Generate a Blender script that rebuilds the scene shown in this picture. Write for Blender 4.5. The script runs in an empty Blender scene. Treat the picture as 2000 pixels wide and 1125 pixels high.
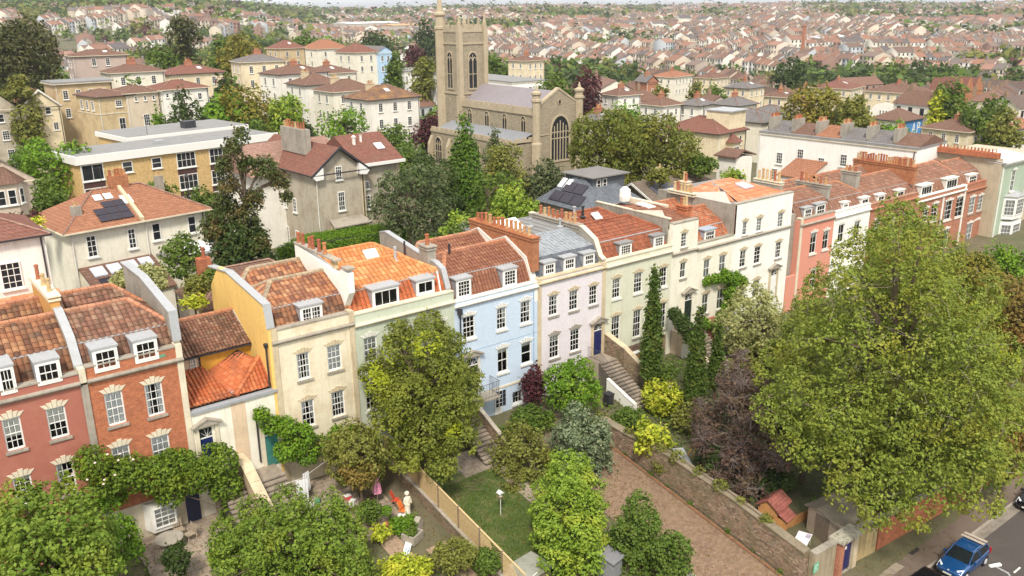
import bpy, bmesh, math, random
import numpy as np
from mathutils import Vector, Matrix
R = math.radians
PI = math.pi
sc = bpy.context.scene
COL = sc.collection
rnd = random.Random(7)

# ------------------------------------------------------------------ camera, sky, sun, exposure
CAMX, CAMY, CAMZ = -13.268, -46.96, 28.8
cam_d = bpy.data.cameras.new('camera'); cam = bpy.data.objects.new('camera', cam_d); COL.objects.link(cam)
cam_d.sensor_width = 36; cam_d.lens = 30.6; cam_d.clip_start = 0.5; cam_d.clip_end = 30000
cr, cu, cf = Vector((0.78633, -0.61776, -0.0083)), Vector((0.19654, 0.23738, 0.95133)), Vector((0.58572, 0.74968, -0.30807))
cam.matrix_world = Matrix(((cr.x, cu.x, -cf.x, CAMX), (cr.y, cu.y, -cf.y, CAMY), (cr.z, cu.z, -cf.z, CAMZ), (0, 0, 0, 1)))
sc.camera = cam
SUN_AZ, SUN_EL = R(-140), R(50)      # azimuth measured from +Y towards +X: the light comes from the left and a little behind the camera
w = bpy.data.worlds.new('World'); sc.world = w; w.use_nodes = True
nt = w.node_tree; nt.nodes.clear()
def nn(nt, t, **k):
    n = nt.nodes.new(t)
    for a, b in k.items(): setattr(n, a, b)
    return n
sky = nn(nt, 'ShaderNodeTexSky', sky_type='NISHITA', sun_disc=False, sun_elevation=SUN_EL, sun_rotation=-SUN_AZ, altitude=60, air_density=1.4, dust_density=4.0, ozone_density=1.0)
hsv = nn(nt, 'ShaderNodeHueSaturation'); hsv.inputs['Saturation'].default_value = 0.28; hsv.inputs['Value'].default_value = 1.25
nt.links.new(sky.outputs[0], hsv.inputs['Color'])
tc = nn(nt, 'ShaderNodeTexCoord'); mp = nn(nt, 'ShaderNodeMapping'); mp.inputs['Scale'].default_value = (1, 1, 5)
nz = nn(nt, 'ShaderNodeTexNoise'); nz.inputs['Scale'].default_value = 2.2; nz.inputs['Detail'].default_value = 7
cr_ = nn(nt, 'ShaderNodeValToRGB'); cr_.color_ramp.elements[0].position = .30; cr_.color_ramp.elements[1].position = .60; cr_.color_ramp.elements[0].color = (.55, .55, .55, 1)
nt.links.new(tc.outputs['Generated'], mp.inputs[0]); nt.links.new(mp.outputs[0], nz.inputs[0]); nt.links.new(nz.outputs[0], cr_.inputs[0])
mx = nn(nt, 'ShaderNodeMixRGB'); mx.inputs[2].default_value = (9.3, 9.4, 9.6, 1)
ml = nn(nt, 'ShaderNodeMath', operation='MULTIPLY'); ml.inputs[1].default_value = .92
nt.links.new(cr_.outputs[0], ml.inputs[0]); nt.links.new(ml.outputs[0], mx.inputs[0]); nt.links.new(hsv.outputs[0], mx.inputs[1])
bg = nn(nt, 'ShaderNodeBackground'); bg.inputs[1].default_value = 0.072
wo = nn(nt, 'ShaderNodeOutputWorld'); nt.links.new(mx.outputs[0], bg.inputs[0]); nt.links.new(bg.outputs[0], wo.inputs[0])
sd = bpy.data.lights.new('sun', 'SUN'); sd.energy = 2.2; sd.angle = R(10); sd.color = (1, .93, .82)
sun = bpy.data.objects.new('sun', sd); COL.objects.link(sun)
sv = Vector((math.sin(SUN_AZ)*math.cos(SUN_EL), math.cos(SUN_AZ)*math.cos(SUN_EL), math.sin(SUN_EL)))
sun.rotation_euler = sv.to_track_quat('Z', 'Y').to_euler()
vs = sc.view_settings; vs.view_transform = 'Standard'; vs.look = 'None'; vs.gamma = 1; vs.exposure = 1.0; vs.use_curve_mapping = False
try:
    sc.cycles.use_denoising = True; sc.cycles.max_bounces = 6; sc.cycles.diffuse_bounces = 3; sc.cycles.glossy_bounces = 2
    sc.cycles.transparent_max_bounces = 8; sc.cycles.transmission_bounces = 3; sc.cycles.volume_bounces = 0
    sc.cycles.caustics_reflective = False; sc.cycles.caustics_refractive = False
except Exception: pass

# ------------------------------------------------------------------ materials
MATS = {}
def newmat(name):
    m = bpy.data.materials.new(name); m.use_nodes = True; MATS[name] = m
    return m, m.node_tree, m.node_tree.nodes['Principled BSDF']
def c4(c): return (c[0], c[1], c[2], 1)
def shade(c, k): return tuple(min(1, x*k) for x in c)
def ramp(nt, stops, src, interp='LINEAR'):
    r = nn(nt, 'ShaderNodeValToRGB'); r.color_ramp.interpolation = interp
    e = r.color_ramp.elements
    while len(e) > 1: e.remove(e[-1])
    e[0].position = stops[0][0]; e[0].color = c4(stops[0][1])
    for p, c in stops[1:]:
        n = e.new(p); n.color = c4(c)
    nt.links.new(src, r.inputs[0]); return r.outputs[0]
def noise(nt, scale, detail=4, co='Object', rough=.6, stretch=None):
    t = nn(nt, 'ShaderNodeTexCoord'); n = nn(nt, 'ShaderNodeTexNoise')
    n.inputs['Scale'].default_value = scale; n.inputs['Detail'].default_value = detail; n.inputs['Roughness'].default_value = rough
    s = t.outputs[co]
    if stretch:
        m = nn(nt, 'ShaderNodeMapping'); m.inputs['Scale'].default_value = stretch; nt.links.new(s, m.inputs[0]); s = m.outputs[0]
    nt.links.new(s, n.inputs['Vector']); return n.outputs['Fac']
def mixc(nt, f, a, b, mode='MIX'):
    m = nn(nt, 'ShaderNodeMixRGB', blend_type=mode)
    for i, v in ((0, f), (1, a), (2, b)):
        if isinstance(v, (int, float)): m.inputs[i].default_value = v
        elif isinstance(v, tuple): m.inputs[i].default_value = c4(v)
        else: nt.links.new(v, m.inputs[i])
    return m.outputs[0]
def bump(nt, b, h, strength=.3, dist=.02):
    n = nn(nt, 'ShaderNodeBump'); n.inputs['Strength'].default_value = strength; n.inputs['Distance'].default_value = dist
    nt.links.new(h, n.inputs['Height']); nt.links.new(n.outputs[0], b.inputs['Normal'])
def stucco(name, c, stain=(.32, .26, .18), amt=.45, rough=.85, dirt=.35):
    """painted render: broad weather stains, rain streaks and fine grain"""
    if name in MATS: return MATS[name]
    m, t, b = newmat(name)
    amt = min(.9, amt*1.35); dirt = min(.8, dirt*1.5); n1 = noise(t, .55, 8, rough=.68); f1 = ramp(t, [(.47, (0, 0, 0)), (.72, (amt, amt, amt))], n1)
    n2 = noise(t, 1.0, 7, stretch=(4.2, 4.2, .32), rough=.7); f2 = ramp(t, [(.52, (0, 0, 0)), (.8, (dirt, dirt, dirt))], n2)
    n3 = noise(t, 5, 3); v = ramp(t, [(.3, shade(c, .93)), (.7, shade(c, 1.04))], n3)
    o = mixc(t, f1, v, stain); o = mixc(t, f2, o, shade(stain, .7))
    t.links.new(o, b.inputs['Base Color']); b.inputs['Roughness'].default_value = rough
    bump(t, b, noise(t, 14, 5), .25, .01)
    return m
def plain(name, c, rough=.7, var=.12, scale=4, metal=0, spec=None):
    if name in MATS: return MATS[name]
    m, t, b = newmat(name)
    v = ramp(t, [(.3, shade(c, 1-var)), (.7, shade(c, 1+var))], noise(t, scale, 5))
    t.links.new(v, b.inputs['Base Color']); b.inputs['Roughness'].default_value = rough; b.inputs['Metallic'].default_value = metal
    return m
def islandmat(name, cols, rough=.8, interp='LINEAR', moss=None, mossamt=.4, mscale=1.2, co='Object'):
    """each separate piece of a mesh takes its own colour; broad growth of moss/lichen over them"""
    if name in MATS: return MATS[name]
    m, t, b = newmat(name)
    g = nn(t, 'ShaderNodeNewGeometry')
    k = len(cols)
    st = [((i+.5)/k if interp == 'LINEAR' else i/k, c) for i, c in enumerate(cols)]
    o = ramp(t, st, g.outputs['Random Per Island'], interp)
    if moss:
        f = ramp(t, [(.48, (0, 0, 0)), (.72, (mossamt,)*3)], noise(t, mscale, 6, co)); o = mixc(t, f, o, moss)
    t.links.new(o, b.inputs['Base Color']); b.inputs['Roughness'].default_value = rough; b.inputs['Specular IOR Level'].default_value = .2
    return m
def brickmat(name, c1, c2, mortar, bw=.23, rh=.075, msz=.012, stain=(.12, .07, .05), amt=.35, zs=1.0, bias=0, flat=False):
    if name in MATS: return MATS[name]
    m, t, b = newmat(name)
    tcn = nn(t, 'ShaderNodeTexCoord'); sp = nn(t, 'ShaderNodeSeparateXYZ'); t.links.new(tcn.outputs['Object'], sp.inputs[0])
    ad = nn(t, 'ShaderNodeMath', operation='ADD'); t.links.new(sp.outputs[0], ad.inputs[0]); t.links.new(sp.outputs[1], ad.inputs[1])
    mu = nn(t, 'ShaderNodeMath', operation='MULTIPLY'); mu.inputs[1].default_value = zs; t.links.new(sp.outputs[2], mu.inputs[0])
    cb = nn(t, 'ShaderNodeCombineXYZ'); t.links.new(ad.outputs[0], cb.inputs[0]); t.links.new(mu.outputs[0], cb.inputs[1])
    if flat: cb = tcn
    br = nn(t, 'ShaderNodeTexBrick'); t.links.new(cb.outputs['Object' if flat else 0], br.inputs['Vector'])
    br.inputs['Scale'].default_value = 1; br.inputs['Brick Width'].default_value = bw; br.inputs['Row Height'].default_value = rh
    br.inputs['Mortar Size'].default_value = msz; br.inputs['Bias'].default_value = bias
    br.inputs['Color1'].default_value = c4(c1); br.inputs['Color2'].default_value = c4(c2); br.inputs['Mortar'].default_value = c4(mortar)
    n1 = noise(t, .7, 6); f1 = ramp(t, [(.45, (0, 0, 0)), (.75, (amt,)*3)], n1)
    n3 = noise(t, 3.5, 4); v = ramp(t, [(.3, (.78,)*3), (.7, (1.2,)*3)], n3)
    o = mixc(t, 1.0, br.outputs[0], v, 'MULTIPLY'); o = mixc(t, f1, o, stain)
    t.links.new(o, b.inputs['Base Color']); b.inputs['Roughness'].default_value = .9; b.inputs['Specular IOR Level'].default_value = .15
    iv = nn(t, 'ShaderNodeMath', operation='SUBTRACT'); iv.inputs[0].default_value = 1; t.links.new(br.outputs['Fac'], iv.inputs[1])
    bump(t, b, iv.outputs[0], .5, .01)
    return m
def leafmat(name, cols, patch=None, pamt=.7, pscale=.35, trans=.2, seed=0.0):
    if name in MATS: return MATS[name]
    m, t, b = newmat(name)
    g = nn(t, 'ShaderNodeNewGeometry'); k = len(cols)
    yl = lambda c: (c[0]*1.62, c[1]*1.36, c[2]*1.1); cols = [yl(c) for c in cols]; patch = yl(patch) if patch else None
    mu_ = tuple(sum(c[j] for c in cols)/k for j in range(3)); cols = [tuple(mu_[j]+(c[j]-mu_[j])*.7 for j in range(3)) for c in cols]
    o = ramp(t, [((i+.5)/k, c) for i, c in enumerate(cols)], g.outputs['Random Per Island'])
    if patch:
        f = ramp(t, [(.50, (0, 0, 0)), (.66, (pamt,)*3)], noise(t, pscale, 3)); o = mixc(t, f, o, patch)
    t.links.new(o, b.inputs['Base Color']); b.inputs['Roughness'].default_value = .55
    b.inputs['Specular IOR Level'].default_value = .15
    tr = nn(t, 'ShaderNodeBsdfTranslucent'); ms = nn(t, 'ShaderNodeMixShader'); ms.inputs[0].default_value = trans
    t.links.new(mixc(t, 1.0, o, (1.25, 1.3, .7), 'MULTIPLY'), tr.inputs[0])
    t.links.new(b.outputs[0], ms.inputs[1]); t.links.new(tr.outputs[0], ms.inputs[2])
    t.links.new(ms.outputs[0], t.nodes['Material Output'].inputs[0])
    return m
def glassmat():
    m, t, b = newmat('window_glass')
    gl = nn(t, 'ShaderNodeBsdfGlossy'); gl.inputs['Roughness'].default_value = .04
    tp = nn(t, 'ShaderNodeBsdfTransparent'); tp.inputs[0].default_value = (.95, .97, .97, 1)
    fr = nn(t, 'ShaderNodeFresnel'); fr.inputs[0].default_value = 1.45
    ms = nn(t, 'ShaderNodeMixShader'); t.links.new(fr.outputs[0], ms.inputs[0]); t.links.new(tp.outputs[0], ms.inputs[1]); t.links.new(gl.outputs[0], ms.inputs[2])
    t.links.new(ms.outputs[0], t.nodes['Material Output'].inputs[0]); return m
GLASS = glassmat()
DGLASS = plain('dark_window_glass', (.022, .024, .028), .08, .3, 3)
WHITE = plain('white_gloss_paint', (.76, .75, .71), .45, .04, 6)
WHITED = stucco('white_dirty_paint', (.72, .70, .64), amt=.3)
ROOMSHADE = plain('room_shade_black', (.015, .013, .012), .9, .3, 2)  # shade of the unlit rooms, put into a near-black colour
CURTAIN = plain('net_curtain', (.88, .88, .85), .9, .12, 5)
BLIND = plain('cream_blind', (.88, .86, .76), .9, .06, 5)
CURT2 = plain('taupe_curtain', (.42, .36, .28), .9, .2, 8)
STONE = stucco('bath_stone', (.58, .48, .32), (.22, .17, .11), .4, dirt=.4)
STONEL = stucco('pale_stone', (.68, .61, .46), (.28, .22, .15), .3, dirt=.3)
STONEG = stucco('grey_stone', (.36, .32, .26), (.12, .10, .08), .45, dirt=.4)
LEAD = stucco('lead_sheet', (.32, .335, .36), (.24, .23, .22), .4, .5)
LEADL = stucco('pale_lead', (.38, .39, .40), (.3, .29, .27), .4, .5)
GUTTER = plain('black_iron', (.03, .03, .035), .45)
SLATE = brickmat('blue_slate', (.11, .12, .14), (.15, .165, .185), (.09, .10, .12), .3, .2, .008, (.12, .12, .12), .3, 1.2)
SLATEB = brickmat('brown_concrete_tile', (.17, .13, .10), (.22, .17, .13), (.07, .055, .045), .3, .24, .02, (.1, .08, .06), .3, 1.6)
FELT = stucco('grey_roof_felt', (.24, .235, .23), (.17, .16, .14), .5)
BRICKO = brickmat('orange_brick', (.42, .15, .06), (.34, .11, .05), (.38, .22, .13), amt=.2)
BRICKR = brickmat('red_brick', (.50, .145, .06), (.36, .09, .04), (.42, .22, .13), amt=.25)
BRICKR2 = brickmat('red_brick_far', (.46, .17, .10), (.38, .13, .075), (.36, .22, .15), amt=.2)
def rubblemat():
    m, t, b = newmat('rubble_wall'); tcn = nn(t, 'ShaderNodeTexCoord'); mp_ = nn(t, 'ShaderNodeMapping'); mp_.inputs['Scale'].default_value = (1, 1, 1.7); t.links.new(tcn.outputs['Object'], mp_.inputs[0])
    vo = nn(t, 'ShaderNodeTexVoronoi'); vo.inputs['Scale'].default_value = 4.2; t.links.new(mp_.outputs[0], vo.inputs['Vector'])
    ve = nn(t, 'ShaderNodeTexVoronoi', feature='DISTANCE_TO_EDGE'); ve.inputs['Scale'].default_value = 4.2; t.links.new(mp_.outputs[0], ve.inputs['Vector'])
    sp = nn(t, 'ShaderNodeSeparateXYZ'); t.links.new(vo.outputs['Color'], sp.inputs[0])
    o = ramp(t, [(0, (.14, .095, .065)), (.3, (.24, .155, .10)), (.6, (.32, .21, .14)), (.85, (.22, .17, .12)), (1, (.40, .30, .21))], sp.outputs[0])
    e = ramp(t, [(.0, (1, 1, 1)), (.06, (0, 0, 0))], ve.outputs['Distance']); o = mixc(t, e, o, (.12, .09, .065))
    o = mixc(t, ramp(t, [(.45, (0, 0, 0)), (.7, (.7,)*3)], noise(t, .8, 7)), o, (.12, .11, .05)); t.links.new(o, b.inputs['Base Color']); b.inputs['Roughness'].default_value = .95
    bump(t, b, ve.outputs['Distance'], .8, .06); return m
RUBBLE = rubblemat()
SOIL = plain('garden_soil', (.10, .07, .045), .95, .3, 3)
WOOD = plain('weathered_wood', (.24, .18, .12), .85, .2, 6)
def objmat(name, cols):
    m, t, b = newmat(name); g = nn(t, 'ShaderNodeObjectInfo'); k = len(cols)
    t.links.new(mixc(t, 1.0, ramp(t, [(i/k, c) for i, c in enumerate(cols)], g.outputs['Random'], 'CONSTANT'), ramp(t, [(.3, (.75,)*3), (.7, (1.15,)*3)], noise(t, 5, 4)), 'MULTIPLY'), b.inputs['Base Color']); b.inputs['Roughness'].default_value = .8
    return m
POT = objmat('chimney_pot_clay', [(.36, .12, .05), (.44, .18, .07), (.46, .26, .12), (.32, .10, .05), (.48, .33, .18)])
POTY = objmat('buff_pot_clay', [(.50, .35, .17), (.54, .40, .22), (.46, .29, .14), (.36, .12, .06)])
# ridge and roof tiles
T_OLD = islandmat('weathered_pantiles', [(.12, .06, .04), (.23, .10, .055), (.33, .15, .075), (.18, .085, .05), (.36, .19, .10)], .9, moss=(.14, .11, .08), mossamt=.6, mscale=.9)
T_OLD2 = islandmat('mossy_pantiles', [(.15, .08, .055), (.22, .11, .075), (.28, .14, .09), (.18, .09, .06), (.31, .19, .13)], .88, moss=(.14, .10, .065), mossamt=.6, mscale=1.3)
T_OR = islandmat('orange_pantiles', [(.55, .21, .075), (.60, .26, .10), (.50, .18, .065), (.62, .31, .13)], .8, moss=(.34, .16, .08), mossamt=.6)
T_OR2 = islandmat('bright_pantiles', [(.46, .13, .05), (.40, .11, .045), (.50, .17, .07)], .8, moss=(.22, .10, .06), mossamt=.6)
T_MIX = islandmat('mixed_pantiles', [(.20, .09, .06), (.34, .14, .07), (.42, .19, .09), (.26, .11, .065), (.45, .24, .13)], .85, moss=(.20, .14, .10), mossamt=.45)
T_BR = islandmat('brown_pantiles', [(.24, .10, .06), (.27, .12, .07), (.21, .085, .055), (.30, .14, .085)], .8, moss=(.20, .11, .07), mossamt=.3)
T_RED = islandmat('red_plain_tiles', [(.26, .085, .045), (.31, .105, .055), (.21, .07, .04)], .8, moss=(.16, .08, .05), mossamt=.4)
T_PK = islandmat('rosy_double_tiles', [(.25, .125, .085), (.28, .145, .10), (.21, .105, .07), (.31, .175, .12)], .9, moss=(.16, .12, .09), mossamt=.5)
RIDGE = islandmat('ridge_tiles', [(.40, .17, .09), (.46, .22, .13), (.34, .15, .09)], .85, moss=(.30, .24, .16), mossamt=.5)
def dsat(c, k=.82):
    l = sum(c)/3; return tuple((l+(x-l)*k)*.92 for x in c)
def roofmat(name, a, b, g, s=(.14, .1, .07), amt=.4): return brickmat(name, dsat(a), dsat(b), g, .34, .3, .025, s, amt, 1.9)
RT_BROWN = roofmat('roof_brown', (.24, .125, .085), (.19, .095, .065), (.10, .055, .04))
RT_RED = roofmat('roof_red', (.27, .11, .075), (.22, .085, .06), (.14, .05, .035))
RT_ORANGE = roofmat('roof_orange', (.40, .17, .085), (.33, .14, .07), (.22, .08, .04), (.3, .14, .08))
RT_GREY = roofmat('roof_grey', (.22, .20, .19), (.17, .16, .16), (.11, .10, .10))
RT_ROSE = roofmat('roof_rose', (.38, .22, .16), (.33, .18, .13), (.2, .11, .08))
RT_LICHEN = roofmat('roof_lichen', (.24, .135, .085), (.19, .10, .06), (.10, .055, .04), (.42, .22, .06), .55)

# ------------------------------------------------------------------ helpers
def tag(o, label=None, cat=None, group=None, kind=None):
    if label: o['label'] = label
    if cat: o['category'] = cat
    if group: o['group'] = group
    if kind: o['kind'] = kind
    return o
def thing(name, label, cat, loc=(0, 0, 0), rz=0, group=None):
    o = bpy.data.objects.new(name, None); COL.objects.link(o); o.location = loc; o.rotation_euler = (0, 0, rz); o.empty_display_size = .3
    return tag(o, label, cat, group)
def link(name, me, parent=None, loc=(0, 0, 0), rz=0, kind=None, scale=None):
    o = bpy.data.objects.new(name, me); COL.objects.link(o)
    if parent is not None: o.parent = parent
    o.location = loc; o.rotation_euler = (0, 0, rz)
    if scale is not None: o.scale = scale if not isinstance(scale, (int, float)) else (scale,)*3
    if kind: o['kind'] = kind
    return o
def dup(o, parent=None):
    c = o.copy(); COL.objects.link(c); c.parent = parent
    for ch in list(o.children): dup(ch, c)
    return c
class MB:
    def __init__(s): s.v = []; s.f = []; s.m = []
    def add(s, vs, fs, mi=0):
        n = len(s.v); s.v += [tuple(p) for p in vs]
        for f in fs: s.f.append(tuple(i+n for i in f)); s.m.append(mi)
        return s
    def box(s, x0, x1, y0, y1, z0, z1, mi=0):
        return s.add([(x0, y0, z0), (x1, y0, z0), (x1, y1, z0), (x0, y1, z0), (x0, y0, z1), (x1, y0, z1), (x1, y1, z1), (x0, y1, z1)],
                     [(3, 2, 1, 0), (4, 5, 6, 7), (0, 1, 5, 4), (1, 2, 6, 5), (2, 3, 7, 6), (3, 0, 4, 7)], mi)
    def poly(s, pts, mi=0): return s.add(pts, [tuple(range(len(pts)))], mi)
    def extr(s, pts, vec, mi=0):
        """polygon pts (3d) pushed along vec into a closed solid"""
        n = len(pts); q = [(p[0]+vec[0], p[1]+vec[1], p[2]+vec[2]) for p in pts]
        return s.add(list(pts)+q, [tuple(range(n-1, -1, -1)), tuple(range(n, 2*n))]+[(i, (i+1) % n, n+(i+1) % n, n+i) for i in range(n)], mi)
    def tube(s, pts, rs, n=6, mi=0, cap=True):
        base = len(s.v); k = len(pts)
        for i, p in enumerate(pts):
            p = Vector(p)
            d = (Vector(pts[min(i+1, k-1)])-Vector(pts[max(i-1, 0)]))
            if d.length < 1e-6: d = Vector((0, 0, 1))
            d.normalize(); a = d.cross(Vector((0, 0, 1)) if abs(d.z) < .9 else Vector((1, 0, 0))).normalized(); b = d.cross(a)
            r = rs[i] if isinstance(rs, (list, tuple)) else rs
            for j in range(n):
                t = 2*PI*j/n; s.v.append(tuple(p+a*(r*math.cos(t))+b*(r*math.sin(t))))
        for i in range(k-1):
            for j in range(n):
                s.f.append((base+i*n+j, base+i*n+(j+1) % n, base+(i+1)*n+(j+1) % n, base+(i+1)*n+j)); s.m.append(mi)
        if cap:
            s.f.append(tuple(base+j for j in range(n-1, -1, -1))); s.m.append(mi)
            s.f.append(tuple(base+(k-1)*n+j for j in range(n))); s.m.append(mi)
        return s
    def lathe(s, prof, x=0, y=0, z=0, n=10, mi=0):
        base = len(s.v); k = len(prof)
        for r, h in prof:
            for j in range(n):
                t = 2*PI*j/n; s.v.append((x+r*math.cos(t), y+r*math.sin(t), z+h))
        for i in range(k-1):
            for j in range(n):
                s.f.append((base+i*n+j, base+i*n+(j+1) % n, base+(i+1)*n+(j+1) % n, base+(i+1)*n+j)); s.m.append(mi)
        s.f.append(tuple(base+j for j in range(n-1, -1, -1))); s.m.append(mi)
        s.f.append(tuple(base+(k-1)*n+j for j in range(n))); s.m.append(mi)
        return s
    def me(s, name, mats, smooth=False):
        me = bpy.data.meshes.new(name); me.from_pydata(s.v, [], s.f)
        for m in (mats if isinstance(mats, (list, tuple)) else [mats]): me.materials.append(m)
        if any(s.m): me.polygons.foreach_set('material_index', s.m)
        if smooth: me.polygons.foreach_set('use_smooth', [True]*len(s.f))
        me.update(); return me
    def build(s, name, mats, parent=None, loc=(0, 0, 0), rz=0, smooth=False, kind=None):
        return link(name, s.me(name, mats, smooth), parent, loc, rz, kind)
def npmesh(name, V, F, mats, mi=None, smooth=False):
    """V (n,3) float, F (m,4) or (m,3) int arrays"""
    me = bpy.data.meshes.new(name); n, k = F.shape
    me.vertices.add(len(V)); me.vertices.foreach_set('co', V.astype(np.float32).ravel())
    me.loops.add(n*k); me.loops.foreach_set('vertex_index', F.astype(np.int32).ravel())
    me.polygons.add(n); me.polygons.foreach_set('loop_start', (np.arange(n)*k).astype(np.int32)); me.polygons.foreach_set('loop_total', np.full(n, k, np.int32))
    for m in (mats if isinstance(mats, (list, tuple)) else [mats]): me.materials.append(m)
    if mi is not None: me.polygons.foreach_set('material_index', mi.astype(np.int32))
    if smooth: me.polygons.foreach_set('use_smooth', np.ones(n, bool))
    me.update(calc_edges=True); return me

# ------------------------------------------------------------------ ground
def ss(x, a, b):
    t = min(1., max(0., (x-a)/(b-a))); return t*t*(3-2*t)
PR = [(0, 3), (130, 3), (170, 1), (250, -5), (330, -10), (430, -14), (640, -9), (1000, -1), (1600, 7), (2200, 13), (3200, 19), (5000, 23), (9000, 24)]
def prof(r):
    for (a, za), (b, zb) in zip(PR, PR[1:]):
        if r <= b: return za+(zb-za)*(r-a)/(b-a)
    return PR[-1][1]
def ground(x, y):
    if y < -3: z = -.18*min(-3-y, 23.4)
    elif y < 12: z = 0.
    else: z = 3*ss(y, 12, 40)
    if y < -3 and x > 60: z = z*(1-ss(x, 60, 120))
    r = math.hypot(x-CAMX, y-CAMY); wt = ss(r, 95, 150)
    if wt > 0: z = z*(1-wt)+prof(r)*wt
    az = math.degrees(math.atan2(x-CAMX, y-CAMY))
    if r > 300:
        z += 24*(1-ss(az, 16, 27))*ss(r, 420, 1100)
        z += ss(r, 400, 900)*(2.5*math.sin(az*.35+1)+1.5*math.sin(r*.004+az*.2))
    return z
def make_terrain():
    gm, t, b = newmat('ground_earth_and_grass')
    n1 = noise(t, .12, 6); o = ramp(t, [(.35, (.07, .085, .03)), (.5, (.11, .10, .05)), (.65, (.17, .13, .085))], n1)
    o = mixc(t, .35, o, ramp(t, [(.3, (.04, .05, .02)), (.7, (.16, .14, .08))], noise(t, 1.5, 5)))
    t.links.new(o, b.inputs['Base Color']); b.inputs['Roughness'].default_value = .95
    rs = [2+i*2.2 for i in range(60)]
    while rs[-1] < 14000: rs.append(rs[-1]*1.045+1)
    azs = np.arange(-60, 140.1, 1.0); V = []; 
    for r in rs:
        for a in azs:
            x = CAMX+r*math.sin(R(a)); y = CAMY+r*math.cos(R(a)); V.append((x, y, ground(x, y)-.03))
    na = len(azs); F = [(i*na+j, i*na+j+1, (i+1)*na+j+1, (i+1)*na+j) for i in range(len(rs)-1) for j in range(na-1)]
    F = [f[::-1] for f in F]
    o = link('ground', npmesh('ground', np.array(V), np.array(F), gm, smooth=True)); tag(o, kind='structure')
make_terrain()

# ------------------------------------------------------------------ roofs of real tiles
def tiles(mb, quad, tw=.26, th=.30, mi=0, seed=1, pan=True, lip=.05):
    """cover the convex 3d polygon (first edge = eave, left to right seen from outside) with separate lapped tiles"""
    P = [Vector(p) for p in quad]; o = P[0]; u = (P[1]-P[0]).normalized()
    n = (P[1]-P[0]).cross(P[2]-P[0])
    if n.length < 1e-6: n = (P[1]-P[0]).cross(P[3]-P[0])
    n.normalize()
    if n.z < 0: n = -n
    v = n.cross(u)
    if v.z < 0: v = -v
    Q = [((p-o).dot(u), (p-o).dot(v)) for p in P]; vmax = max(q[1] for q in Q)
    rr = random.Random(seed)
    def span(y):
        xs = []
        for i in range(len(Q)):
            (x0, y0), (x1, y1) = Q[i], Q[(i+1) % len(Q)]
            if abs(y1-y0) < 1e-6: continue
            t = (y-y0)/(y1-y0)
            if -1e-6 <= t <= 1+1e-6: xs.append(x0+(x1-x0)*t)
        return (min(xs), max(xs)) if len(xs) >= 2 else None
    rows = max(1, int(round(vmax/th))); th = vmax/rows
    prof_ = [(0, .0), (.22, .085), (.55, .075), (1., -.005)] if pan else [(0, .012), (1., .012)]
    for r in range(rows):
        y0, y1 = r*th, (r+1)*th+th*.25
        s0 = span(min(y0+th*.05, vmax*.999)); s1 = span(min(y1, vmax*.999))
        if not s0 or not s1: continue
        sm = span(y0+th*.5)
        k0 = int(math.floor(min(s0[0], s1[0])/tw)); k1 = int(math.ceil(max(s0[1], s1[1])/tw))
        for k in range(k0, k1):
            a, b = k*tw, (k+1)*tw
            if b <= sm[0]+.04 or a >= sm[1]-.04: continue
            jz = rr.uniform(-.012, .012); jy = rr.uniform(-.018, .018)
            up, lo = [], []
            for fx, h in prof_:
                x = a+(b-a)*fx*.93
                xa = min(max(x, s0[0]), s0[1]); xb = min(max(x, s1[0]), s1[1])
                lo.append(o+u*xa+v*(y0+jy)+n*(h+lip+jz)); up.append(o+u*xb+v*(min(y1, vmax)+jy*.3)+n*(h*.9+.008+jz))
            dn = [p-n*(lip+.005) for p in lo]; m = len(prof_)
            fs = [(i, i+1, m+i+1, m+i) for i in range(m-1)]+[(2*m+i, 2*m+i+1, i+1, i) for i in range(m-1)]
            mb.add([tuple(p) for p in lo+up+dn], fs, mi)
def ridge(mb, a, b, r=.18, seg=.42):
    a, b = Vector(a), Vector(b); L = (b-a).length; k = max(1, int(L/seg)); d = (b-a)/k
    side = d.cross(Vector((0, 0, 1))).normalized(); up = side.cross(d).normalized()
    if up.z < 0: up = -up
    for i in range(k):
        p, q = a+d*(i+.01), a+d*(i+.97); vs_ = []
        for e, rr in ((p, r*1.04), (q, r*.94)):
            for t in (-.15, .2, .5, .8, 1.15): vs_.append(tuple(e+side*(math.cos(PI*t)*rr)+up*(math.sin(PI*t)*rr)))
        mb.add(vs_, [(j, j+1, 6+j, 5+j) for j in range(4)]+[(4, 3, 2, 1, 0), (5, 6, 7, 8, 9)])
def pots(parent, pts, h=.6, mat=None, r=.155):
    """a row of clay pots, each its own part"""
    for i, (x, y, z) in enumerate(pts):
        hh = h*(.85+.35*rnd.random()); q = r*(.85+.3*rnd.random())
        m = MB().lathe([(q, 0), (q*1.05, .06), (q*.85, .1), (q*.72, hh*.85), (q*.95, hh*.88), (q*.95, hh*.97), (q*.7, hh), (q*.6, hh-.1)], n=8)
        m.build('chimney_pot', mat or POT, parent, (x, y, z))

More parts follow.
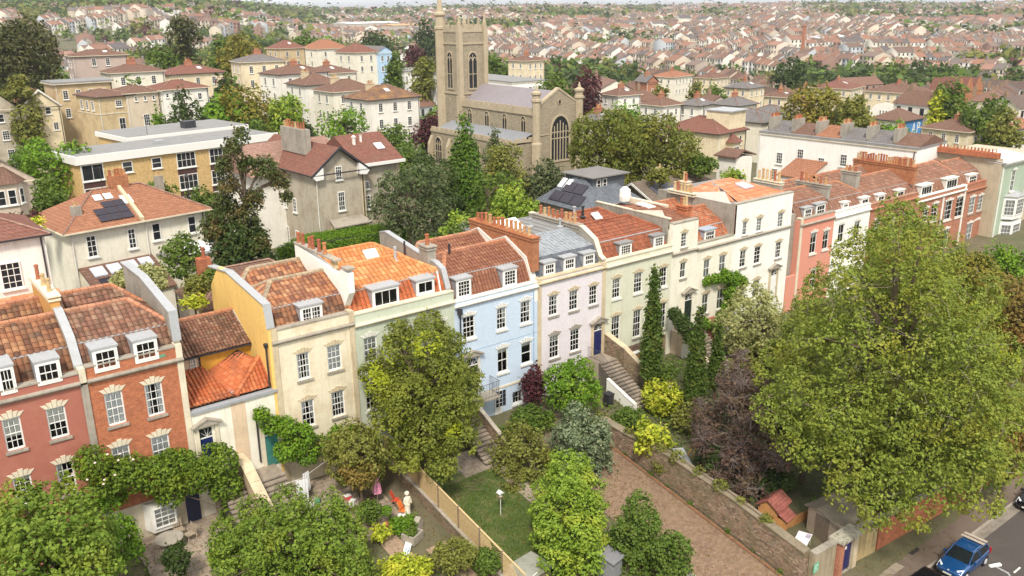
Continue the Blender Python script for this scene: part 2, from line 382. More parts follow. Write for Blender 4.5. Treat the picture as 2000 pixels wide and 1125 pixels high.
# ------------------------------------------------------------------ windows
WC = {}
def wparts(wd, h, nx, nz, split=False, rail=True, casement=False):
    key = (round(wd, 2), round(h, 2), nx, nz, split, rail, casement)
    if key in WC: return WC[key]
    fw = min(.075, wd*.09); m = MB()
    m.box(0, fw, -.05, .06, 0, h); m.box(wd-fw, wd, -.05, .06, 0, h); m.box(fw, wd-fw, -.05, .06, h-fw, h); m.box(fw, wd-fw, -.06, .06, 0, fw*1.2)
    if casement:
        m.box(wd/2-.05, wd/2+.05, -.04, .05, fw*1.2, h-fw)
    elif rail: m.box(fw, wd-fw, -.02, .045, h*.5-.03, h*.5+.03)
    bars = MB(); iw = wd-2*fw; ih = h-2.2*fw; b = .016
    for i in range(1, nx):
        if casement and 2*i == nx: continue
        x = fw+iw*i/nx; bars.box(x-b, x+b, -.012, .014, fw*1.2, h-fw)
    for j in range(1, nz):
        if rail and 2*j == nz and not casement: continue
        z = fw*1.2+ih*j/nz; bars.box(fw, wd-fw, -.0105, .0125, z-b, z+b)
    fme = m.me('window_frame', WHITE); bme = bars.me('glazing_bars', WHITE) if bars.v else None
    g = MB()
    if split:
        pw, ph = iw/nx, ih/nz; g.poly([(b, 0, b), (pw-b, 0, b), (pw-b, 0, ph-b), (b, 0, ph-b)])
    else: g.poly([(fw, 0, fw), (wd-fw, 0, fw), (wd-fw, 0, h-fw), (fw, 0, h-fw)])
    gme = g.me('pane', GLASS)
    d = MB().poly([(-.1, .4, -.1), (wd+.1, .4, -.1), (wd+.1, .4, h+.1), (-.1, .4, h+.1)]).me('room_shade', ROOMSHADE)  # near-black panel stands in for the unlit room behind the glass
    WC[key] = (fme, bme, gme, d, fw, iw, ih); return WC[key]
def curtain_me(wd, h, kind):
    """folded cloth behind the pane"""
    key = ('c', round(wd, 2), round(h, 2), kind)
    if key in WC: return WC[key]
    m = MB()
    def cloth(x0, x1, z0, z1, amp=.02, n=9):
        vs_ = []
        for i in range(n+1):
            x = x0+(x1-x0)*i/n; y = .08+amp*math.sin(i*2.4); vs_ += [(x, y, z0), (x, y, z1)]
        m.add(vs_, [(2*i, 2*i+2, 2*i+3, 2*i+1) for i in range(n)])
    mat = CURTAIN
    if kind == 'net': cloth(.03, wd-.03, .03, h-.03)
    elif kind == 'blind': cloth(.03, wd-.03, .03, h-.03, .0, 1); mat = BLIND
    elif kind[0] == 'b': cloth(.03, wd-.03, h*(1-float(kind[1:])), h-.03, 0, 1); mat = BLIND
    elif kind == 'sides': cloth(.03, wd*.27, .03, h-.03, .02, 5); cloth(wd*.73, wd-.03, .03, h-.03, .02, 5)
    elif kind == 'left': cloth(.03, wd*.4, .03, h-.03, .02, 5)
    elif kind == 'tied': m.add([(.03, .08, .2*h), (wd*.1, .08, .2*h), (wd*.45, .1, h-.03), (.03, .08, h-.03)], [(0, 1, 2, 3)]); m.add([(wd*.9, .08, .2*h), (wd-.03, .08, .2*h), (wd-.03, .08, h-.03), (wd*.55, .1, h-.03)], [(0, 1, 2, 3)])
    elif kind == 'taupe': cloth(.05, wd*.45, .03, h-.03, .02, 5); cloth(wd*.55, wd-.03, .03, h-.03, .02, 5); mat = CURT2
    WC[key] = m.me('curtain', mat); return WC[key]
def window(parent, x, y, z, wd, h, nx=3, nz=4, cur=None, split=False, rz=0, rail=True, casement=False, dark=True, sill=None, lintel=None, lmat=None, proud=.12, key_=True):
    if cur is None and rnd.random() < .62: cur = rnd.choice(['sides', 'tied', 'left', 'b.25', 'b.4', 'net', 'sides', 'b.15'])
    fme, bme, gme, dme, fw, iw, ih = wparts(wd, h, nx, nz, split, rail, casement)
    o = link('window', fme, parent, (x, y, z), rz)
    if bme: link('glazing_bars', bme, o)
    if split:
        for i in range(nx):
            for j in range(nz): link('pane', gme, o, (fw+iw*i/nx, .005, fw*1.2+ih*j/nz))
    else: link('pane', gme, o, (0, .005, 0))
    if cur: link('curtain' if cur[0] != 'b' else 'blind', curtain_me(wd, h, cur), o)
    if dark: link('room_shade', dme, o)
    if sill:
        MB().box(-.10, wd+.10, -proud-.10, -.05, -.16, -.02).build('window_sill', sill, o)
    if lintel:
        zt = .34; e = .22; m = MB()
        # stone voussoirs with a raised keystone, each a block
        n = 5; xs0 = [wd*i/n for i in range(n+1)]; xs1 = [-e+(wd+2*e)*i/n for i in range(n+1)]
        if lintel == 'flat': tops = [zt]*n
        elif lintel == 'step': tops = [zt*.72, zt*.95, zt*1.25, zt*.95, zt*.72]
        else: tops = [zt*.62, zt*.85, zt*1.12, zt*.85, zt*.62]
        for i in range(n):
            g = .006; pr = .035+(.025 if i == 2 and key_ else 0)
            zb = h+.005+(.0 if lintel != 'arch' else .05*math.sin(PI*(i+.5)/n))
            m.extr([(xs0[i]+g, -proud+.01, zb), (xs0[i+1]-g, -proud+.01, zb), (xs1[i+1]-g, -proud+.01, h+tops[i]), (xs1[i]+g, -proud+.01, h+tops[i])], (0, -pr-.01, 0))
        m.build('lintel', lmat or STONEL, o)
    return o
def wall_holes(W, z0, z1, holes, depth=.12, mi=0, mb=None, y=0):
    """front sheet with real openings and reveals; holes = (x0, x1, z0, z1)"""
    mb = mb or MB(); xs = sorted({0, W}|{v for h in holes for v in h[:2]}); zs = sorted({z0, z1}|{v for h in holes for v in h[2:4]})
    xs = [v for v in xs if 0 <= v <= W]; zs = [v for v in zs if z0 <= v <= z1]
    for a, b in zip(xs, xs[1:]):
        for c, d in zip(zs, zs[1:]):
            mx_, mz = (a+b)/2, (c+d)/2
            if any(h[0] < mx_ < h[1] and h[2] < mz < h[3] for h in holes): continue
            mb.poly([(a, y, c), (b, y, c), (b, y, d), (a, y, d)], mi)
    for x0, x1, c, d in holes:
        x0, x1 = max(0, x0), min(W, x1); e = y+depth+.06
        mb.poly([(x0, y, c), (x0, y, d), (x0, e, d), (x0, e, c)], mi); mb.poly([(x1, y, d), (x1, y, c), (x1, e, c), (x1, e, d)], mi)
        mb.poly([(x0, y, d), (x1, y, d), (x1, e, d), (x0, e, d)], mi); mb.poly([(x0, y, c), (x0, e, c), (x1, e, c), (x1, y, c)], mi)
    return mb

# ------------------------------------------------------------------ the terrace: x runs along the street front, y into the houses
def dormer(parent, s0, x0, x1, z0, z1, nx=3, nz=2, split=False, cur=None, casement=False, cheek=None, over=.1, yf=.42, deep=1.7, white=True, rail=True):
    d = MB(); cheek = cheek or LEAD; a, b = x0-s0, x1-s0
    d.box(a-.08, b+.08, yf+.06, yf+deep, z0-.15, z1+.05, 0)
    o = d.build('dormer', cheek, parent)
    t = MB(); t.box(a-.08-over, b+.08+over, yf-over, yf+deep+.1, z1+.05, z1+.15); t.build('dormer_roof', LEADL if cheek is LEAD else cheek, o)
    f = MB(); f.box(a-.08, a+.02, yf, yf+.07, z0-.12, z1+.046); f.box(b-.02, b+.08, yf, yf+.07, z0-.12, z1+.046); f.box(a+.02, b-.02, yf, yf+.07, z1-.06, z1+.046); f.box(a+.02, b-.02, yf-.02, yf+.07, z0-.12, z0+.0)
    f.build('dormer_front', WHITE if white else WHITED, o)
    window(o, a+.02, yf+.02, z0, b-a-.04, z1-z0-.06, nx, nz, cur, split, casement=casement, dark=False, rail=rail)
    MB().poly([(a, yf+.055, z0), (b, yf+.055, z0), (b, yf+.055, z1), (a, yf+.055, z1)]).build('room_shade', ROOMSHADE, o)  # near-black panel painted as the shade inside the dormer
    return o
def roof_M(parent, W, ze, zb, zr, zr2, mat, hl=0, hr=0, mat_low=None, y0=.5, yb=1.25, yr=3.5, yv=5.3, yr2=7.0, ye=9.0, tw=.31, th=.37, seed=1, double=True, zv=None, pan=True, vent=False, ridgem=None):
    """mansard front, front ridge, valley, rear ridge; hl/hr = length of hipped ends"""
    zv = zb if zv is None else zv
    S = [([(0, y0, ze), (W, y0, ze), (W, yb, zb), (0, yb, zb)], 1), ([(0, yb, zb), (W, yb, zb), (W-hr, yr, zr), (hl, yr, zr)], 0),
         ([(W, yv, zv), (0, yv, zv), (hl, yr, zr), (W-hr, yr, zr)], 0), ([(0, yv, zv), (W, yv, zv), (W-hr, yr2, zr2), (hl, yr2, zr2)], 0),
         ([(W, ye, ze), (0, ye, ze), (hl, yr2, zr2), (W-hr, yr2, zr2)], 0)]
    if hl: S += [([(0, yv, zv), (0, yb, zb), (hl, yr, zr)], 0), ([(0, ye, ze), (0, yv, zv), (hl, yr2, zr2)], 0)]
    if hr: S += [([(W, yb, zb), (W, yv, zv), (W-hr, yr, zr)], 0), ([(W, yv, zv), (W, ye, ze), (W-hr, yr2, zr2)], 0)]
    deck = MB()
    for q, _ in S: deck.poly([(p[0], p[1], p[2]-.01) for p in q])
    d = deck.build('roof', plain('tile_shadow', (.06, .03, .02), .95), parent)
    mb = MB(); 
    for i, (q, low) in enumerate(S):
        back = i == 4
        tiles(mb, q, tw, th, low, seed*17+i, pan)
    mb.build('roof_tiles', [mat, mat_low or mat], d, kind='stuff')
    r = MB(); ridge(r, (hl, yr, zr), (W-hr, yr, zr)); ridge(r, (hl, yr2, zr2), (W-hr, yr2, zr2))
    if hl: ridge(r, (0, yb, zb), (hl, yr, zr)); ridge(r, (0, yv, zv), (hl, yr, zr)); ridge(r, (0, yv, zv), (hl, yr2, zr2))
    if hr: ridge(r, (W, yb, zb), (W-hr, yr, zr)); ridge(r, (W, yv, zv), (W-hr, yr, zr)); ridge(r, (W, yv, zv), (W-hr, yr2, zr2))
    r.build('ridge_tiles', ridgem or RIDGE, d, kind='stuff')
    MB().box(.02, W-.02, yb-.05, yb+.07, zb+.02, zb+.08).build('lead_flashing', LEADL, d)
    return d
def party_wall(parent, x0, x1, prof_, mat, cap=None, capw=.06, name='party_wall'):
    pts = [(x0, y, z) for y, z in prof_]+[(x0, prof_[-1][0], 8.0), (x0, prof_[0][0], 8.0)]
    MB().extr(pts, (x1-x0, 0, 0)).build(name, mat, parent)
    c = MB()
    for (ya, za), (yb, zb) in zip(prof_, prof_[1:]):
        c.extr([(x0-capw, ya, za), (x0-capw, yb, zb), (x0-capw, yb, zb+.09), (x0-capw, ya, za+.09)], (x1-x0+2*capw, 0, 0))
    c.build('coping', cap or STONEG, parent)
def stack(parent, x0, x1, y0, y1, z0, z1, mat, n, pmat=None, ledge=None, inset=.3, h=.75):
    m = MB().box(x0, x1, y0, y1, z0, z1); o = m.build('chimney_stack', mat, parent)
    MB().box(x0-.07, x1+.07, y0-.07, y1+.07, z1-.22, z1-.1).box(x0-.1, x1+.1, y0-.1, y1+.1, z1+.002, z1+.09).build('stack_ledge', ledge or mat, o)
    long_y = (y1-y0) > (x1-x0)
    P = []
    for i in range(n):
        t = (i+.5)/n
        P.append(((x0+x1)/2, y0+inset+(y1-y0-2*inset)*t, z1+.09) if long_y else (x0+inset+(x1-x0-2*inset)*t, (y0+y1)/2, z1+.09))
    pots(o, P, h, pmat)
    return o
def downpipe(parent, x, y, z0, z1, hopper=True, mat=None):
    m = MB().tube([(x, y, z0), (x, y, z1)], .055, 6)
    if hopper: m.lathe([(.06, 0), (.13, .2), (.15, .32), (.15, .36)], x, y, z1, 8)
    m.build('drainpipe', mat or GUTTER, parent)
def house(s0, s1, zp, zc, wall, wins, label, pil=None, cornice=None, corn_h=.14, base=0, extra=None, parapet=None, sideL=None, sideR=None, y0=0, depth=9.2, pilw=.35, group='terraced houses of the painted row'):
    W = s1-s0; hs = thing('terraced_house', label, 'house', (s0, y0, 0), 0, group)
    holes = [(a-s0, b-s0, z0, z1) for (a, z1, b, z0), *_ in wins if a > s0 and b < s1]
    for q in (extra or []): holes.append((q[0]-s0, q[1]-s0, q[2], q[3]))
    m = wall_holes(W, base-2.5, zp, holes)
    m.poly([(0, 0, zp-.2), (0, 0, zp), (0, .4, zp), (0, .4, zp-.2)]); 
    m.poly([(0, .4, zp), (W, .4, zp), (W, .4, zp-1), (0, .4, zp-1)])
    m.poly([(0, depth, -2), (0, 0, -2), (0, 0, zp-.2), (0, .42, zp-.2), (0, 1.3, zp+1), (0, depth, zp-.4)][::-1])
    m.poly([(W, 0, -2), (W, depth, -2), (W, depth, zp-.4), (W, 0, zp-.4)]); m.poly([(W, depth, -2), (0, depth, -2), (0, depth, zp-.1), (W, depth, zp-.1)])
    m.poly([(0, .39, zp-.3), (W, .39, zp-.3), (W, depth, zp-.3), (0, depth, zp-.3)])
    m.build('wall', wall, hs)
    cm = cornice or STONEG
    c = MB().extr([(-.0, 0, zc), (-.0, -.10, zc+.02), (-.0, -.22, zc+corn_h), (-.0, -.22, zc+corn_h+.07), (-.0, 0, zc+corn_h+.12)], (W, 0, 0)); c.build('cornice', cm, hs)
    MB().box(0, W, -.05, .46, zp+.003, zp+.09).build('parapet_coping', parapet or STONEG, hs)
    if pil:
        for side in ('L', 'R'):
            if side in pil[0]:
                x = 0 if side == 'L' else W-pilw
                MB().box(x+.004, x+pilw-.004, -.07, .02, base-2.4, zc-.003).build('pilaster', pil[1], hs)
                MB().box(x+.004, x+pilw-.004, -.09, .5, zc+corn_h+.13, zp+.16).build('parapet_pier', pil[1], hs)
    for (a, z1, b, z0), kw in wins:
        kw = dict(kw); kw.setdefault('sill', STONEG); kw.setdefault('lintel', 'arch')
        if kw['sill'] == 0: kw['sill'] = None
        window(hs, a-s0, .12, z0, b-a, z1-z0, **kw)
    return hs
def door(parent, x, z, wd, h, mat, style='pediment', fan=True, y=.1, panels=6, surround=None):
    """panelled door in a stone case; z is the threshold"""
    hd = h*.8 if fan else h
    o = MB().box(x, x+wd, y, y+.06, z, z+hd).build('door', mat, parent)
    p = MB(); cols = 2; rows = panels//2
    for i in range(cols):
        for j in range(rows):
            a = x+.09+i*(wd-.09)/2; b = a+(wd-.27)/2; c = z+.15+j*(hd-.2)/rows; d = c+(hd-.2)/rows-.1
            p.box(a, b, y-.018, y+.002, c, d)
    p.build('door_panels', mat, o)
    MB().lathe([(.02, 0), (.04, .02), (.03, .05)], x+wd*.88, y-.05, z+hd*.45, 6).build('door_knob', plain('brass', (.6, .42, .12), .3, metal=1), o)
    if fan:
        f = MB(); n = 8; pts = [(x+wd/2+wd/2*math.cos(PI*i/n), y+.03, z+hd+.06+(h-hd-.06)*math.sin(PI*i/n)) for i in range(n+1)]
        f.poly(pts[::-1]); f.build('fanlight', DGLASS, parent)
        r = MB(); r.box(x, x+wd, y-.02, y+.05, z+hd, z+hd+.06)
        for i in range(1, 5):
            a = PI*i/5; r.extr([(x+wd/2-.012, y, z+hd+.06), (x+wd/2+.012, y, z+hd+.06), (x+wd/2+.012+wd*.45*math.cos(a), y, z+hd+.06+(h-hd-.1)*math.sin(a)), (x+wd/2-.012+wd*.45*math.cos(a), y, z+hd+.06+(h-hd-.1)*math.sin(a))], (0, .02, 0))
        r.build('fanlight_bars', WHITE, parent)
    s = surround or STONEL; c = MB(); q = .22
    c.box(x-q, x-.005, -.10, .16, z, z+h+.05); c.box(x+wd+.005, x+wd+q, -.10, .16, z, z+h+.05); c.box(x-q, x+wd+q, -.13, .16, z+h+.055, z+h+.2)
    k = c.build('door_case', s, parent)
    if style == 'pediment':
        m = MB(); e = .38; zt = z+h+.205
        m.extr([(x-e, -.3, zt), (x+wd+e, -.3, zt), (x+wd/2, -.3, zt+.38)], (0, .32, 0))
        m.extr([(x-e-.06, -.36, zt), (x+wd/2, -.36, zt+.4), (x+wd/2, -.36, zt+.5), (x-e-.06, -.36, zt+.1)], (0, .38, 0)); m.extr([(x+wd+e+.06, -.36, zt), (x+wd+e+.06, -.36, zt+.1), (x+wd/2, -.36, zt+.503), (x+wd/2, -.36, zt+.403)], (0, .38, 0))
        m.build('pediment', STONEG, parent)
    return o
def railing(parent, pts, h=.95, gap=.13, mat=None, name='railing', rad=.012):
    m = MB(); mat = mat or GUTTER
    for a, b in zip(pts, pts[1:]):
        a, b = Vector(a), Vector(b); L = (b-a).length; n = max(1, int(L/gap))
        m.tube([a+Vector((0, 0, h)), b+Vector((0, 0, h))], rad*1.6, 4); m.tube([a+Vector((0, 0, .12)), b+Vector((0, 0, .12))], rad*1.2, 4)
        for i in range(n+1):
            p = a+(b-a)*(i/n); m.tube([p, p+Vector((0, 0, h))], rad, 4)
    return m.build(name, mat, parent)

# ------------------------------------------------------------------ terrace houses, left to right
TERRA = stucco('terracotta_paint', (.36, .125, .085), (.45, .2, .14), .4, dirt=.2)
CREAM = stucco('stained_cream_render', (.74, .66, .49), (.48, .34, .18), .5, dirt=.3)
PGREEN = stucco('pale_green_paint', (.52, .56, .44), (.36, .38, .28), .3)
PGREEN2 = stucco('lime_green_paint', (.64, .64, .50), (.42, .40, .26), .3)
PBLUE = stucco('pale_blue_paint', (.52, .62, .74), (.40, .46, .52), .2, dirt=.12)
LILAC = stucco('lilac_paint', (.70, .65, .67), (.45, .38, .36), .2, dirt=.12)
IVORY = stucco('ivory_paint', (.80, .76, .64), (.5, .42, .28), .3)
WHITEP = stucco('white_paint', (.84, .82, .75), (.5, .44, .34), .25, dirt=.15)
YEL = stucco('bright_yellow_render', (.84, .56, .17), (.66, .40, .12), .3)
OCH = stucco('ochre_paint', (.66, .33, .04), (.48, .24, .04), .35)
PINK = stucco('salmon_pink_paint', (.66, .27, .19), (.5, .3, .22), .3)
SAGE = stucco('sage_green_paint', (.36, .44, .33), (.30, .34, .26), .25)
GREYR = stucco('grey_cement_render', (.33, .30, .25), (.15, .13, .10), .6, dirt=.6)
ORPL = stucco('orange_lime_render', (.56, .28, .07), (.34, .2, .1), .5)
DBLUE = plain('navy_door_paint', (.012, .022, .10), .3); TEAL = plain('teal_door_paint', (.05, .20, .17), .4); DKDOOR = plain('black_green_door_paint', (.02, .03, .025), .35)

# terracotta painted house
h1 = house(-11.6, -5.35, 10.72, 10.05, TERRA, [
    ((-9.165, 9.251, -8.322, 7.472), dict(cur='b.62', split=True, sill=STONEG, lintel='step')),
    ((-7.149, 9.228, -6.234, 7.475), dict(cur='b.52', split=True, lintel='step')),
    ((-9.218, 5.955, -8.363, 4.241), dict(cur='b.2', split=True, lintel='step')),
    ((-7.175, 6.029, -6.328, 4.176), dict(split=True, lintel='step'))],
    'terracotta painted terraced house at the left edge beside the red brick one', base=-.3)
roof_M(h1, 6.25, 10.5, 11.85, 13.1, 13.1, T_OLD, seed=1, hl=0, hr=0)
dormer(h1, -11.6, *(-8.847, -8.267, 10.666, 11.939), 3, 2, True, over=.05, yf=-.03, deep=2.1)
dormer(h1, -11.6, *(-7.185, -6.186, 10.698, 11.766), 3, 2, True, over=.05, yf=-.03, deep=2.1)
# red brick house
h2 = house(-5.0, 0.0, 10.95, 10.05, BRICKR, [
    ((-4.32, 9.266, -3.383, 7.334), dict(cur='net', split=True, lintel='step')),
    ((-2.248, 9.182, -1.303, 7.249), dict(split=True, lintel='step')),
    ((-4.402, 6.051, -3.458, 4.228), dict(cur='net', split=True, lintel='step')),
    ((-2.323, 5.985, -1.331, 4.121), dict(cur='net', split=True, lintel='step'))],
    'red brick terraced house with step keystone lintels between terracotta house and white link', pil=('R', STONEL), base=-.3)
MB().box(-.36, -.002, -.08, .5, -2.5, 10.04).build('pilaster', STONEG, h2); MB().box(-.34, -.02, -.1, .5, 10.2, 11.0).build('parapet_pier', STONEL, h2)
roof_M(h2, 5.0, 10.7, 11.9, 13.1, 13.1, T_OLD2, seed=2, hr=1.6)
dormer(h2, -5.0, *(-4.472, -3.378, 10.656, 11.763), 3, 2, True, over=.06, yf=-.03, deep=2.1)
dormer(h2, -5.0, *(-2.414, -1.321, 10.648, 11.737), 3, 2, True, over=.06, yf=-.03, deep=2.1)
party_wall(h2, -.42, -.02, [(.35, 11.0), (1.2, 12.3), (3.2, 13.35), (9.2, 13.35)], GREYR, LEADL, .02)
stack(h2, -.5, -.02, 3.6, 8.6, 12.3, 14.0, ORPL, 3, POTY, STONEL)
party_wall(h2, 4.72, 5.0, [(.1, 11.25), (.25, 12.9), (5.2, 13.75), (9.2, 13.75)], GREYR, LEADL, .1)
MB().box(3.55, 4.1, -.012, .0, 10.55, 10.72).build('wall_plaque', plain('green_plaque', (.12, .28, .17), .5), h2)
# link building between brick house and cream house
lk = thing('link_house', 'low cream and ochre link building with blue arched door beside the red brick house', 'house', (.0, 0, 0), 0)
dl = (0.332, 5.732, 1.094, 4.013)
m = wall_holes(5.2, -.5, 6.7, [(dl[0], dl[2], 4.0-1.75, 4.0+1.75)], .1); m.poly([(0, 3.2, -.5), (0, 0, -.5), (0, 0, 6.7), (0, 3.2, 6.7)]); m.build('wall', IVORY, lk)
MB().box(2.35, 3.2, -.02, -.002, 2.0, 6.68).build('wall_panel', stucco('pinkish_cream', (.66, .50, .34), amt=.3), lk)
door(lk, 0.332, 2.3, .92, 3.35, DBLUE, 'pediment', True, .06)
m = MB(); m.box(0, 5.2, -.14, .32, 6.70, 6.86); m.build('gutter', LEAD, lk)
# small roofs behind the gutter: a single pitch on the left, a hipped lean-to on the right
a = MB(); A0 = [(0.05, .34, 6.95), (2.75, .34, 6.95), (1.95, 3.15, 8.15), (.05, 3.15, 8.15)]
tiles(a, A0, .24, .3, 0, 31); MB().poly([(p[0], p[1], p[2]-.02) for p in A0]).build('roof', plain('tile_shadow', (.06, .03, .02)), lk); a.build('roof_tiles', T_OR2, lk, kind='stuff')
b = MB(); B1 = [(2.8, .34, 6.95), (5.15, .34, 6.95), (5.15, 1.6, 8.3), (4.6, 1.9, 8.35)]; B0 = [(2.1, 3.15, 7.6), (2.8, .34, 6.95), (4.9, 1.7, 8.35), (4.2, 3.15, 8.7)]
tiles(b, B1, .24, .3, 0, 32); tiles(b, B0, .24, .3, 0, 33)
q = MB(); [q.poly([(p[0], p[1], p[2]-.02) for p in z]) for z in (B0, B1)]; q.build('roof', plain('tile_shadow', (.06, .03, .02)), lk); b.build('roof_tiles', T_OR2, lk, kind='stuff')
r = MB(); ridge(r, (2.8, .3, 6.98), (5.0, 1.75, 8.42)); r.build('ridge_tiles', T_OR2, lk, kind='stuff')
MB().extr([(1.9, 3.1, 7.5), (2.75, .36, 7.0), (2.9, .36, 7.04), (2.3, 3.1, 7.55)], (0, 0, .05)).build('lead_valley', LEAD, lk)
MB().box(0.0, 5.2, 3.2, 3.5, 6.5, 8.9).box(.05, 5.2, 3.5, 8.2, 2, 8.85).build('upper_wall', OCH, lk)
MB().box(.02, 1.85, 3.17, 3.198, 8.0, 8.87).build('wall_panel', stucco('pinkish_cream', (.66, .50, .34), amt=.3), lk)
window(lk, *(1.244, 3.1, 8.016, 0.343, 0.726), nx=2, nz=3, rail=False, dark=False); window(lk, *(3.723, 3.1, 7.522, 0.691, 0.871), nx=3, nz=2, rail=False, dark=False)
MB().box(0, 5.3, 2.85, 3.2, 8.88, 8.98).build('gutter', GUTTER, lk)
t = MB(); T0 = [(.0, 2.9, 8.98), (5.2, 2.9, 8.98), (5.2, 5.6, 10.45), (.0, 5.6, 10.45)]; T1 = [(5.2, 8.4, 8.98), (0, 8.4, 8.98), (0, 5.6, 10.45), (5.2, 5.6, 10.45)]
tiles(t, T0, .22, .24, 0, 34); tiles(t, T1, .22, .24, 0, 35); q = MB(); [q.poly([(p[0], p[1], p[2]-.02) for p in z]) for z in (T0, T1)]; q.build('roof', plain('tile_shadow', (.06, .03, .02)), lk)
t.build('roof_tiles', T_OLD2, lk, kind='stuff'); r = MB(); ridge(r, (0, 5.6, 10.45), (5.2, 5.6, 10.45)); r.build('ridge_tiles', RIDGE, lk, kind='stuff')
downpipe(lk, 3.75, -.09, 2.4, 5.6); downpipe(lk, 1.83, 3.08, 7.8, 8.9, False)
MB().extr([(4.98, 3.1, 9.05), (5.2, 3.1, 9.05), (5.2, 5.6, 10.5), (4.98, 5.6, 10.5)], (0, 0, .07)).build('lead_flashing', LEADL, lk)
door(lk, 4.15, 1.9, .85, 2.6, TEAL, 'plain', True, -.04)

# cream stained house with the yellow gable wall
h3 = house(5.2, 10.7, 10.5, 9.62, CREAM, [
    ((6.67, 8.682, 7.538, 6.944), dict(cur='sides', nx=4, lmat=STONE)), ((8.71, 8.668, 9.682, 6.985), dict(cur='net', nx=3, nz=4, lmat=STONE)),
    ((6.687, 5.485, 7.574, 3.685), dict(cur='tied', nx=3, lmat=STONE)), ((8.757, 5.507, 9.676, 3.75), dict(cur='tied', nx=4, lmat=STONE))],
    'stained cream terraced house with bright yellow side wall', pil=('LR', STONE), base=-.3, parapet=STONEG)
roof_M(h3, 5.5, 10.35, 11.45, 12.5, 12.5, T_MIX, seed=3, hl=1.7, mat_low=T_OLD, ridgem=islandmat('lichened_ridge', [(.34, .27, .19), (.28, .22, .15), (.38, .30, .20)], .9))
dormer(h3, 5.2, *(7.435, 8.745, 10.339, 11.406), 6, 3, False, casement=True, rail=False, cheek=LEAD)
MB().extr([(-.16, -.02, -1), (-.16, -.02, 10.72), (-.16, .25, 12.1), (-.16, 5.9, 12.85), (-.16, 7.5, 12.85), (-.16, 9.2, 11.2), (-.16, 9.2, -1)], (.3, 0, 0)).build('yellow_side_wall', YEL, h3)
c = MB()
for (ya, za), (yb, zb_) in zip([(-.06, 10.72), (.2, 12.15), (5.9, 12.88)], [(.2, 12.15), (5.9, 12.88), (9.2, 12.5)]): c.extr([(-.24, ya, za), (-.24, yb, zb_), (-.24, yb, zb_+.08), (-.24, ya, za+.08)], (.5, 0, 0))
c.build('coping', LEADL, h3); downpipe(h3, -.28, .25, 6.9, 9.4)
# white rendered stack between the cream and pale green houses
MB().extr([(5.3, -.0, 11.8), (5.3, 0, 13.1), (5.3, .7, 13.3), (5.3, 1.6, 12.7), (5.3, 7.6, 13.5), (5.3, 7.6, 10.5), (5.3, .9, 10.5)], (.42, 0, 0)).build('chimney_breast', WHITEP, h3)
MB().box(5.22, 5.8, -.08, .75, 13.3, 13.42).box(5.24, 5.78, 1.6, 7.7, 13.5, 13.6).build('stack_ledge', STONEG, h3)
pots(h3, [(5.5, y, 13.6) for y in (7.3, 6.6, 5.6, 5.1, 4.2, 3.4)], .8); pots(h3, [(5.5, y, 12.95+.05) for y in (2.4, 1.9)], .7, POTY)
# pale green house with orange roof
h4 = house(10.7, 18.35, 10.28, 9.42, PGREEN, [
    ((11.282, 8.581, 12.257, 6.832), dict(nx=3, lmat=WHITED, sill=WHITED)), ((16.676, 8.33, 17.655, 6.552), dict(nx=3, lmat=WHITED, sill=WHITED)), ((13.983, 8.494, 14.963, 6.712), dict(nx=3, lmat=WHITED, sill=WHITED)),
    ((11.209, 5.34, 12.121, 3.481), dict(nx=3, lmat=WHITED, sill=WHITED)), ((13.958, 5.193, 14.914, 3.326), dict(nx=3, lmat=WHITED, sill=WHITED))],
    'pale green terraced house with bright orange pantile roof behind the big garden tree', base=-.3, parapet=STONEL, cornice=STONEL)
roof_M(h4, 7.65, 10.15, 11.4, 12.5, 12.6, T_OR, seed=4, hr=2.2, mat_low=T_OR2, tw=.34, th=.42, ridgem=T_OR)
dormer(h4, 10.7, *(12.435, 14.24, 10.32, 11.443), 3, 1, False, 'taupe', rail=False); dormer(h4, 10.7, *(15.76, 17.021, 10.519, 11.392), 2, 1, False, rail=False)
party_wall(h4, 7.32, 7.64, [(.35, 10.4), (.9, 11.7), (1.7, 12.0), (3.6, 12.2), (8.4, 12.9), (9.2, 12.7)], GREYR, LEADL, .04)
stack(h4, 7.1, 7.75, 2.2, 3.3, 11.3, 13.0, GREYR, 1, None, STONEG)
o = MB().lathe([(.32, 0), (.34, .03), (.1, .12), (.09, .8), (.12, .82), (.12, 1.0), (.05, 1.02)], 5.1, 3.2, 12.25, 8).build('flue_pipe', LEADL, h4)
MB().extr([(4.3, 5.5, 11.6), (5.3, 5.5, 11.6), (5.3, 6.4, 12.35), (4.3, 6.4, 12.35)], (0, -.05, .12)).build('skylight', plain('pale_skylight', (.7, .72, .7), .2), h4)
MB().tube([(7.05, 5.2, 11.7), (7.05, 5.2, 12.9)], .07, 6).build('vent_pipe', GUTTER, h4); MB().tube([(6.95, .46, 10.1), (6.95, .9, 11.7)], .06, 5).build('downpipe', WHITE, h4)
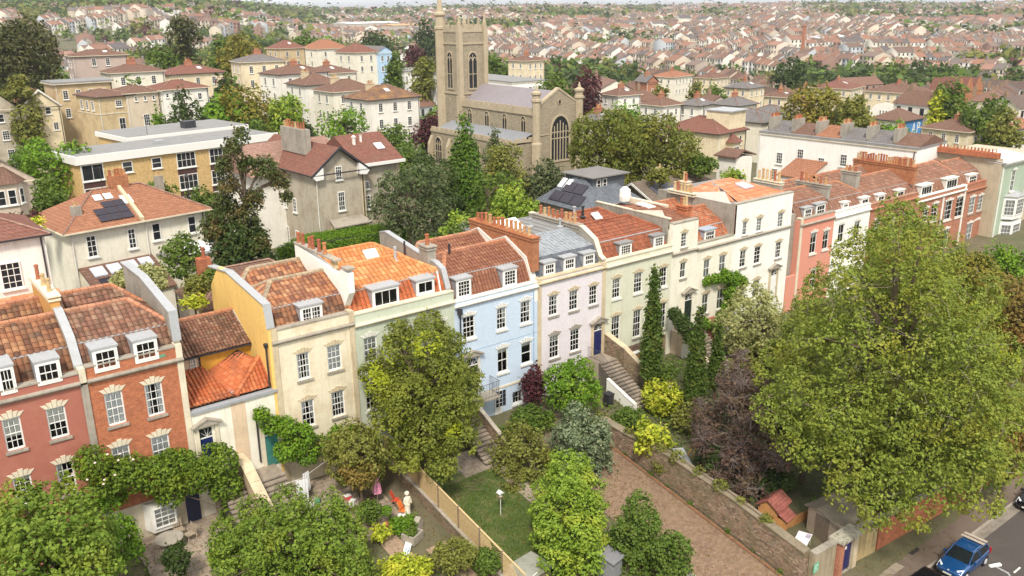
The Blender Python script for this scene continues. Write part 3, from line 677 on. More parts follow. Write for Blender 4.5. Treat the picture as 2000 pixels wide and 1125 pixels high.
# pale blue house
h5 = house(18.35, 25.8, 9.45, 9.0, PBLUE, [
    ((19.048, 8.228, 20.101, 6.56), dict(nx=3, lmat=WHITED, sill=WHITED)), ((22.014, 8.208, 22.9, 6.551), dict(nx=3, cur='tied', lmat=WHITED, sill=WHITED)), ((24.19, 8.238, 25.161, 6.519), dict(nx=3, cur='tied', lmat=WHITED, sill=WHITED)),
    ((22.033, 5.05, 22.999, 3.172), dict(nx=2, nz=2, cur='b.2', lmat=WHITED, sill=WHITED)), ((24.249, 4.993, 25.228, 3.275), dict(nx=1, nz=2, cur='b.2', lmat=WHITED, sill=WHITED)),
    ((23.398, 1.273, 24.342, 0.275), dict(nx=3, nz=2, rail=False, lintel=None, sill=WHITED))],
    'pale blue terraced house with iron balcony and brown pantile roof', base=-.4, parapet=WHITED, cornice=WHITED, extra=[21.685, 22.369, -.3, 1.9][0:0])
roof_M(h5, 7.45, 9.3, 10.9, 12.0, 12.0, T_BR, seed=5, hl=1.7, tw=.27, th=.34)
dormer(h5, 18.35, *(18.967, 20.058, 9.583, 10.818), 4, 4, False, rail=False); dormer(h5, 18.35, *(23.019, 24.131, 9.584, 10.772), 4, 4, False, rail=False)
party_wall(h5, 7.15, 7.6, [(-.02, 9.35), (.35, 9.6), (1.0, 11.15), (3.5, 12.25), (5.2, 11.6), (7.0, 12.25), (9.2, 11.3)], WHITEP, WHITED, .03)
stack(h5, 7.25, 7.85, .3, 8.2, 10.2, 12.7, BRICKO, 13, None, BRICKO, .5, .7)
MB().box(.1, 7.0, -.05, -.002, 1.95, 2.12).build('string_course', STONEL, h5)
downpipe(h5, .45, -.08, 2.1, 8.5); MB().lathe([(.2, 0), (.2, .35)], .35, -.2, 8.6, 8).build('pipe_hopper', GUTTER, h5)
MB().tube([(1.9, 3.2, 12.0), (1.9, 3.2, 12.7)], .09, 7).build('vent_pipe', GUTTER, h5)
MB().box(7.05, 7.12, -.03, -.002, 2.2, 8.9).box(0.02, 7.42, -.012, -.001, 5.55, 5.59).build('cable_run', plain('dull_blue_cable', (.3, .42, .55), .6), h5)
door(h5, .85, 2.3, 1.0, 2.7, DKDOOR, 'pediment', True, -.045, surround=WHITED)
g = (21.685, 1.36, 22.369, -0.565)
o = MB().box(g[0]-18.35, g[2]-18.35, -.06, -.002, -.35, 1.85).build('garden_door', WHITE, h5)
q = MB()
for i in range(3):
    for j in range(4): q.box(g[0]-18.35+.1+i*.32, g[0]-18.35+.36+i*.32, -.075, -.055, .55+j*.32, .82+j*.32)
q.build('door_panes', DGLASS, o)
o = MB().box(.1, 2.95, -1.3, -.01, 2.0, 2.14).build('balcony', STONEG, h5); railing(o, [(.15, -1.25, 2.14), (2.9, -1.25, 2.14), (2.9, -.05, 2.14)], 1.15)
MB().lathe([(.12, 0), (.14, .05), (.1, .3)], 5.1, -.12, 1.0, 7).build('wall_lamp', GUTTER, h5)
# lilac house with slate mansard
h6 = house(25.8, 32.75, 9.55, 9.15, LILAC, [
    ((26.923, 8.109, 27.827, 6.499), dict(lmat=STONE)), ((28.974, 8.063, 29.901, 6.45), dict(lmat=STONE)), ((31.06, 8.004, 31.941, 6.444), dict(lmat=STONE)),
    ((27.009, 4.865, 27.994, 2.99), dict(lmat=STONEG)), ((29.13, 4.876, 30.133, 3.019), dict(lmat=STONEG))],
    'lilac terraced house with blue front door and slate mansard roof', pil=('LR', STONE), base=-.3, parapet=STONE, cornice=STONE)
W6 = 6.95
m = MB(); m.poly([(0, .5, 9.4), (W6, .5, 9.4), (W6, 1.2, 10.9), (0, 1.2, 10.9)]); m.build('roof', plain('dark_slate', (.10, .11, .125), .6), h6)
m = MB(); tiles(m, [(0, 1.2, 10.9), (W6, 1.2, 10.9), (W6, 4.2, 11.75), (0, 4.2, 11.75)], .35, .2, 0, 61, False, .015); tiles(m, [(0, .5, 9.4), (W6, .5, 9.4), (W6, 1.2, 10.9), (0, 1.2, 10.9)], .35, .2, 1, 62, False, .012)
m.build('roof_slates', [islandmat('grey_slates', [(.27, .29, .31), (.31, .33, .35), (.24, .26, .28)], .6), islandmat('dark_slates', [(.10, .11, .13), (.13, .14, .16)], .6)], h6, kind='stuff')
m = MB(); m.box(0, W6, 4.2, 9.2, 11.62, 11.76); [m.box(.1+i*.78, .16+i*.78, 4.3, 9.1, 11.762, 11.82) for i in range(9)]; m.build('flat_roof', FELT, h6)
m = MB(); m.box(.8, 2.9, 5.2, 7.6, 11.77, 12.1); m.extr([(.7, 5.1, 12.1), (3.0, 5.1, 12.1), (3.0, 6.4, 12.7), (.7, 6.4, 12.7)], (0, 0, .06)); m.extr([(.7, 6.4, 12.7), (3.0, 6.4, 12.7), (3.0, 7.7, 12.1), (.7, 7.7, 12.1)], (0, 0, .06)); m.build('roof_lantern', plain('white_lantern', (.8, .82, .82), .35), h6)
for x, y in ((4.4, 6.2), (6.2, 4.6)): MB().lathe([(.3, 0), (.3, .1), (.08, .15), (.08, .55), (.14, .6), (.14, .7)], x, y, 11.77, 8).build('roof_vent', LEADL, h6)
for d_ in ((26.857, 27.818, 9.683, 10.546), (28.832, 29.836, 9.7, 10.578), (30.88, 31.875, 9.665, 10.529)): dormer(h6, 25.8, *d_, 4, 2, False, deep=1.5)
party_wall(h6, 6.7, 7.05, [(.1, 9.9), (.5, 10.1), (1.1, 11.3), (2.6, 12.05), (9.2, 12.05)], GREYR, STONEL, .05)
stack(h6, 6.6, 7.15, 3.0, 8.4, 11.5, 12.1, GREYR, 9, None, STONEG, .3, .75)
door(h6, 31.561-25.8, 2.15, .95, 2.55, DBLUE, 'pediment', True, -.045, surround=STONE)
# lime green house with red roof
h7 = house(32.75, 40.4, 9.7, 9.1, PGREEN2, [
    ((33.563, 8.108, 34.486, 6.432), dict(lmat=STONE, sill=WHITED, cur='b.5')), ((36.015, 8.097, 36.996, 6.385), dict(lmat=STONE, sill=WHITED, cur='b.4')), ((38.991, 7.982, 39.965, 6.286), dict(lmat=STONE, sill=WHITED)),
    ((33.596, 4.927, 34.559, 2.564), dict(lmat=STONE, cur='b.25')), ((36.083, 4.893, 37.022, 2.479), dict(lmat=STONE, cur='b.25')), ((39.085, 4.813, 40.063, 2.463), dict(lmat=STONE))],
    'pale lime green terraced house with brick red roof behind the tall cypress', base=-.3, parapet=STONEL, cornice=STONEL)
roof_M(h7, 7.65, 9.55, 10.9, 11.95, 11.95, T_RED, seed=7, hr=1.9, tw=.28, th=.42, pan=False, ridgem=T_RED)
for d_ in ((34.773, 35.948, 9.569, 10.628), (38.698, 39.756, 9.498, 10.622)): dormer(h7, 32.75, *d_, 4, 4, False, cheek=FELT, rail=False)
for x, y in ((2.6, 6.6), (3.3, 6.3)): MB().lathe([(.3, 0), (.12, .12), (.1, .8), (.16, .85), (.16, .95)], x, y, 11.7, 8).build('flue_pipe', LEADL if x < 3 else GUTTER, h7)
MB().extr([(4.2, 5.6, 11.35), (5.0, 5.6, 11.35), (5.0, 6.3, 11.8), (4.2, 6.3, 11.8)], (0, -.04, .1)).build('skylight', plain('pale_skylight', (.7, .72, .7), .2), h7)
MB().box(-.4, 7.4, -.02, -.002, -2, 1.9).build('basement_wall', RUBBLE, h7)
# ivory tower house with front door
h8 = house(40.4, 43.6, 11.5, 8.75, IVORY, [
    ((41.507, 10.547, 42.253, 9.306), dict(nx=2, lmat=STONE)), ((41.575, 7.964, 42.327, 6.565), dict(nx=2, nz=2, lmat=STONE))],
    'narrow ivory house taller than its neighbours with pedimented dark door', base=-.3, parapet=STONEG)
m = MB(); tiles(m, [(0, .5, 11.4), (3.2, .5, 11.4), (3.2, 4.5, 12.0), (0, 4.5, 12.0)], .3, .3, 0, 81, False); tiles(m, [(3.2, 9.2, 11.2), (0, 9.2, 11.2), (0, 4.5, 12.0), (3.2, 4.5, 12.0)], .3, .3, 0, 82, False)
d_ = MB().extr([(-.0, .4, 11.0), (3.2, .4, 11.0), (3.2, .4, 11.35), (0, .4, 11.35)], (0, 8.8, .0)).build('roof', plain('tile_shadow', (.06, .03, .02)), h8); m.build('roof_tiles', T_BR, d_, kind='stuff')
MB().box(-.1, .12, .5, 9.2, 9.5, 11.9).build('side_wall', GREYR, h8); MB().box(-.14, .16, .3, 9.2, 11.9, 11.99).box(2.9, 3.3, 3.5, 9.2, 11.6, 12.1).build('coping', STONEL, h8)
MB().extr([(1.3, 4.0, 11.95), (2.2, 4.0, 11.95), (2.2, 5.6, 12.1), (1.3, 5.6, 12.1)], (0, 0, .1)).build('skylight', plain('pale_skylight', (.7, .72, .7), .2), h8)
MB().lathe([(.5, 0), (.55, .4), (.5, 1.0), (.2, 1.3)], 2.6, 8.2, 11.8, 9).build('wrapped_satellite_dish', WHITE, h8)
door(h8, 42.278-40.4, 2.2, .95, 2.75, DKDOOR, 'pediment', True, -.045, surround=IVORY)
# ivory house with mottled roof
h9 = house(43.6, 48.5, 9.25, 8.62, IVORY, [
    ((44.635, 7.646, 45.503, 6.007), dict(nx=2, nz=2, cur='net', lmat=STONE)), ((46.735, 7.635, 47.665, 6.132), dict(nx=2, nz=2, cur='net', lmat=STONE)),
    ((44.716, 4.461, 45.612, 2.607), dict(nx=2, nz=2, cur='net', lmat=STONE)), ((46.765, 4.51, 47.672, 2.585), dict(nx=2, nz=2, cur='net', lmat=STONE))],
    'ivory terraced house with creeper and one grey topped dormer', base=-.3, parapet=STONEG)
roof_M(h9, 4.9, 9.1, 10.2, 11.4, 11.4, islandmat('mottled_tiles', [(.36, .12, .06), (.46, .17, .08), (.26, .09, .05), (.40, .20, .12)], .85), seed=9, tw=.24, th=.24, pan=False)
dormer(h9, 43.6, *(45.1, 46.348, 9.177, 10.076), 4, 2, False, cheek=plain('blue_lead', (.36, .42, .50), .4), over=.12)
stack(h9, -.3, .4, 1.2, 2.3, 10.8, 12.3, BRICKR, 3, POTY, BRICKR, .15); MB().tube([(.6, 1.4, 11.2), (.6, 1.4, 13.6)], .02, 4).build('aerial', GUTTER, h9)
# tall white house
h10 = house(48.5, 57.0, 12.0, 8.62, WHITEP, [
    ((49.695, 10.237, 50.389, 8.989), dict(nx=1, lmat=STONE)), ((51.718, 10.255, 52.557, 8.994), dict(cur='net', nx=2, lmat=STONE)), ((54.894, 10.255, 55.812, 8.862), dict(cur='net', nx=2, lmat=STONE)),
    ((49.643, 7.587, 50.561, 5.965), dict(nx=2, lmat=STONE)), ((51.74, 7.555, 52.724, 5.902), dict(nx=2, lmat=STONE)), ((54.934, 7.444, 55.872, 5.872), dict(nx=3, lmat=STONE)),
    ((51.928, 4.314, 52.966, 2.484), dict(nx=3, lmat=STONE)), ((49.744, 4.36, 50.708, 2.465), dict(nx=3, lmat=STONE))],
    'tallest white house of the terrace with grey side wall and shallow orange roof', base=-.3, parapet=STONEG, cornice=STONEG)
MB().box(-.02, .24, .02, 9.2, 8, 12.0).build('side_wall', GREYR, h10); MB().box(-.012, .2, -.0, .6, 9.3, 11.95).build('brick_quoin', BRICKR, h10)
m = MB(); tiles(m, [(1.2, .6, 11.9), (8.4, .6, 11.9), (6.0, 5.5, 12.9), (3.2, 5.5, 12.9)], .5, .7, 0, 101, False, .05); tiles(m, [(1.0, 7.5, 11.9), (1.2, .6, 11.9), (3.2, 5.5, 12.9)], .5, .7, 0, 102, False, .05)
d_ = MB().extr([(0.3, .45, 11.7), (8.4, .45, 11.7), (8.4, .45, 11.9), (.3, .45, 11.9)], (0, 8.7, 0)).build('roof', FELT, h10); m.build('roof_tiles', islandmat('flat_orange_tiles', [(.60, .22, .11), (.55, .19, .09), (.64, .28, .16)], .7), d_, kind='stuff')
MB().extr([(4.6, 2.6, 12.4), (5.9, 2.6, 12.4), (5.9, 3.8, 12.65), (4.6, 3.8, 12.65)], (0, 0, .14)).build('skylight', plain('grey_skylight', (.5, .52, .58), .15), h10)
stack(h10, -.3, .3, 4.6, 7.6, 11.9, 12.2, GREYR, 6, POTY, STONEL); stack(h10, 1.2, 1.8, 6.8, 7.6, 11.9, 12.8, GREYR, 2, POTY, STONEL, .15)
stack(h10, 8.1, 8.5, 1.2, 4.2, 12.0, 12.7, GREYR, 6, POTY, STONEL, .15, .9)
door(h10, 54.462-48.5, 2.0, .95, 2.8, WHITE, 'pediment', True, -.045, surround=STONE)
# salmon pink house, set back beside the white one
h11 = house(58.6, 64.4, 9.05, 8.35, PINK, [
    ((60.568, 7.408, 61.658, 5.291), dict(nx=2, nz=2, lmat=WHITED, sill=WHITED)), ((62.719, 7.264, 63.772, 5.34), dict(nx=2, nz=2, lmat=WHITED, sill=WHITED)),
    ((61.187, 3.418, 62.194, 1.603), dict(nx=2, nz=2, lmat=WHITED, sill=WHITED))],
    'salmon pink terraced house with two white dormers next to the tallest white house', pil=('L', STONEL), base=-.3, parapet=STONEG)
roof_M(h11, 5.8, 8.9, 10.4, 11.1, 11.1, T_PK, seed=11, tw=.36, th=.42, hr=0)
for d_ in ((59.788, 60.929, 8.885, 9.896), (61.774, 63.185, 8.905, 9.989)): dormer(h11, 58.6, *d_, 3, 2, False, cheek=LEADL)
MB().box(-1.57, -.03, .6, 9, -2, 9.6).build('recessed_side', GREYR, h11); MB().box(-1.55, .0, -.05, .28, -2, 3.6).build('porch_wall', PINK, h11)
stack(h11, 5.5, 6.0, .9, 4.6, 10.2, 11.5, GREYR, 6, None, STONEG, .2, .8)
# white rendered pair
h12 = house(64.4, 71.0, 8.9, 8.2, WHITEP, [((65.37, 7.47, 66.469, 5.572), dict(nx=2, nz=2, lmat=WHITED)), ((68.269, 7.389, 69.419, 5.51), dict(nx=2, nz=2, lmat=WHITED))],
    'white terraced house with rosy roof beside the salmon pink one, partly behind the huge tree', base=-.3, parapet=WHITED, cornice=WHITED)
roof_M(h12, 6.6, 8.75, 9.9, 10.9, 10.9, T_PK, seed=12, tw=.36, th=.42, hr=1.4)
for d_ in ((66.507, 67.399, 8.701, 9.468), (69.898, 71.168, 8.53, 9.471)): dormer(h12, 64.4, *d_, 2, 2, False, cheek=WHITED)
stack(h12, 6.3, 7.0, 1.8, 3.6, 10.2, 11.9, GREYR, 4, None, STONEG, .2, .5)
h13 = house(71.0, 80.6, 8.75, 8.1, BRICKR2, [((78.965, 6.766, 80.17, 5.476), dict(nx=2, lmat=WHITED, sill=WHITED)), ((75.023, 6.846, 76.283, 5.051), dict(nx=2, lmat=WHITED, sill=WHITED)), ((72.155, 6.95, 73.379, 5.072), dict(nx=2, lmat=WHITED, sill=WHITED))],
    'brick terraced house with two small hipped dormers left of the red brick pilastered one', base=-.3, parapet=BRICKR2, cornice=BRICKR2)
roof_M(h13, 9.6, 8.6, 9.7, 10.85, 10.85, T_PK, seed=13, tw=.36, th=.42, hl=0)
for d_ in ((73.069, 74.297, 8.413, 9.36), (76.93, 78.303, 8.301, 9.339)): dormer(h13, 71.0, *d_, 2, 2, False, cheek=WHITED)
stack(h13, 9.3, 9.85, .6, 8.0, 9.6, 11.5, BRICKO, 22, None, BRICKO, .2, .8)
h14 = house(80.6, 92.0, 8.1, 7.5, BRICKR2, [
    ((82.212, 6.636, 83.625, 4.996), dict(nx=2, lmat=WHITED, sill=WHITED)), ((84.203, 6.88, 85.761, 4.906), dict(nx=2, lmat=WHITED, sill=WHITED)), ((87.362, 6.791, 89.181, 4.503), dict(nx=2, lmat=WHITED, sill=WHITED)), ((90.07, 6.87, 91.889, 4.464), dict(nx=2, lmat=WHITED, sill=WHITED)),
    ((87.7, 3.312, 89.306, 1.165), dict(nx=2, lmat=WHITED, sill=WHITED))],
    'red brick terraced house with white pilaster strips and wide triple dormers', pil=('R', WHITED), base=-.3, parapet=WHITED, cornice=WHITED)
roof_M(h14, 11.4, 7.95, 9.3, 10.7, 10.7, T_PK, seed=14, tw=.36, th=.42, hr=1.6)
for d_ in ((82.142, 84.478, 8.124, 9.167), (87.822, 90.361, 8.067, 9.208)): dormer(h14, 80.6, *d_, 4, 1, False, cheek=WHITED, rail=False)
MB().box(5.9, 6.25, -.07, -.002, -2, 7.45).build('pilaster', WHITED, h14)
h15 = house(92.0, 97.2, 8.1, 7.2, BRICKR2, [
    ((93.377, 6.381, 94.93, 4.388), dict(nx=2, cur='net', lmat=WHITED)), ((95.565, 6.3, 97.051, 4.395), dict(nx=2, cur='net', lmat=WHITED)),
    ((93.713, 3.105, 95.279, 0.453), dict(nx=2, cur='net', lmat=WHITED)), ((95.512, 3.208, 97.476, 0.075), dict(nx=2, cur='net', lmat=WHITED))],
    'narrow pale brick terraced house next to the sage green bay fronted one', base=-.3, parapet=BRICKR2, cornice=BRICKR2)
roof_M(h15, 5.2, 7.95, 9.3, 10.4, 10.4, T_PK, seed=15, tw=.36, th=.42)
dormer(h15, 92.0, *(93.338, 95.209, 8.032, 9.012), 3, 2, False, cheek=WHITED)
MB().extr([(.3, -2.6, .3), (.3, 0, .3), (.3, 0, .7), (.3, -2.6, .6)], (4.6, 0, 0)).build('porch_roof', WHITED, h15)
# sage green house with stacked bay windows
h16 = thing('terraced_house', 'sage green house with two stacked white bay windows at the right end', 'house', (97.2, 0, 0), 0, 'terraced houses of the painted row')
m = MB(); m.box(0, 7.2, -1.6, 9, -4, 10.3); m.build('wall', SAGE, h16)
MB().box(-.2, -.005, -1.5, 9, -2, 10.9).build('side_wall', stucco('buff_side_render', (.50, .42, .30), (.25, .2, .14), .4), h16)
MB().box(7.22, 16, -1.2, 9, -4, 9.9).build('buff_end_wall', stucco('buff_side_render', (.5, .42, .3)), h16)
MB().box(-.25, 7.4, -2.1, .2, 10.31, 10.42).extr([(-.3, -2.1, 10.43), (7.4, -2.1, 10.43), (7.4, 2, 10.9), (-.3, 2, 10.9)], (0, 0, .06)).build('roof', plain('white_roof_sheet', (.6, .6, .58), .6), h16)
MB().box(-.24, -.21, -1.2, 8.6, 10.9, 11.5).box(-.7, .3, -1.0, 8.4, 10.91, 11.5).build('chimney_stack', BRICKR, h16); pots(h16, [(-.2, -.6+i*.42, 11.5) for i in range(21)], .4, None, .12)
MB().box(.02, .3, -1.68, -1.602, 0, 10.2).box(6.9, 7.18, -1.68, -1.602, 0, 10.2).box(.3, 6.9, -1.66, -1.602, 9.9, 10.2).build('pilaster', WHITED, h16)
window(h16, 2.6, -1.62, 6.6, 1.0, 2.6, 2, 4, dark=False, lintel='arch', lmat=WHITED, sill=WHITED)
for zb_, nm in ((.3, 'lower'), (3.2, 'upper')):
    z0, z1 = (.6, 2.6) if nm == 'lower' else (3.75, 5.75)
    m = MB(); m.extr([(1.7, -1.6, z0-.5), (2.5, -2.7, z0-.5), (5.0, -2.7, z0-.5), (5.8, -1.6, z0-.5)], (0, 0, z1-z0+.8)); bw = m.build('bay', WHITE, h16)
    window(bw, 2.75, -2.72, z0, 2.0, z1-z0, 4, 4, dark=False); window(bw, 5.08, -2.62, z0, 1.15, z1-z0, 3, 4, dark=False, rz=R(54)); window(bw, 1.78, -1.75, z0, 1.15, z1-z0, 3, 4, dark=False, rz=R(-54))
    if nm == 'upper': MB().extr([(1.5, -1.6, z1+.32), (2.4, -2.9, z1+.32), (5.1, -2.9, z1+.32), (6.0, -1.6, z1+.32), (3.75, -1.6, z1+.85)], (0, 0, .06)).build('bay_roof', LEADL, h16)

# ------------------------------------------------------------------ villas, flats and church behind the terrace
VWC = {}
def vwin(parent, face, u, z, wd, h, L, Wd, nx=2, nz=4, off=0, frame=None):
    """sash window standing just proud of a far wall; face 'f' runs along x at y=0, face 's' is the wall x=0 (u measured from its far end)"""
    frame = frame or WHITE
    key = (round(wd, 1), round(h, 1), nx, nz, frame.name)
    if key not in VWC:
        m = MB(); f = .09
        m.box(0, f, -.05, .05, 0, h); m.box(wd-f, wd, -.05, .05, 0, h); m.box(f, wd-f, -.05, .05, h-f, h); m.box(-.1, wd+.1, -.14, .05, -.12, -.001); m.box(f, wd-f, -.05, .05, 0, f)
        b = .022
        for i in range(1, nx): m.box(f+(wd-2*f)*i/nx-b, f+(wd-2*f)*i/nx+b, -.03, .04, f, h-f)
        for j in range(1, nz): m.box(f, wd-f, -.028, .038, h*j/nz-b, h*j/nz+b)
        g = MB().poly([(f, -.005, f), (wd-f, -.005, f), (wd-f, -.005, h-f), (f, -.005, h-f)])
        VWC[key] = (m.me('window', frame), g.me('pane', DGLASS))
    fm, gm = VWC[key]
    loc, rz = ((u, -.04, z), 0) if face == 'f' else ((-.04, Wd-u, z), R(-90))
    o = link('window', fm, parent, loc, rz); link('pane', gm, o); return o
def hip_roof(parent, L, W, z, pitch=.42, over=.35, mat=RT_BROWN, kind='hip', ends=(1, 1), ridge_x=None):
    m = MB(); o = over; rise = (W/2 if W <= L else L/2)*pitch
    a, b, c, d = (-o, -o, z), (L+o, -o, z), (L+o, W+o, z), (-o, W+o, z)
    if kind == 'flat':
        m.box(-o, L+o, -o, W+o, z, z+.35)
    elif kind in ('hip', 'gable'):
        if W <= L:
            i0 = (W/2 if ends[0] else -o) if kind == 'hip' else -o; i1 = (L-W/2 if ends[1] else L+o) if kind == 'hip' else L+o
            if i0 > i1: i0 = i1 = L/2
            r0, r1 = (i0, W/2, z+rise), (i1, W/2, z+rise)
            m.poly([a, b, r1, r0]); m.poly([c, d, r0, r1])
            if kind == 'hip': m.poly([b, c, r1]); m.poly([d, a, r0])
        else:
            i0 = (L/2 if ends[0] else -o) if kind == 'hip' else -o; i1 = (W-L/2 if ends[1] else W+o) if kind == 'hip' else W+o
            if i0 > i1: i0 = i1 = W/2
            r0, r1 = (L/2, i0, z+rise), (L/2, i1, z+rise)
            m.poly([d, a, r0, r1]); m.poly([b, c, r1, r0])
            if kind == 'hip': m.poly([a, b, r0]); m.poly([c, d, r1])
        if kind == 'hip': m.poly([a, d, c, b])
    r = m.build('roof', mat, parent)
    g = MB(); g.box(-o-.08, L+o+.08, -o-.1, -o+.02, z-.12, z+.0); g.box(-o-.1, -o+.02, -o-.1, W+o+.08, z-.121, z-.001); g.build('gutter', STONEL if rnd.random() < .6 else GUTTER, parent)
    if kind == 'hip':
        q = MB()
        if W <= L:
            for s, t in ((a, r0), (b, r1), (r0, r1)): q.tube([Vector(s)+Vector((0, 0, .02)), Vector(t)+Vector((0, 0, .05))], .09, 4)
        else:
            for s, t in ((a, r0), (b, r0), (d, r1), (r0, r1)): q.tube([Vector(s)+Vector((0, 0, .02)), Vector(t)+Vector((0, 0, .05))], .09, 4)
        q.build('hip_tiles', RT_ROSE, r)
    return r, rise
def villa(spec, wall, roof, label, fw=(), sw=(), kind='hip', pitch=.42, over=.35, cat='house', name='villa', chim=(), group=None, gridf=None, grids=None, wsz=(.95, 1.75), ends=(1, 1), band=None, depth=None):
    loc, L, W, rot = spec
    gz = min(ground(loc[0], loc[1]), loc[2]-5)-1.0
    v = thing(name, label, cat, (loc[0], loc[1], gz), rot, group); ze = loc[2]-gz
    m = MB(); 
    if kind == 'gable':
        rise = (W/2 if W <= L else L/2)*pitch; k = MB()
        if W <= L: m.extr([(0, 0, 0), (0, 0, ze), (0, W/2, ze+rise*.97), (0, W, ze), (0, W, 0)], (L, 0, 0))
        else: m.extr([(0, 0, 0), (L, 0, 0), (L, 0, ze), (L/2, 0, ze+rise*.97), (0, 0, ze)], (0, W, 0))
    else: m.box(0, L, 0, W, 0, ze-.002)
    m.build('wall', wall, v)
    r, rise = hip_roof(v, L, W, ze, pitch, over, roof, kind, ends)
    if band: MB().box(-.06, L+.06, -.07, -.003, ze-band, ze-band+.18).box(-.07, -.003, -.07, W, ze-band, ze-band+.18).build('string_course', STONEL, v)
    wd, h = wsz
    for (cols, rows, top, step, marg), face in ((gridf, 'f'), (grids, 's')):
        if not cols: continue
        span = (L if face == 'f' else W)
        for j in range(rows):
            for i in range(cols):
                u = marg+(span-2*marg)*(i+.5)/cols-wd/2
                vwin(v, face, u, ze-top-h-j*step, wd, h, L, W, 2, 4)
    for u, zt, a, b, *k in fw: vwin(v, 'f', u, ze-zt-b, a, b, L, W, *k)
    for u, zt, a, b, *k in sw: vwin(v, 's', u, ze-zt-b, a, b, L, W, *k)
    for k_, x in enumerate((.25, L-.25)): MB().tube([(x, -.08, 0), (x, -.08, ze-.12)], .06, 5).build('drainpipe', GUTTER if k_ else WHITED, v)
    if rise > 1 and rnd.random() < .6: MB().tube([(L*.4, W*.5, ze+rise*.9), (L*.4, W*.5, ze+rise+2.0)], .03, 4).tube([(L*.4-.5, W*.5, ze+rise+1.9), (L*.4+.5, W*.5, ze+rise+1.9)], .025, 4).build('aerial', GUTTER, v)
    if kind == 'hip' and rnd.random() < .6 and W <= L+3:
        u = L*rnd.uniform(.35, .6); MB().extr([(u, -over+W*.28, ze+rise*.5), (u+.9, -over+W*.28, ze+rise*.5), (u+.9, -over+W*.4, ze+rise*.72), (u, -over+W*.4, ze+rise*.72)], (0, -.03, .12)).build('rooflight', plain('pale_skylight', (.7, .72, .7), .2), r)
    for cx, cy, cl, n, hh in chim:
        x, y = cx*L, cy*W; z0 = ze+rise*.2
        s = MB().box(x-cl/2, x+cl/2, y-.3, y+.3, z0, ze+rise+hh).box(x-cl/2-.07, x+cl/2+.07, y-.37, y+.37, ze+rise+hh+.002, ze+rise+hh+.12).build('chimney_stack', (GREYR, BRICKR2, STONE)[n % 3], v)
        pots(s, [(x-cl/2+.2+(cl-.4)*(i+.5)/n, y, ze+rise+hh+.12) for i in range(n)], .6, POTY if n % 2 else POT, .13)
    return v, L, W, ze, rise
N0 = (0, 0, 0, 0, 0)
CR1 = stucco('cream_villa_render', (.76, .72, .60), (.46, .40, .28), .35); CR2 = stucco('warm_cream_render', (.72, .62, .43), (.4, .3, .18), .5); OC2 = stucco('golden_stone_wall', (.56, .43, .25), (.28, .2, .11), .6)
GR2 = stucco('grey_brown_render', (.45, .40, .315), (.26, .19, .12), .6, dirt=.5); WH2 = stucco('villa_white', (.80, .77, .70), (.5, .44, .34), .25); PKG = stucco('pinkish_grey_render', (.48, .38, .33), (.3, .24, .2), .3)
YB = brickmat('buff_yellow_brick', (.68, .46, .19), (.60, .39, .15), (.48, .36, .2), stain=(.40, .25, .10), amt=.25)
SOLAR = plain('solar_panel', (.03, .024, .035), .25, .2, 8)
# pair of cream semis with solar panels
spec = ((1.034, 31.805, 11.037), 12.3, 8, 0.14)
v, L, W, ze, rise = villa(spec, CR1, RT_ORANGE, 'cream rendered villa with orange hipped roof, solar panels and rooflights', gridf=N0, grids=N0, kind='hip', pitch=.62, over=.5,
    fw=[(1.35, .55, .85, 1.9, 2, 4), (4.9, .6, .7, 1.8, 2, 4), (7.1, .5, .8, 1.6, 1, 2), (10.5, .5, .75, 1.55, 1, 2)])
def on_slope(u, t, d=.0):    # front slope of the roof: u along eave, t up the slope from the eave 0..1, d proud
    return (u, -.5+t*(W/2+.5), ze+t*rise+d)
o = MB()
for i in range(3):
    for j in range(3):
        if i == 0 and j == 2: continue
        a, b = 2.9+i*.98, 2.9+(i+1)*.98-.05; t0, t1 = .12+j*.17, .12+(j+1)*.17-.012
        o = MB().extr([on_slope(a, t0, .1), on_slope(b, t0, .1), on_slope(b, t1, .1), on_slope(a, t1, .1)], (0, -.01, .05)); o.build('solar_panel', SOLAR, v)
for a, b in ((3.6, 4.3), (4.5, 5.2)):
    MB().extr([on_slope(a, .68, .08), on_slope(b, .68, .08), on_slope(b, .82, .08), on_slope(a, .82, .08)], (0, 0, .08)).build('rooflight', plain('pale_skylight', (.7, .72, .7), .2), v)
MB().extr([on_slope(6.1, -.0, .0), on_slope(6.4, 0, 0), on_slope(6.4, .98, .0), on_slope(6.1, .98, .0)], (0, 0, .32)).build('party_parapet', STONE, v)
MB().box(5.6, 7.2, W/2-.3, W/2+.5, ze+rise-1.2, ze+rise+1.0).build('chimney_stack', BRICKO, v); pots(v, [(5.75+i*.26, W/2+.1, ze+rise+1.0) for i in range(6)], .5)
MB().box(1.2, 1.9, 1.3, 2.0, ze, ze+1.8).build('chimney_stack', GREYR, v); MB().box(11.0, 11.7, 6.5, 7.1, ze, ze+2.4).build('chimney_stack', GREYR, v); pots(v, [(1.55, 1.65, ze+1.8), (11.35, 6.8, ze+2.4)], .4, POTY)
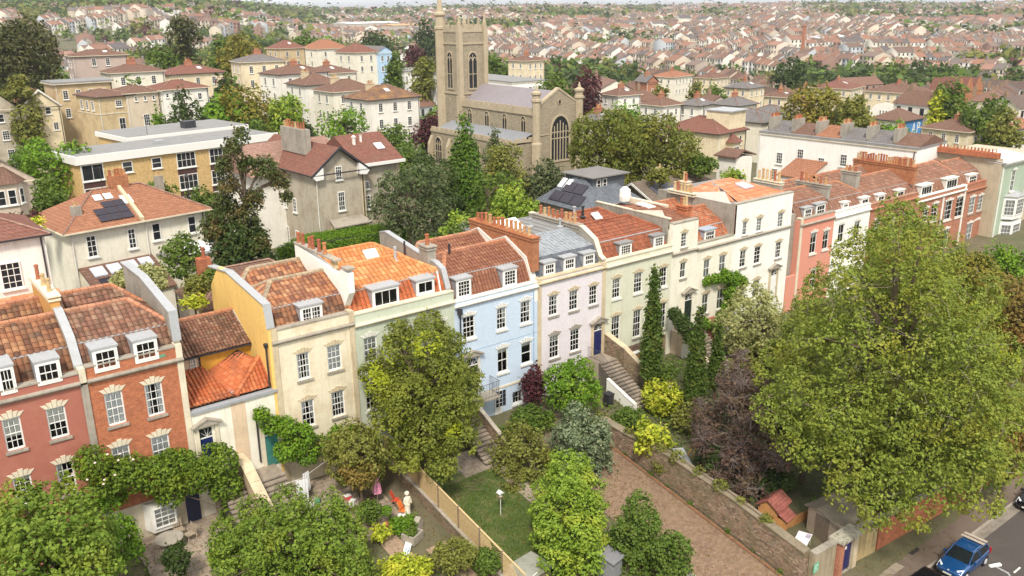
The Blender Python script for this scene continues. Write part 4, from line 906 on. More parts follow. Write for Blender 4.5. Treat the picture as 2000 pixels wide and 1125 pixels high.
# lean-to extension with glazed panels
m = MB(); m.extr([(.6, 0, ze-3.4), (.6, -4.2, ze-5.2), (.6, -4.2, 0), (.6, 0, 0)], (6.0, 0, 0)); x = m.build('extension', CR1, v)
MB().extr([(.4, .0, ze-3.35), (6.8, 0, ze-3.35), (6.8, -4.4, ze-5.3), (.4, -4.4, ze-5.3)], (0, 0, .15)).build('extension_roof', RT_BROWN, x)
for i in range(4):
    a = 1.1+i*1.38; MB().extr([(a, -.5, ze-3.35), (a+1.1, -.5, ze-3.35), (a+1.1, -1.6, ze-3.85), (a, -1.6, ze-3.85)], (0, 0, .12)).build('rooflight', plain('grey_skylight', (.5, .52, .58), .15), x)
for i in range(5): 
    a = 1.2+i*.98; MB().extr([(a, -1.9, ze-4.0), (a+.93, -1.9, ze-4.0), (a+.93, -3.3, ze-4.63), (a, -3.3, ze-4.63)], (0, 0, .06)).build('solar_panel', SOLAR, x)
MB().box(7.4, 13.4, -3.2, -.01, 0, ze-3.5).build('side_block', CR1, v); MB().box(7.2, 13.6, -3.4, -.02, ze-3.5, ze-3.3).build('flat_roof', FELT, v)
MB().extr([(8.4, -2.6, ze-3.3), (11.6, -2.6, ze-3.3), (11.2, -2.2, ze-2.7), (8.8, -2.2, ze-2.7)], (0, 1.6, 0)).build('roof_lantern', plain('white_lantern', (.8, .82, .82), .35), v)
downpipe(v, -.1, 6.5, 0, ze-.3); downpipe(v, 6.6, -.1, ze-3.4, ze-.3, False, WHITED)
# white house at the far left edge with orange extension
spec = ((-2.675-11.0, 19.0, 14.043), 11.0, 7, R(2))
v, L, W, ze, rise = villa(spec, WH2, RT_RED, 'white house with red hipped roof and orange rooflit extension at the left edge', gridf=N0, grids=N0, kind='hip', pitch=.45, fw=[(7.9, 1.6, 1.3, 1.9, 3, 4)])
MB().extr([(0, 0, ze-4.1), (0, -4.5, ze-5.3), (0, -4.5, ze-6.5), (0, 0, ze-6.5)], (11.2, 0, 0)).build('extension', CR1, v)
m = MB(); tiles(m, [(0, -4.6, ze-5.28), (11.3, -4.6, ze-5.28), (11.3, 0, ze-4.05), (0, 0, ze-4.05)], .33, .4, 0, 5, False, .03); m.build('extension_tiles', islandmat('flat_orange_tiles', [(.60, .22, .11), (.55, .19, .09), (.64, .28, .16)], .7), v, kind='stuff')
for a in (5.6, 7.5, 9.3): MB().extr([(a, -1.3, ze-4.35), (a+1.1, -1.3, ze-4.35), (a+1.1, -2.5, ze-4.68), (a, -2.5, ze-4.68)], (0, 0, .14)).build('rooflight', plain('grey_skylight', (.5, .52, .58), .15), v)
m = MB(); tiles(m, [(0, -8.6, ze-6.2), (10.2, -8.6, ze-6.2), (8.6, -5.2, ze-5.4), (0, -5.2, ze-5.4)], .33, .4, 0, 6, False, .03); m.build('extension_tiles', islandmat('flat_orange_tiles', [(.60, .22, .11), (.55, .19, .09), (.64, .28, .16)], .7), v, kind='stuff')
MB().box(0, 10.3, -8.5, -5.0, 0, ze-6.35).build('rear_wing', CR1, v)
for a in (4.4, 5.9): MB().extr([(a, -6.3, ze-5.62), (a+1.2, -6.3, ze-5.62), (a+1.2, -6.8, ze-5.75), (a, -6.8, ze-5.75)], (0, 0, .12)).build('rooflight', plain('pale_skylight', (.7, .72, .7), .2), v)
# old bay fronted house left edge
spec = ((3.318, 55.333, 11.886, 0.062, 0.062)[:3], 6.5, 9, R(4)); spec = ((spec[0][0]-6.5, spec[0][1], spec[0][2]), 6.5, 9, R(4))
v, L, W, ze, rise = villa(spec, stucco('pinkish_stone', (.60, .50, .40), (.3, .22, .16), .5), RT_RED, 'stone house with red tiled turret roof over a two storey bay at the left edge', gridf=N0, grids=N0, kind='gable', pitch=.8)
m = MB(); m.extr([(1.2, -.01, 0), (2.2, -1.2, 0), (4.3, -1.2, 0), (5.3, -.01, 0)], (0, 0, ze)); b_ = m.build('bay', stucco('pinkish_stone', (.60, .50, .40)), v)
MB().add([(.9, 0, ze), (2.1, -1.5, ze), (4.4, -1.5, ze), (5.6, 0, ze), (3.25, .9, ze+2.6)], [(0, 1, 4), (1, 2, 4), (2, 3, 4)]).build('bay_roof', RT_BROWN, b_)
for j in range(2):
    for x0, y0, r in ((2.35, -1.22, 0), (3.35, -1.22, 0)):
        o = vwin(b_, 'f', x0, ze-2.2-j*3.1, .8, 1.6, L, W, 1, 2); o.location = (x0, y0, ze-2.2-j*3.1)
    o = vwin(b_, 'f', 0, 0, .8, 1.6, L, W, 1, 2); o.location = (4.5, -1.05, ze-2.2-j*3.1); o.rotation_euler = (0, 0, R(50))
    o = vwin(b_, 'f', 0, 0, .8, 1.6, L, W, 1, 2); o.location = (1.5, -.35, ze-2.2-j*3.1); o.rotation_euler = (0, 0, R(-50))
# yellow brick flats
spec = ((8.712, 61.634, 12.424), 26, 8, 0.157)
loc, L, W, rot = spec
v, L, W, ze, rise = villa(spec, YB, FELT, 'three storey yellow brick flats with flat roof and white fascia', gridf=N0, grids=N0, kind='flat', over=.1, name='flats', cat='flats')
MB().box(-.35, L+.3, -.35, -.101, ze-.5, ze+.45).box(-.35, -.101, -.101, W+.3, ze-.5, ze+.45).build('fascia', WHITE, v)
for j in range(3):
    z = .75+j*2.75
    for u in (5.0, 8.6, 20.6): vwin(v, 'f', u, ze-z-1.35, 1.25, 1.3, L, W, 1, 2)
    for u in (.3, 11.8, 16.2, 23.6):
        vwin(v, 'f', u, ze-z-1.75, 2.5, 1.9, L, W, 2 if u < 1 else 4, 2 if u > 1 else 1)
        if j < 2 or u > 1: MB().box(u, u+2.5, -.05, -.002, ze-z-2.9, ze-z-1.95).build('brown_panel', plain('dark_brown_panel', (.07, .03, .025), .6), v)
MB().box(11, 12, 3, 3.8, ze+.35, ze+.75).build('roof_vent', LEADL, v)
m = MB(); m.box(10, 27, 9, 18, 0, ze+.1); b_ = m.build('rear_block', YB, v); MB().box(9.7, 27.3, 8.7, 18.3, ze+.101, ze+.7).build('fascia', WHITE, b_); MB().box(9.9, 27.1, 8.9, 18.1, ze+.705, ze+.76).build('flat_roof', FELT, b_); MB().box(19, 20.6, 11, 12.4, ze+.765, ze+1.7).build('roof_box', GUTTER, b_)
# grey rendered villa with gable wing
spec = (((26.403, 37.711, 12.004), 6.045, 6.958, 0.037)[0], 6.2, 14, R(3))
v, L, W, ze, rise = villa(spec, GR2, RT_RED, 'grey rendered villa with gabled wing, red roof and stone ground floor bay', gridf=N0, grids=N0, kind='gable', pitch=.85, over=.5,
    fw=[(2.6, -.6, .8, 1.5, 3, 4), (2.7, 2.2, .85, 2.1, 3, 4)], sw=[(6.5, 3.0, .8, 1.6), (8.9, 3.2, .8, 1.6), (6.5, 6.8, .8, 1.9), (8.9, 6.9, .8, 1.9)])
MB().extr([(-.5, -.62, ze-.25), (-.5, -.62, ze), (L/2, -.62, ze+rise+.12), (L+.5, -.62, ze), (L+.5, -.62, ze-.25), (L/2, -.62, ze+rise-.18)], (0, .12, 0)).build('bargeboard', GUTTER, v)
MB().extr([(-.5, -.6, ze-.02), (.9, -.6, ze+.75), (.9, -.6, ze-.5), (0, -.6, ze-.6)], (0, .6, 0)).extr([(L+.5, -.6, ze-.02), (L-.9, -.6, ze+.75), (L-.9, -.6, ze-.5), (L, -.6, ze-.6)], (0, .6, 0)).build('boxed_eave', WHITE, v)
m = MB(); m.box(L+.01, L+5.2, .9, 9.5, 0, ze+.3); wg = m.build('side_wing', GR2, v)
MB().extr([(L-.5, .3, ze+.3), (L-.5, 5.2, ze+3.0), (L-.5, 10, ze+.3)], (6.1, 0, 0)).build('roof', RT_RED, wg); MB().box(L+.02, L+5.7, .22, .4, ze+.02, ze+.36).build('fascia', WHITE, wg)
for z in (1.0, 3.3, 7.2): vwin(v, 'f', L+.35, ze-z-1.6, .75, 1.6 if z > 2 else .9, L, W, 2, 4).location.y = .86
MB().box(L-.45, L+.03, -.06, .9, 0, ze-.2).build('quoin', STONE, v); MB().box(L+4.8, L+5.25, .85, .95, 0, ze+.2).build('quoin', STONE, v)
MB().box(1.6, 5.4, -1.3, -.01, 0, ze-5.8).build('bay', STONE, v); MB().extr([(1.1, -1.7, ze-5.75), (5.9, -1.7, ze-5.75), (5.5, -.02, ze-5.2), (1.5, -.02, ze-5.2)], (0, 0, .12)).build('bay_roof', STONEG, v)
for u in (2.1, 3.7): vwin(v, 'f', u, ze-8.6, 1.15, 2.3, L, W, 1, 2).location.y = -1.34
MB().extr([(1.3, 4.1, ze+1.5), (1.3, 4.1, ze+4.2), (1.3, 9.3, ze+4.2), (1.3, 9.3, ze+1.5)], (.9, 0, 0)).build('chimney_stack', GREYR, v); pots(v, [(1.75, 4.6+i*.62, ze+4.2) for i in range(8)], .7)
MB().lathe([(.2, 0), (.2, 1.0), (.3, 1.1), (.1, 1.3)], L+1.1, 3.6, ze+1.8, 7).lathe([(.15, 0), (.15, .9), (.2, 1.0)], L+2.2, 3.9, ze+2.0, 7).build('roof_vent', WHITED, v)
MB().extr([(L+3.3, 2.2, ze+1.45), (L+4.3, 2.2, ze+1.45), (L+4.3, 3.1, ze+1.95), (L+3.3, 3.1, ze+1.95)], (0, 0, .12)).build('rooflight', plain('pale_skylight', (.7, .72, .7), .2), v)
MB().box(-3.4, -.01, 7.0, 14.2, 0, ze-.6).build('rear_wing', WH2, v); MB().extr([(-4.2, 6, ze-.6), (-4.2, 11, ze+2.3), (-4.2, 15.5, ze-.6)], (12, 0, 0)).build('rear_roof', RT_ROSE, v)
# left group: gabled pair, golden tall house, pinkish, white
spec = (((15.62, 134.978, 11.796), 6.543, 9.97, 0.094)[0], 6.7, 8, R(3))
v, *_ = villa(spec, CR2, RT_RED, 'cream gable fronted house with bleached bargeboards beside the grey one at left', gridf=N0, grids=N0, kind='gable', pitch=.95, fw=[(1.3, .3, 1.1, 1.4, 1, 2), (4.0, .1, 1.0, 1.3, 1, 2), (1.7, 3.0, 1.0, 1.6, 2, 4), (5.0, 2.9, .9, 1.5, 2, 4)])
MB().extr([(-.36, -.42, _[2]-.3), (-.36, -.42, _[2]), (_[0]/2, -.42, _[2]+_[3]+.12), (_[0]+.36, -.42, _[2]), (_[0]+.36, -.42, _[2]-.3), (_[0]/2, -.42, _[2]+_[3]-.3)], (0, .1, 0)).build('bargeboard', WHITED, v)
l1 = ((15.62, 134.978, 11.796), 6.543, 9.97, 0.094)[0]; spec = ((l1[0]-6.9, l1[1]-.4, l1[2]+.1), 6.6, 8, R(3))
v, *_ = villa(spec, GR2, RT_GREY, 'grey rendered gable fronted house at the far left edge', gridf=N0, grids=N0, kind='gable', pitch=.95, fw=[(2.9, .8, 1.1, 1.5, 1, 2), (3.2, 3.8, 1.2, 1.7, 3, 4), (3.5, 7.2, 1.2, 1.9, 3, 4)])
spec = ((26.709, 125.836, 13.724), 6.6, 9, 0.175)
villa(spec, OC2, RT_BROWN, 'tall golden stone house with lead roof edge and three storey side bay', gridf=N0, grids=(3, 1, .8, 3, 1.0), kind='hip', pitch=.3, fw=[(3.2, .8, 1.2, 1.2, 3, 3), (3.4, 4.0, 1.2, 2.3, 2, 2), (3.6, 8.0, 1.1, 2.4, 2, 2)], band=3.2)
spec = (((31.84, 126.664, 13.972), 16.077, 9.696, 0.127)[0], 6.4, 8, R(5))
villa(spec, stucco('beige_render', (.60, .50, .38), (.4, .3, .2), .3), RT_BROWN, 'beige rendered villa between the tall golden house and white one', gridf=N0, grids=N0, pitch=.35, fw=[(1.6, .6, .5, .9, 1, 2), (3.3, .6, .5, .9, 1, 2), (2.8, 4.0, 1.2, 2.2, 3, 4), (4.9, .6, .5, .9, 1, 2)])
l3 = spec[0]; spec = ((l3[0]+6.5, l3[1]+.6, l3[2]+.2), 9.6, 8, R(5))
villa(spec, WH2, RT_RED, 'white villa end with red roof behind the dark conifer', gridf=N0, grids=N0, pitch=.35, fw=[(1.0, .7, .6, .8, 1, 2), (2.6, .5, 1.2, 1.2, 2, 2), (7.3, 1.0, .8, 1.3, 2, 2)])
villa(((34.703, 177.754, 18.686), 12, 8, -0.07), PKG, RT_BROWN, 'pinkish grey villa with shallow brown roof behind the golden houses', gridf=(2, 1, .6, 3, 3), grids=(2, 2, 1, 3.2, .6), pitch=.3)
villa(((22.573, 139.149, 15.422), 10.5, 7.5, 0.052), OC2, FELT, 'golden stone villa with white side and parapet behind the tall golden house', gridf=(4, 2, 1.2, 3.4, .6), grids=N0, kind='flat')
for i, (cx, cy, D, L_, W_, rt, wl, lb) in enumerate([(215, 143, 205, 11, 8, 0, CR1, 'low cream villa with brown hipped roof beyond the golden stone one'), (330, 146, 215, 13, 9, 4, CR2, 'cream villa with rust coloured roof and orange pots left of the road'),
        (470, 122, 225, 11, 9, -6, CR2, 'honey coloured villa with paired arched windows beside the road'), (545, 146, 210, 13, 9, 6, WH2, 'white villa with brown hipped roof left of the white trio'), (620, 145, 235, 12, 10, 6, CR1, 'cream villa with paired gables behind the white trio')]):
    p = {215: (35.97098, 151.63831, 16.18035), 330: (49.9128, 158.07057, 14.81162), 470: (68.36577, 162.34769, 16.50166), 545: (70.31626, 145.15273, 14.43343), 620: (88.92575, 164.03627, 12.61218)}[cx]
    villa((p, L_, W_, R(rt)), wl, (RT_BROWN, RT_RED, RT_GREY, RT_BROWN, RT_BROWN)[i], lb, gridf=(3, 2, .9, 3.3, .8), grids=(2, 2, .9, 3.3, .8), pitch=.36, chim=[(.5, .5, 1.8, 4, .8)])
for k, n, lb, L_, W_ in (('B9b', 0, 'white villa furthest left of the stepped white row', 9, 9), ('B9c', 1, 'cream stained villa in the middle of the stepped white row', 10.5, 8.5), ('B9d', 2, 'white villa nearest the church with lichen spotted hipped roof', 11.8, 9)):
    s_ = {'B9b': ((71.202, 133.611, 12.708), 2.281, 6.973, 0.052), 'B9c': ((71.793, 122.105, 12.023), 3.691, 9.673, 0.035), 'B9d': ((69.495, 102.872, 11.933), 9.244, 8.662, 0.052)}[k]
    villa((s_[0], L_, W_, s_[3]), (WH2, CR1, WH2)[n], (RT_BROWN, RT_BROWN, RT_LICHEN)[n], lb, gridf=(3, 4 if n == 2 else 3, .7, 3.1, .9), grids=(2, 3, .7, 3.3, 1), pitch=.5, chim=[(.3, .55, 1.8, 5, .3)], over=.4)
s_ = ((112.837, 113.782, 11.935), 22.353, 61.43, -0.035); 
villa((s_[0], 10.5, 60, s_[3]), stucco('brilliant_white_render', (.84, .82, .77), (.5, .45, .38), .15), FELT, 'long white terrace seen from the back left of the church tower', gridf=(3, 3, 1, 3.2, .8), grids=(19, 3, 1, 3.2, .8), kind='flat', over=.02, wsz=(.9, 1.6))
for cx, cy, D, L_, W_, wl, rf, kd, lb in ((617, 96, 330, 14, 10, CR1, RT_ORANGE, 'hip', 'cream villa with orange hipped roof far behind the white row'), (545, 95, 310, 10, 8, OC2, RT_RED, 'hip', 'square golden stone house with red pyramid roof'), (736, 103, 290, 6.5, 12, stucco('sky_blue_gable', (.42, .60, .78), amt=.1), RT_GREY, 'gable', 'sky blue gable fronted house beyond the white row'),
        (692, 103, 285, 9, 10, CR1, RT_RED, 'hip', 'cream house left of the sky blue gable')):
    p = {617: (130.55915, 249.71604, 14.75984), 545: (110.98296, 236.76139, 15.99692), 736: (129.79355, 204.92194, 15.0549), 692: (121.25666, 203.93578, 15.40342)}[cx]
    villa((p, L_, W_, R(8)), wl, rf, lb, gridf=(2, 2, 1, 3.2, .8), grids=(2, 2, 1, 3.2, .8), kind=kd, pitch=.6)
# right of the church
s_ = ((102.845, 45.783, 8.393), 15.59, 5.611, 0.105)
v, L, W, ze, rise = villa((s_[0], 8.5, 11, s_[3]), CR2, RT_RED, 'cream house with red roofed corner bay behind the yew trees', gridf=N0, grids=N0, kind='hip', pitch=.5, fw=[(6.6, 3.8, .8, 1.9, 2, 2), (6.3, .8, .7, 1.6, 1, 2)])
MB().box(2.6, 4.8, -1.2, -.01, 0, ze-1.6).build('bay', CR2, v); MB().add([(2.2, -1.6, ze-1.6), (5.2, -1.6, ze-1.6), (5.2, 0, ze-1.6), (2.2, 0, ze-1.6), (3.7, -.3, ze-.2)], [(0, 1, 4), (1, 2, 4), (3, 0, 4), (3, 2, 1, 0)]).build('bay_roof', RT_RED, v)
for z in (3.9, 6.6): vwin(v, 'f', 2.9, ze-z, 1.6, 1.6, L, W, 4, 2).location.y = -1.24
MB().box(3.6, 8.6, .4, 5, ze, ze+3.2).build('roof_block', CR2, v); MB().box(3.4, 8.9, .1, 5.2, ze+3.2, ze+3.4).build('flat_roof', LEADL, v)
s_ = ((119.152, 49.366, 8.519), 5.165, 4.342, 0.087); villa((s_[0], 7.5, 9, s_[3]), CR1, RT_GREY, 'ivory house with slate grey hipped roof right of the corner bay house', gridf=(2, 3, .7, 3.2, 1), grids=N0, pitch=.5)
p = (126.92902, 50.55493, 8.31411); villa((p, 9, 10, R(5)), stucco('blue_grey_paint', (.40, .46, .54), amt=.2), RT_GREY, 'blue grey house with grey hipped roof in front of the round dark tree', gridf=(3, 2, .7, 3, .8), grids=N0, pitch=.45)
s_ = ((96.915, 9.089, 10.273), 7.029, 27.961, -0.141); a9 = (89.248, 27.872, 12.227, 0.075, 0.075); b9 = (90.731, 5.917, 11.128, 0.069, 0.069)
ang = math.atan2(b9[1]-a9[1], b9[0]-a9[0]); Lb = math.hypot(b9[0]-a9[0], b9[1]-a9[1])
v, L, W, ze, rise = villa(((a9[0], a9[1], (a9[2]+b9[2])/2), Lb, 8.5, ang), stucco('brilliant_white_render', (.84, .82, .77), (.5, .45, .38), .15), FELT, 'long bright white rear terrace with small paned windows and grey roofs', gridf=N0, grids=N0, kind='flat', over=.05, name='rear_terrace', cat='terrace',
    fw=[(3.1*i+3.0, (1.5 if i % 2 else 2.3), .95, 1.6, 3, 4) for i in range(int(Lb/3.1)-1)]+[(3.1*i+2.4, 4.6, .95, 1.6, 3, 4) for i in range(int(Lb/3.1)-1)])
for i in range(6):
    x = 1+i*Lb/6.2; MB().extr([(x, .5, ze+.36), (x, W/2, ze+1.5), (x, W-.5, ze+.36)], (Lb/6.6, 0, 0)).build('roof', (RT_GREY, RT_BROWN, RT_ORANGE, RT_GREY)[i % 4], v)
    o = MB().box(x-.4, x+.2, 1.2, 3.6, ze+.36, ze+2.2).build('chimney_stack', GREYR, v); pots(o, [(x-.1, 1.5+k*.4, ze+2.2) for k in range(5)], .5)
MB().box(-3.2, -.2, -5, -1, 0, ze-3.0).build('outhouse', WH2, v); MB().extr([(-3.6, -5.4, ze-3), (.2, -5.4, ze-3), (-.2, -3, ze-2.2), (-3.2, -3, ze-2.2)], (0, 0, .2)).extr([(-3.6, -.6, ze-3), (.2, -.6, ze-3), (-.2, -3, ze-2.2), (-3.2, -3, ze-2.2)], (0, 0, .19)).build('outhouse_roof', RT_BROWN, v)
MB().extr([(6.2, -4.5, 0), (6.2, -.01, 0), (6.2, -.01, ze-3.0), (6.2, -4.5, ze-4.6)], (4.2, 0, 0)).build('rear_wing', WH2, v); MB().extr([(6.0, -4.7, ze-4.55), (10.6, -4.7, ze-4.55), (10.6, 0, ze-2.9), (6.0, 0, ze-2.9)], (0, 0, .14)).build('wing_roof', RT_ORANGE, v)
for nm, sp, wl, rf, lb, kd, gf, gs, pt in (
    ('a', (((195.19794, 110.09441, 5.99827)), 9.6, 8, R(8)), CR2, RT_GREY, 'long cream house with dark grey hipped roof in the middle distance', 'hip', (7, 2, .8, 3.2, .6), N0, .4),
    ('b', (((181.45195, 87.99207, 6.08147)), 5.6, 6, R(8)), CR2, RT_BROWN, 'pale yellow house with brown roof left of the round dark tree', 'hip', (3, 2, .8, 3.2, .6), N0, .4),
    ('c', (((210.38451, 151.68882, 6.03468)), 13, 9, R(12)), CR1, RT_ORANGE, 'large cream house with salmon roof beyond the yew trees', 'hip', (6, 2, .8, 3.2, .8), (2, 2, .8, 3.2, .8), .35),
    ('d', (((193.47838, 147.82601, 5.57496)), 4.6, 6, R(-10)), BRICKR2, RT_GREY, 'brown brick chapel gable beyond the yew trees', 'gable', (1, 1, 2, 3, 1), N0, .9),
    ('e', (((226.65115, 147.90946, 5.03531)), 9.5, 8, R(8)), CR2, RT_BROWN, 'cream house with flat brown hipped roof beyond the grey roofed row', 'hip', (5, 2, .8, 3.2, .8), N0, .4),
    ('f', (((137.84786, 104.57708, 8.17109)), 7, 6.5, R(-6)), WH2, RT_BROWN, 'white house with domed brown roof right of the church', 'hip', (4, 1, .8, 3.2, .8), N0, .5),
    ('g', (((130.21387, 83.44303, 7.99031)), 6.6, 6.3, R(2)), WH2, RT_BROWN, 'low white row with brown roof left of the grey roofed row', 'hip', (5, 2, .8, 3, .5), N0, .5),
    ('h', (((137.63784, 79.48727, 7.76299)), 6.3, 6, R(3)), WH2, RT_GREY, 'pale blue and white row with grey roofs near the yew trees', 'hip', (6, 2, .8, 3, .5), N0, .5),
    ('i', (((136.5521, 68.15574, 8.74143)), 7, 6.5, R(5)), CR1, RT_GREY, 'cream house with rounded grey slate roof behind the corner bay house', 'hip', (4, 2, .8, 3, .5), N0, .5),
    ('j', (((90.90787, 62.12688, 10.05245)), 4.6, 4.6, R(0)), CR1, RT_GREY, 'cream house with brown grey roof tucked between church turret and yews', 'hip', (2, 1, .8, 3, 1), N0, .5),
    ('k', (((143.82493, 146.9758, 14.28238)), 7.8, 6.8, R(8)), CR2, RT_BROWN, 'cream villa directly right of the church tower', 'hip', (3, 2, .8, 3.2, .6), N0, .4),
    ('l', (((234.2694, 102.06741, 3.97802)), 13, 12, R(14)), CR2, RT_RED, 'long pale yellow house with red brown roof behind the pale round tree', 'hip', (6, 2, .8, 3.2, .6), N0, .35),
    ('m', (((218.15291, 73.66322, 5.59528)), 11, 13.5, R(5)), CR2, RT_BROWN, 'long cream house with many dormers beyond the curved white gables', 'hip', (7, 2, .8, 3.2, .6), N0, .35),
    ('n', (((153.87907, 28.9241, 5.81079)), 8.6, 8.8, R(-2)), CR2, RT_BROWN, 'pale yellow house with wide brown hipped roof beyond the long chimney stack', 'hip', (2, 1, 1, 3.2, 2), N0, .42),
    ('o', (((162.93559, 25.72225, 5.69961)), 12, 6.5, R(-8)), WH2, RT_ORANGE, 'white house with salmon roof at the right edge', 'hip', (5, 2, .7, 3, .5), N0, .42),
    ('p', (((236.3511, 117.33413, 2.38394)), 6, 5.5, R(12)), WH2, RT_BROWN, 'small white house beyond the round dark tree', 'hip', (3, 2, .7, 3, .5), N0, .42)):
    gf = (min(gf[0], max(1, int(sp[1]/2.6))),)+gf[1:]; gs = (max(1, int(sp[2]/2.6)), gf[1], .7, 3.1, .5) if kd == 'hip' else gs
    villa(sp, wl, rf, lb, gridf=gf, grids=gs, kind=kd, pitch=pt, over=.4, wsz=(.8, 1.5), chim=[(.5, .5, 1.6, 4, .6)])
# curved white gables
for nm, p, lb in (('x', (215.40609, 84.04494, 1.03451), 'white house with curved gable parapets left of the blue mural house'), ('y', (200.10959, 59.63318, 2.19261), 'white house with curved gable parapets right of the blue mural house')):
    v = thing('curved_gable_house', lb, 'house', (p[0], p[1], p[2]-7), R(-82)); m = MB()
    for k in range(2):
        x0 = k*8.2; pts = [(x0, 0, 0), (x0+7.6, 0, 0), (x0+7.6, 0, 6.4)]+[(x0+3.8+3.4*math.cos(PI*i/8), 0, 6.9+1.9*math.sin(PI*i/8)) for i in range(9)]+[(x0, 0, 6.4)]
        m.extr(pts, (0, .5, 0))
        MB().extr([(x0+.2, .6, 6.2), (x0+3.8, .6, 8.3), (x0+7.4, .6, 6.2)], (0, 9, 0)).build('roof', RT_RED, v)
        for q in range(3): vwin(v, 'f', x0+2.6+q*.8, 5.6, .5, 1.2, 9, 9, 1, 2)
    m.box(0, 16, .5, 9.5, 0, 6.3); m.build('wall', WH2, v)
# blue mural house
s_ = ((162.255, 46.039, 5.501), 7.612, 4.983, 0.035)
v, L, W, ze, rise = villa((s_[0], 8.6, 7.2, s_[3]), CR1, RT_BROWN, 'cream house with bright blue painted end wall bearing white letters', gridf=N0, grids=N0, kind='hip', pitch=.55, sw=[(1.6, .7, .9, 1.4, 2, 2), (4.2, .7, .9, 1.4, 2, 2), (4.2, 4.0, .9, 1.6, 2, 2)])
mu = MB().box(.15, L-.2, -.05, -.003, ze-5.6, ze-.15).build('blue_mural', plain('mural_blue', (.06, .22, .48), .7, .25, 1.5), v)
m = MB()
def stroke(a, b, wdt=.28):
    a, b = Vector(a), Vector(b); d = (b-a).normalized(); n = Vector((-d.y, d.x))*wdt/2
    m.extr([(p.x, -.055, p.y) for p in (a-n, b-n, b+n, a+n)], (0, -.02, 0))
z0 = ze-2.9
stroke((4.2, z0), (4.9, z0+2.2)); stroke((4.9, z0+2.2), (5.4, z0)); stroke((4.5, z0+.8), (5.2, z0+.8)); stroke((6.5, z0), (6.5, z0+2.2)); stroke((6.5, z0+2.1), (7.4, z0+2.0)); stroke((7.4, z0+2.0), (7.3, z0+1.1)); stroke((7.3, z0+1.1), (6.5, z0+1.0))
m.build('mural_letters', WHITE, mu)
# slate bungalow with box dormer and solar panels
c0 = (55.23615, 26.69627, 5.8)
v = thing('slate_roof_house', 'slate hipped house with flat topped box dormer and solar panels behind the lilac house', 'house', (c0[0], c0[1], 0), R(0))
A_, B_, C_ = (53.79262, 33.0383, 5.8), (55.23615, 26.69627, 5.8), (63.40869, 27.1828, 5.8)
wv = math.hypot(A_[0]-B_[0], A_[1]-B_[1]); lv = math.hypot(C_[0]-B_[0], C_[1]-B_[1]); lv, wv = 9.5, 8.5
MB().box(0, lv, 0, wv, -1, 5.6).build('wall', GREYR, v)
r = MB(); tz = 8.9
r.add([(-.4, -.4, 5.7), (lv+.4, -.4, 5.7), (lv+.4, wv+.4, 5.7), (-.4, wv+.4, 5.7), (3.4, 3.4, tz), (lv-3.4, 3.4, tz), (lv-3.4, wv-3.4, tz), (3.4, wv-3.4, tz)], [(0, 1, 5, 4), (1, 2, 6, 5), (2, 3, 7, 6), (3, 0, 4, 7), (4, 5, 6, 7)])
r.build('roof', SLATE, v)
d_ = MB().box(3.2, lv-.8, 2.2, wv-1.5, 6.8, 8.95).build('box_dormer', plain('dark_slate', (.10, .11, .125), .6), v); MB().box(2.8, lv-.3, 1.7, wv-1.0, 8.951, 9.08).build('flat_roof', stucco('dark_felt', (.20, .19, .18), (.12, .11, .10), .4), d_)
for u in (3.9, 4.9): vwin(d_, 'f', u, 7.5, .7, 1.2, 1, 1, 1, 2).location.y = 2.16
for u in (0, 1): o = vwin(d_, 's', 0, 7.4, .7, 1.2, 1, 1, 1, 2); o.location = (3.16, 4.2+u*1.2, 7.5)
for i in range(3):
    for j in range(2):
        if j and i == 2: continue
        y0 = 1.0+i*1.9+j*.9; t0 = .12+j*.33; f = lambda y, t: (-.4+t*3.8-.05, y, 5.7+t*3.2+.08)
        MB().extr([f(y0, t0), f(y0+1.8, t0), f(y0+1.8, t0+.3), f(y0, t0+.3)], (-.03, 0, .05)).build('solar_panel', SOLAR, v)
for u in (4.9, 6.0): MB().extr([(1.6, u, 7.45), (1.6, u+.8, 7.45), (2.7, u+.8, 8.4), (2.7, u, 8.4)], (-.05, 0, .08)).build('rooflight', plain('pale_skylight', (.7, .72, .7), .2), v)
# stone hall with grey slate gable roof
v = thing('stone_hall', 'stone hall with long brown grey tiled roof and white bargeboard behind the terrace', 'hall', (66.2, 24.9, -1), R(1))
MB().extr([(0, 0, 0), (0, 0, 6.3), (0, 4.4, 8.3), (0, 8.8, 6.3), (0, 8.8, 0)], (11, 0, 0)).build('wall', RUBBLE, v)
MB().add([(-.5, -.5, 6.15), (14.5, -.5, 6.15), (11.5, 4.4, 8.5), (-.5, 4.4, 8.5), (14.5, 9.3, 6.15), (-.5, 9.3, 6.15)], [(0, 1, 2, 3), (3, 2, 4, 5), (1, 4, 2)]).build('roof', SLATEB, v)
MB().extr([(-.62, -.5, 6.05), (-.62, 4.4, 8.45), (-.62, 9.3, 6.05), (-.62, 9.3, 5.8), (-.62, 4.4, 8.15), (-.62, -.5, 5.8)], (.12, 0, 0)).build('bargeboard', WHITED, v)
for i in range(4): MB().extr([(1.2+i*1.0, .9, 6.86), (2.15+i*1.0, .9, 6.86), (2.15+i*1.0, 3.2, 7.96), (1.2+i*1.0, 3.2, 7.96)], (0, 0, .09)).build('solar_panel', plain('grey_panel', (.10, .10, .13), .3), v)
st = MB().box(5.2, 6.0, 4.8, 5.6, 7.6, 9.6).build('chimney_stack', STONE, v); pots(st, [(5.6, 5.2, 9.6)], .5, POTY)
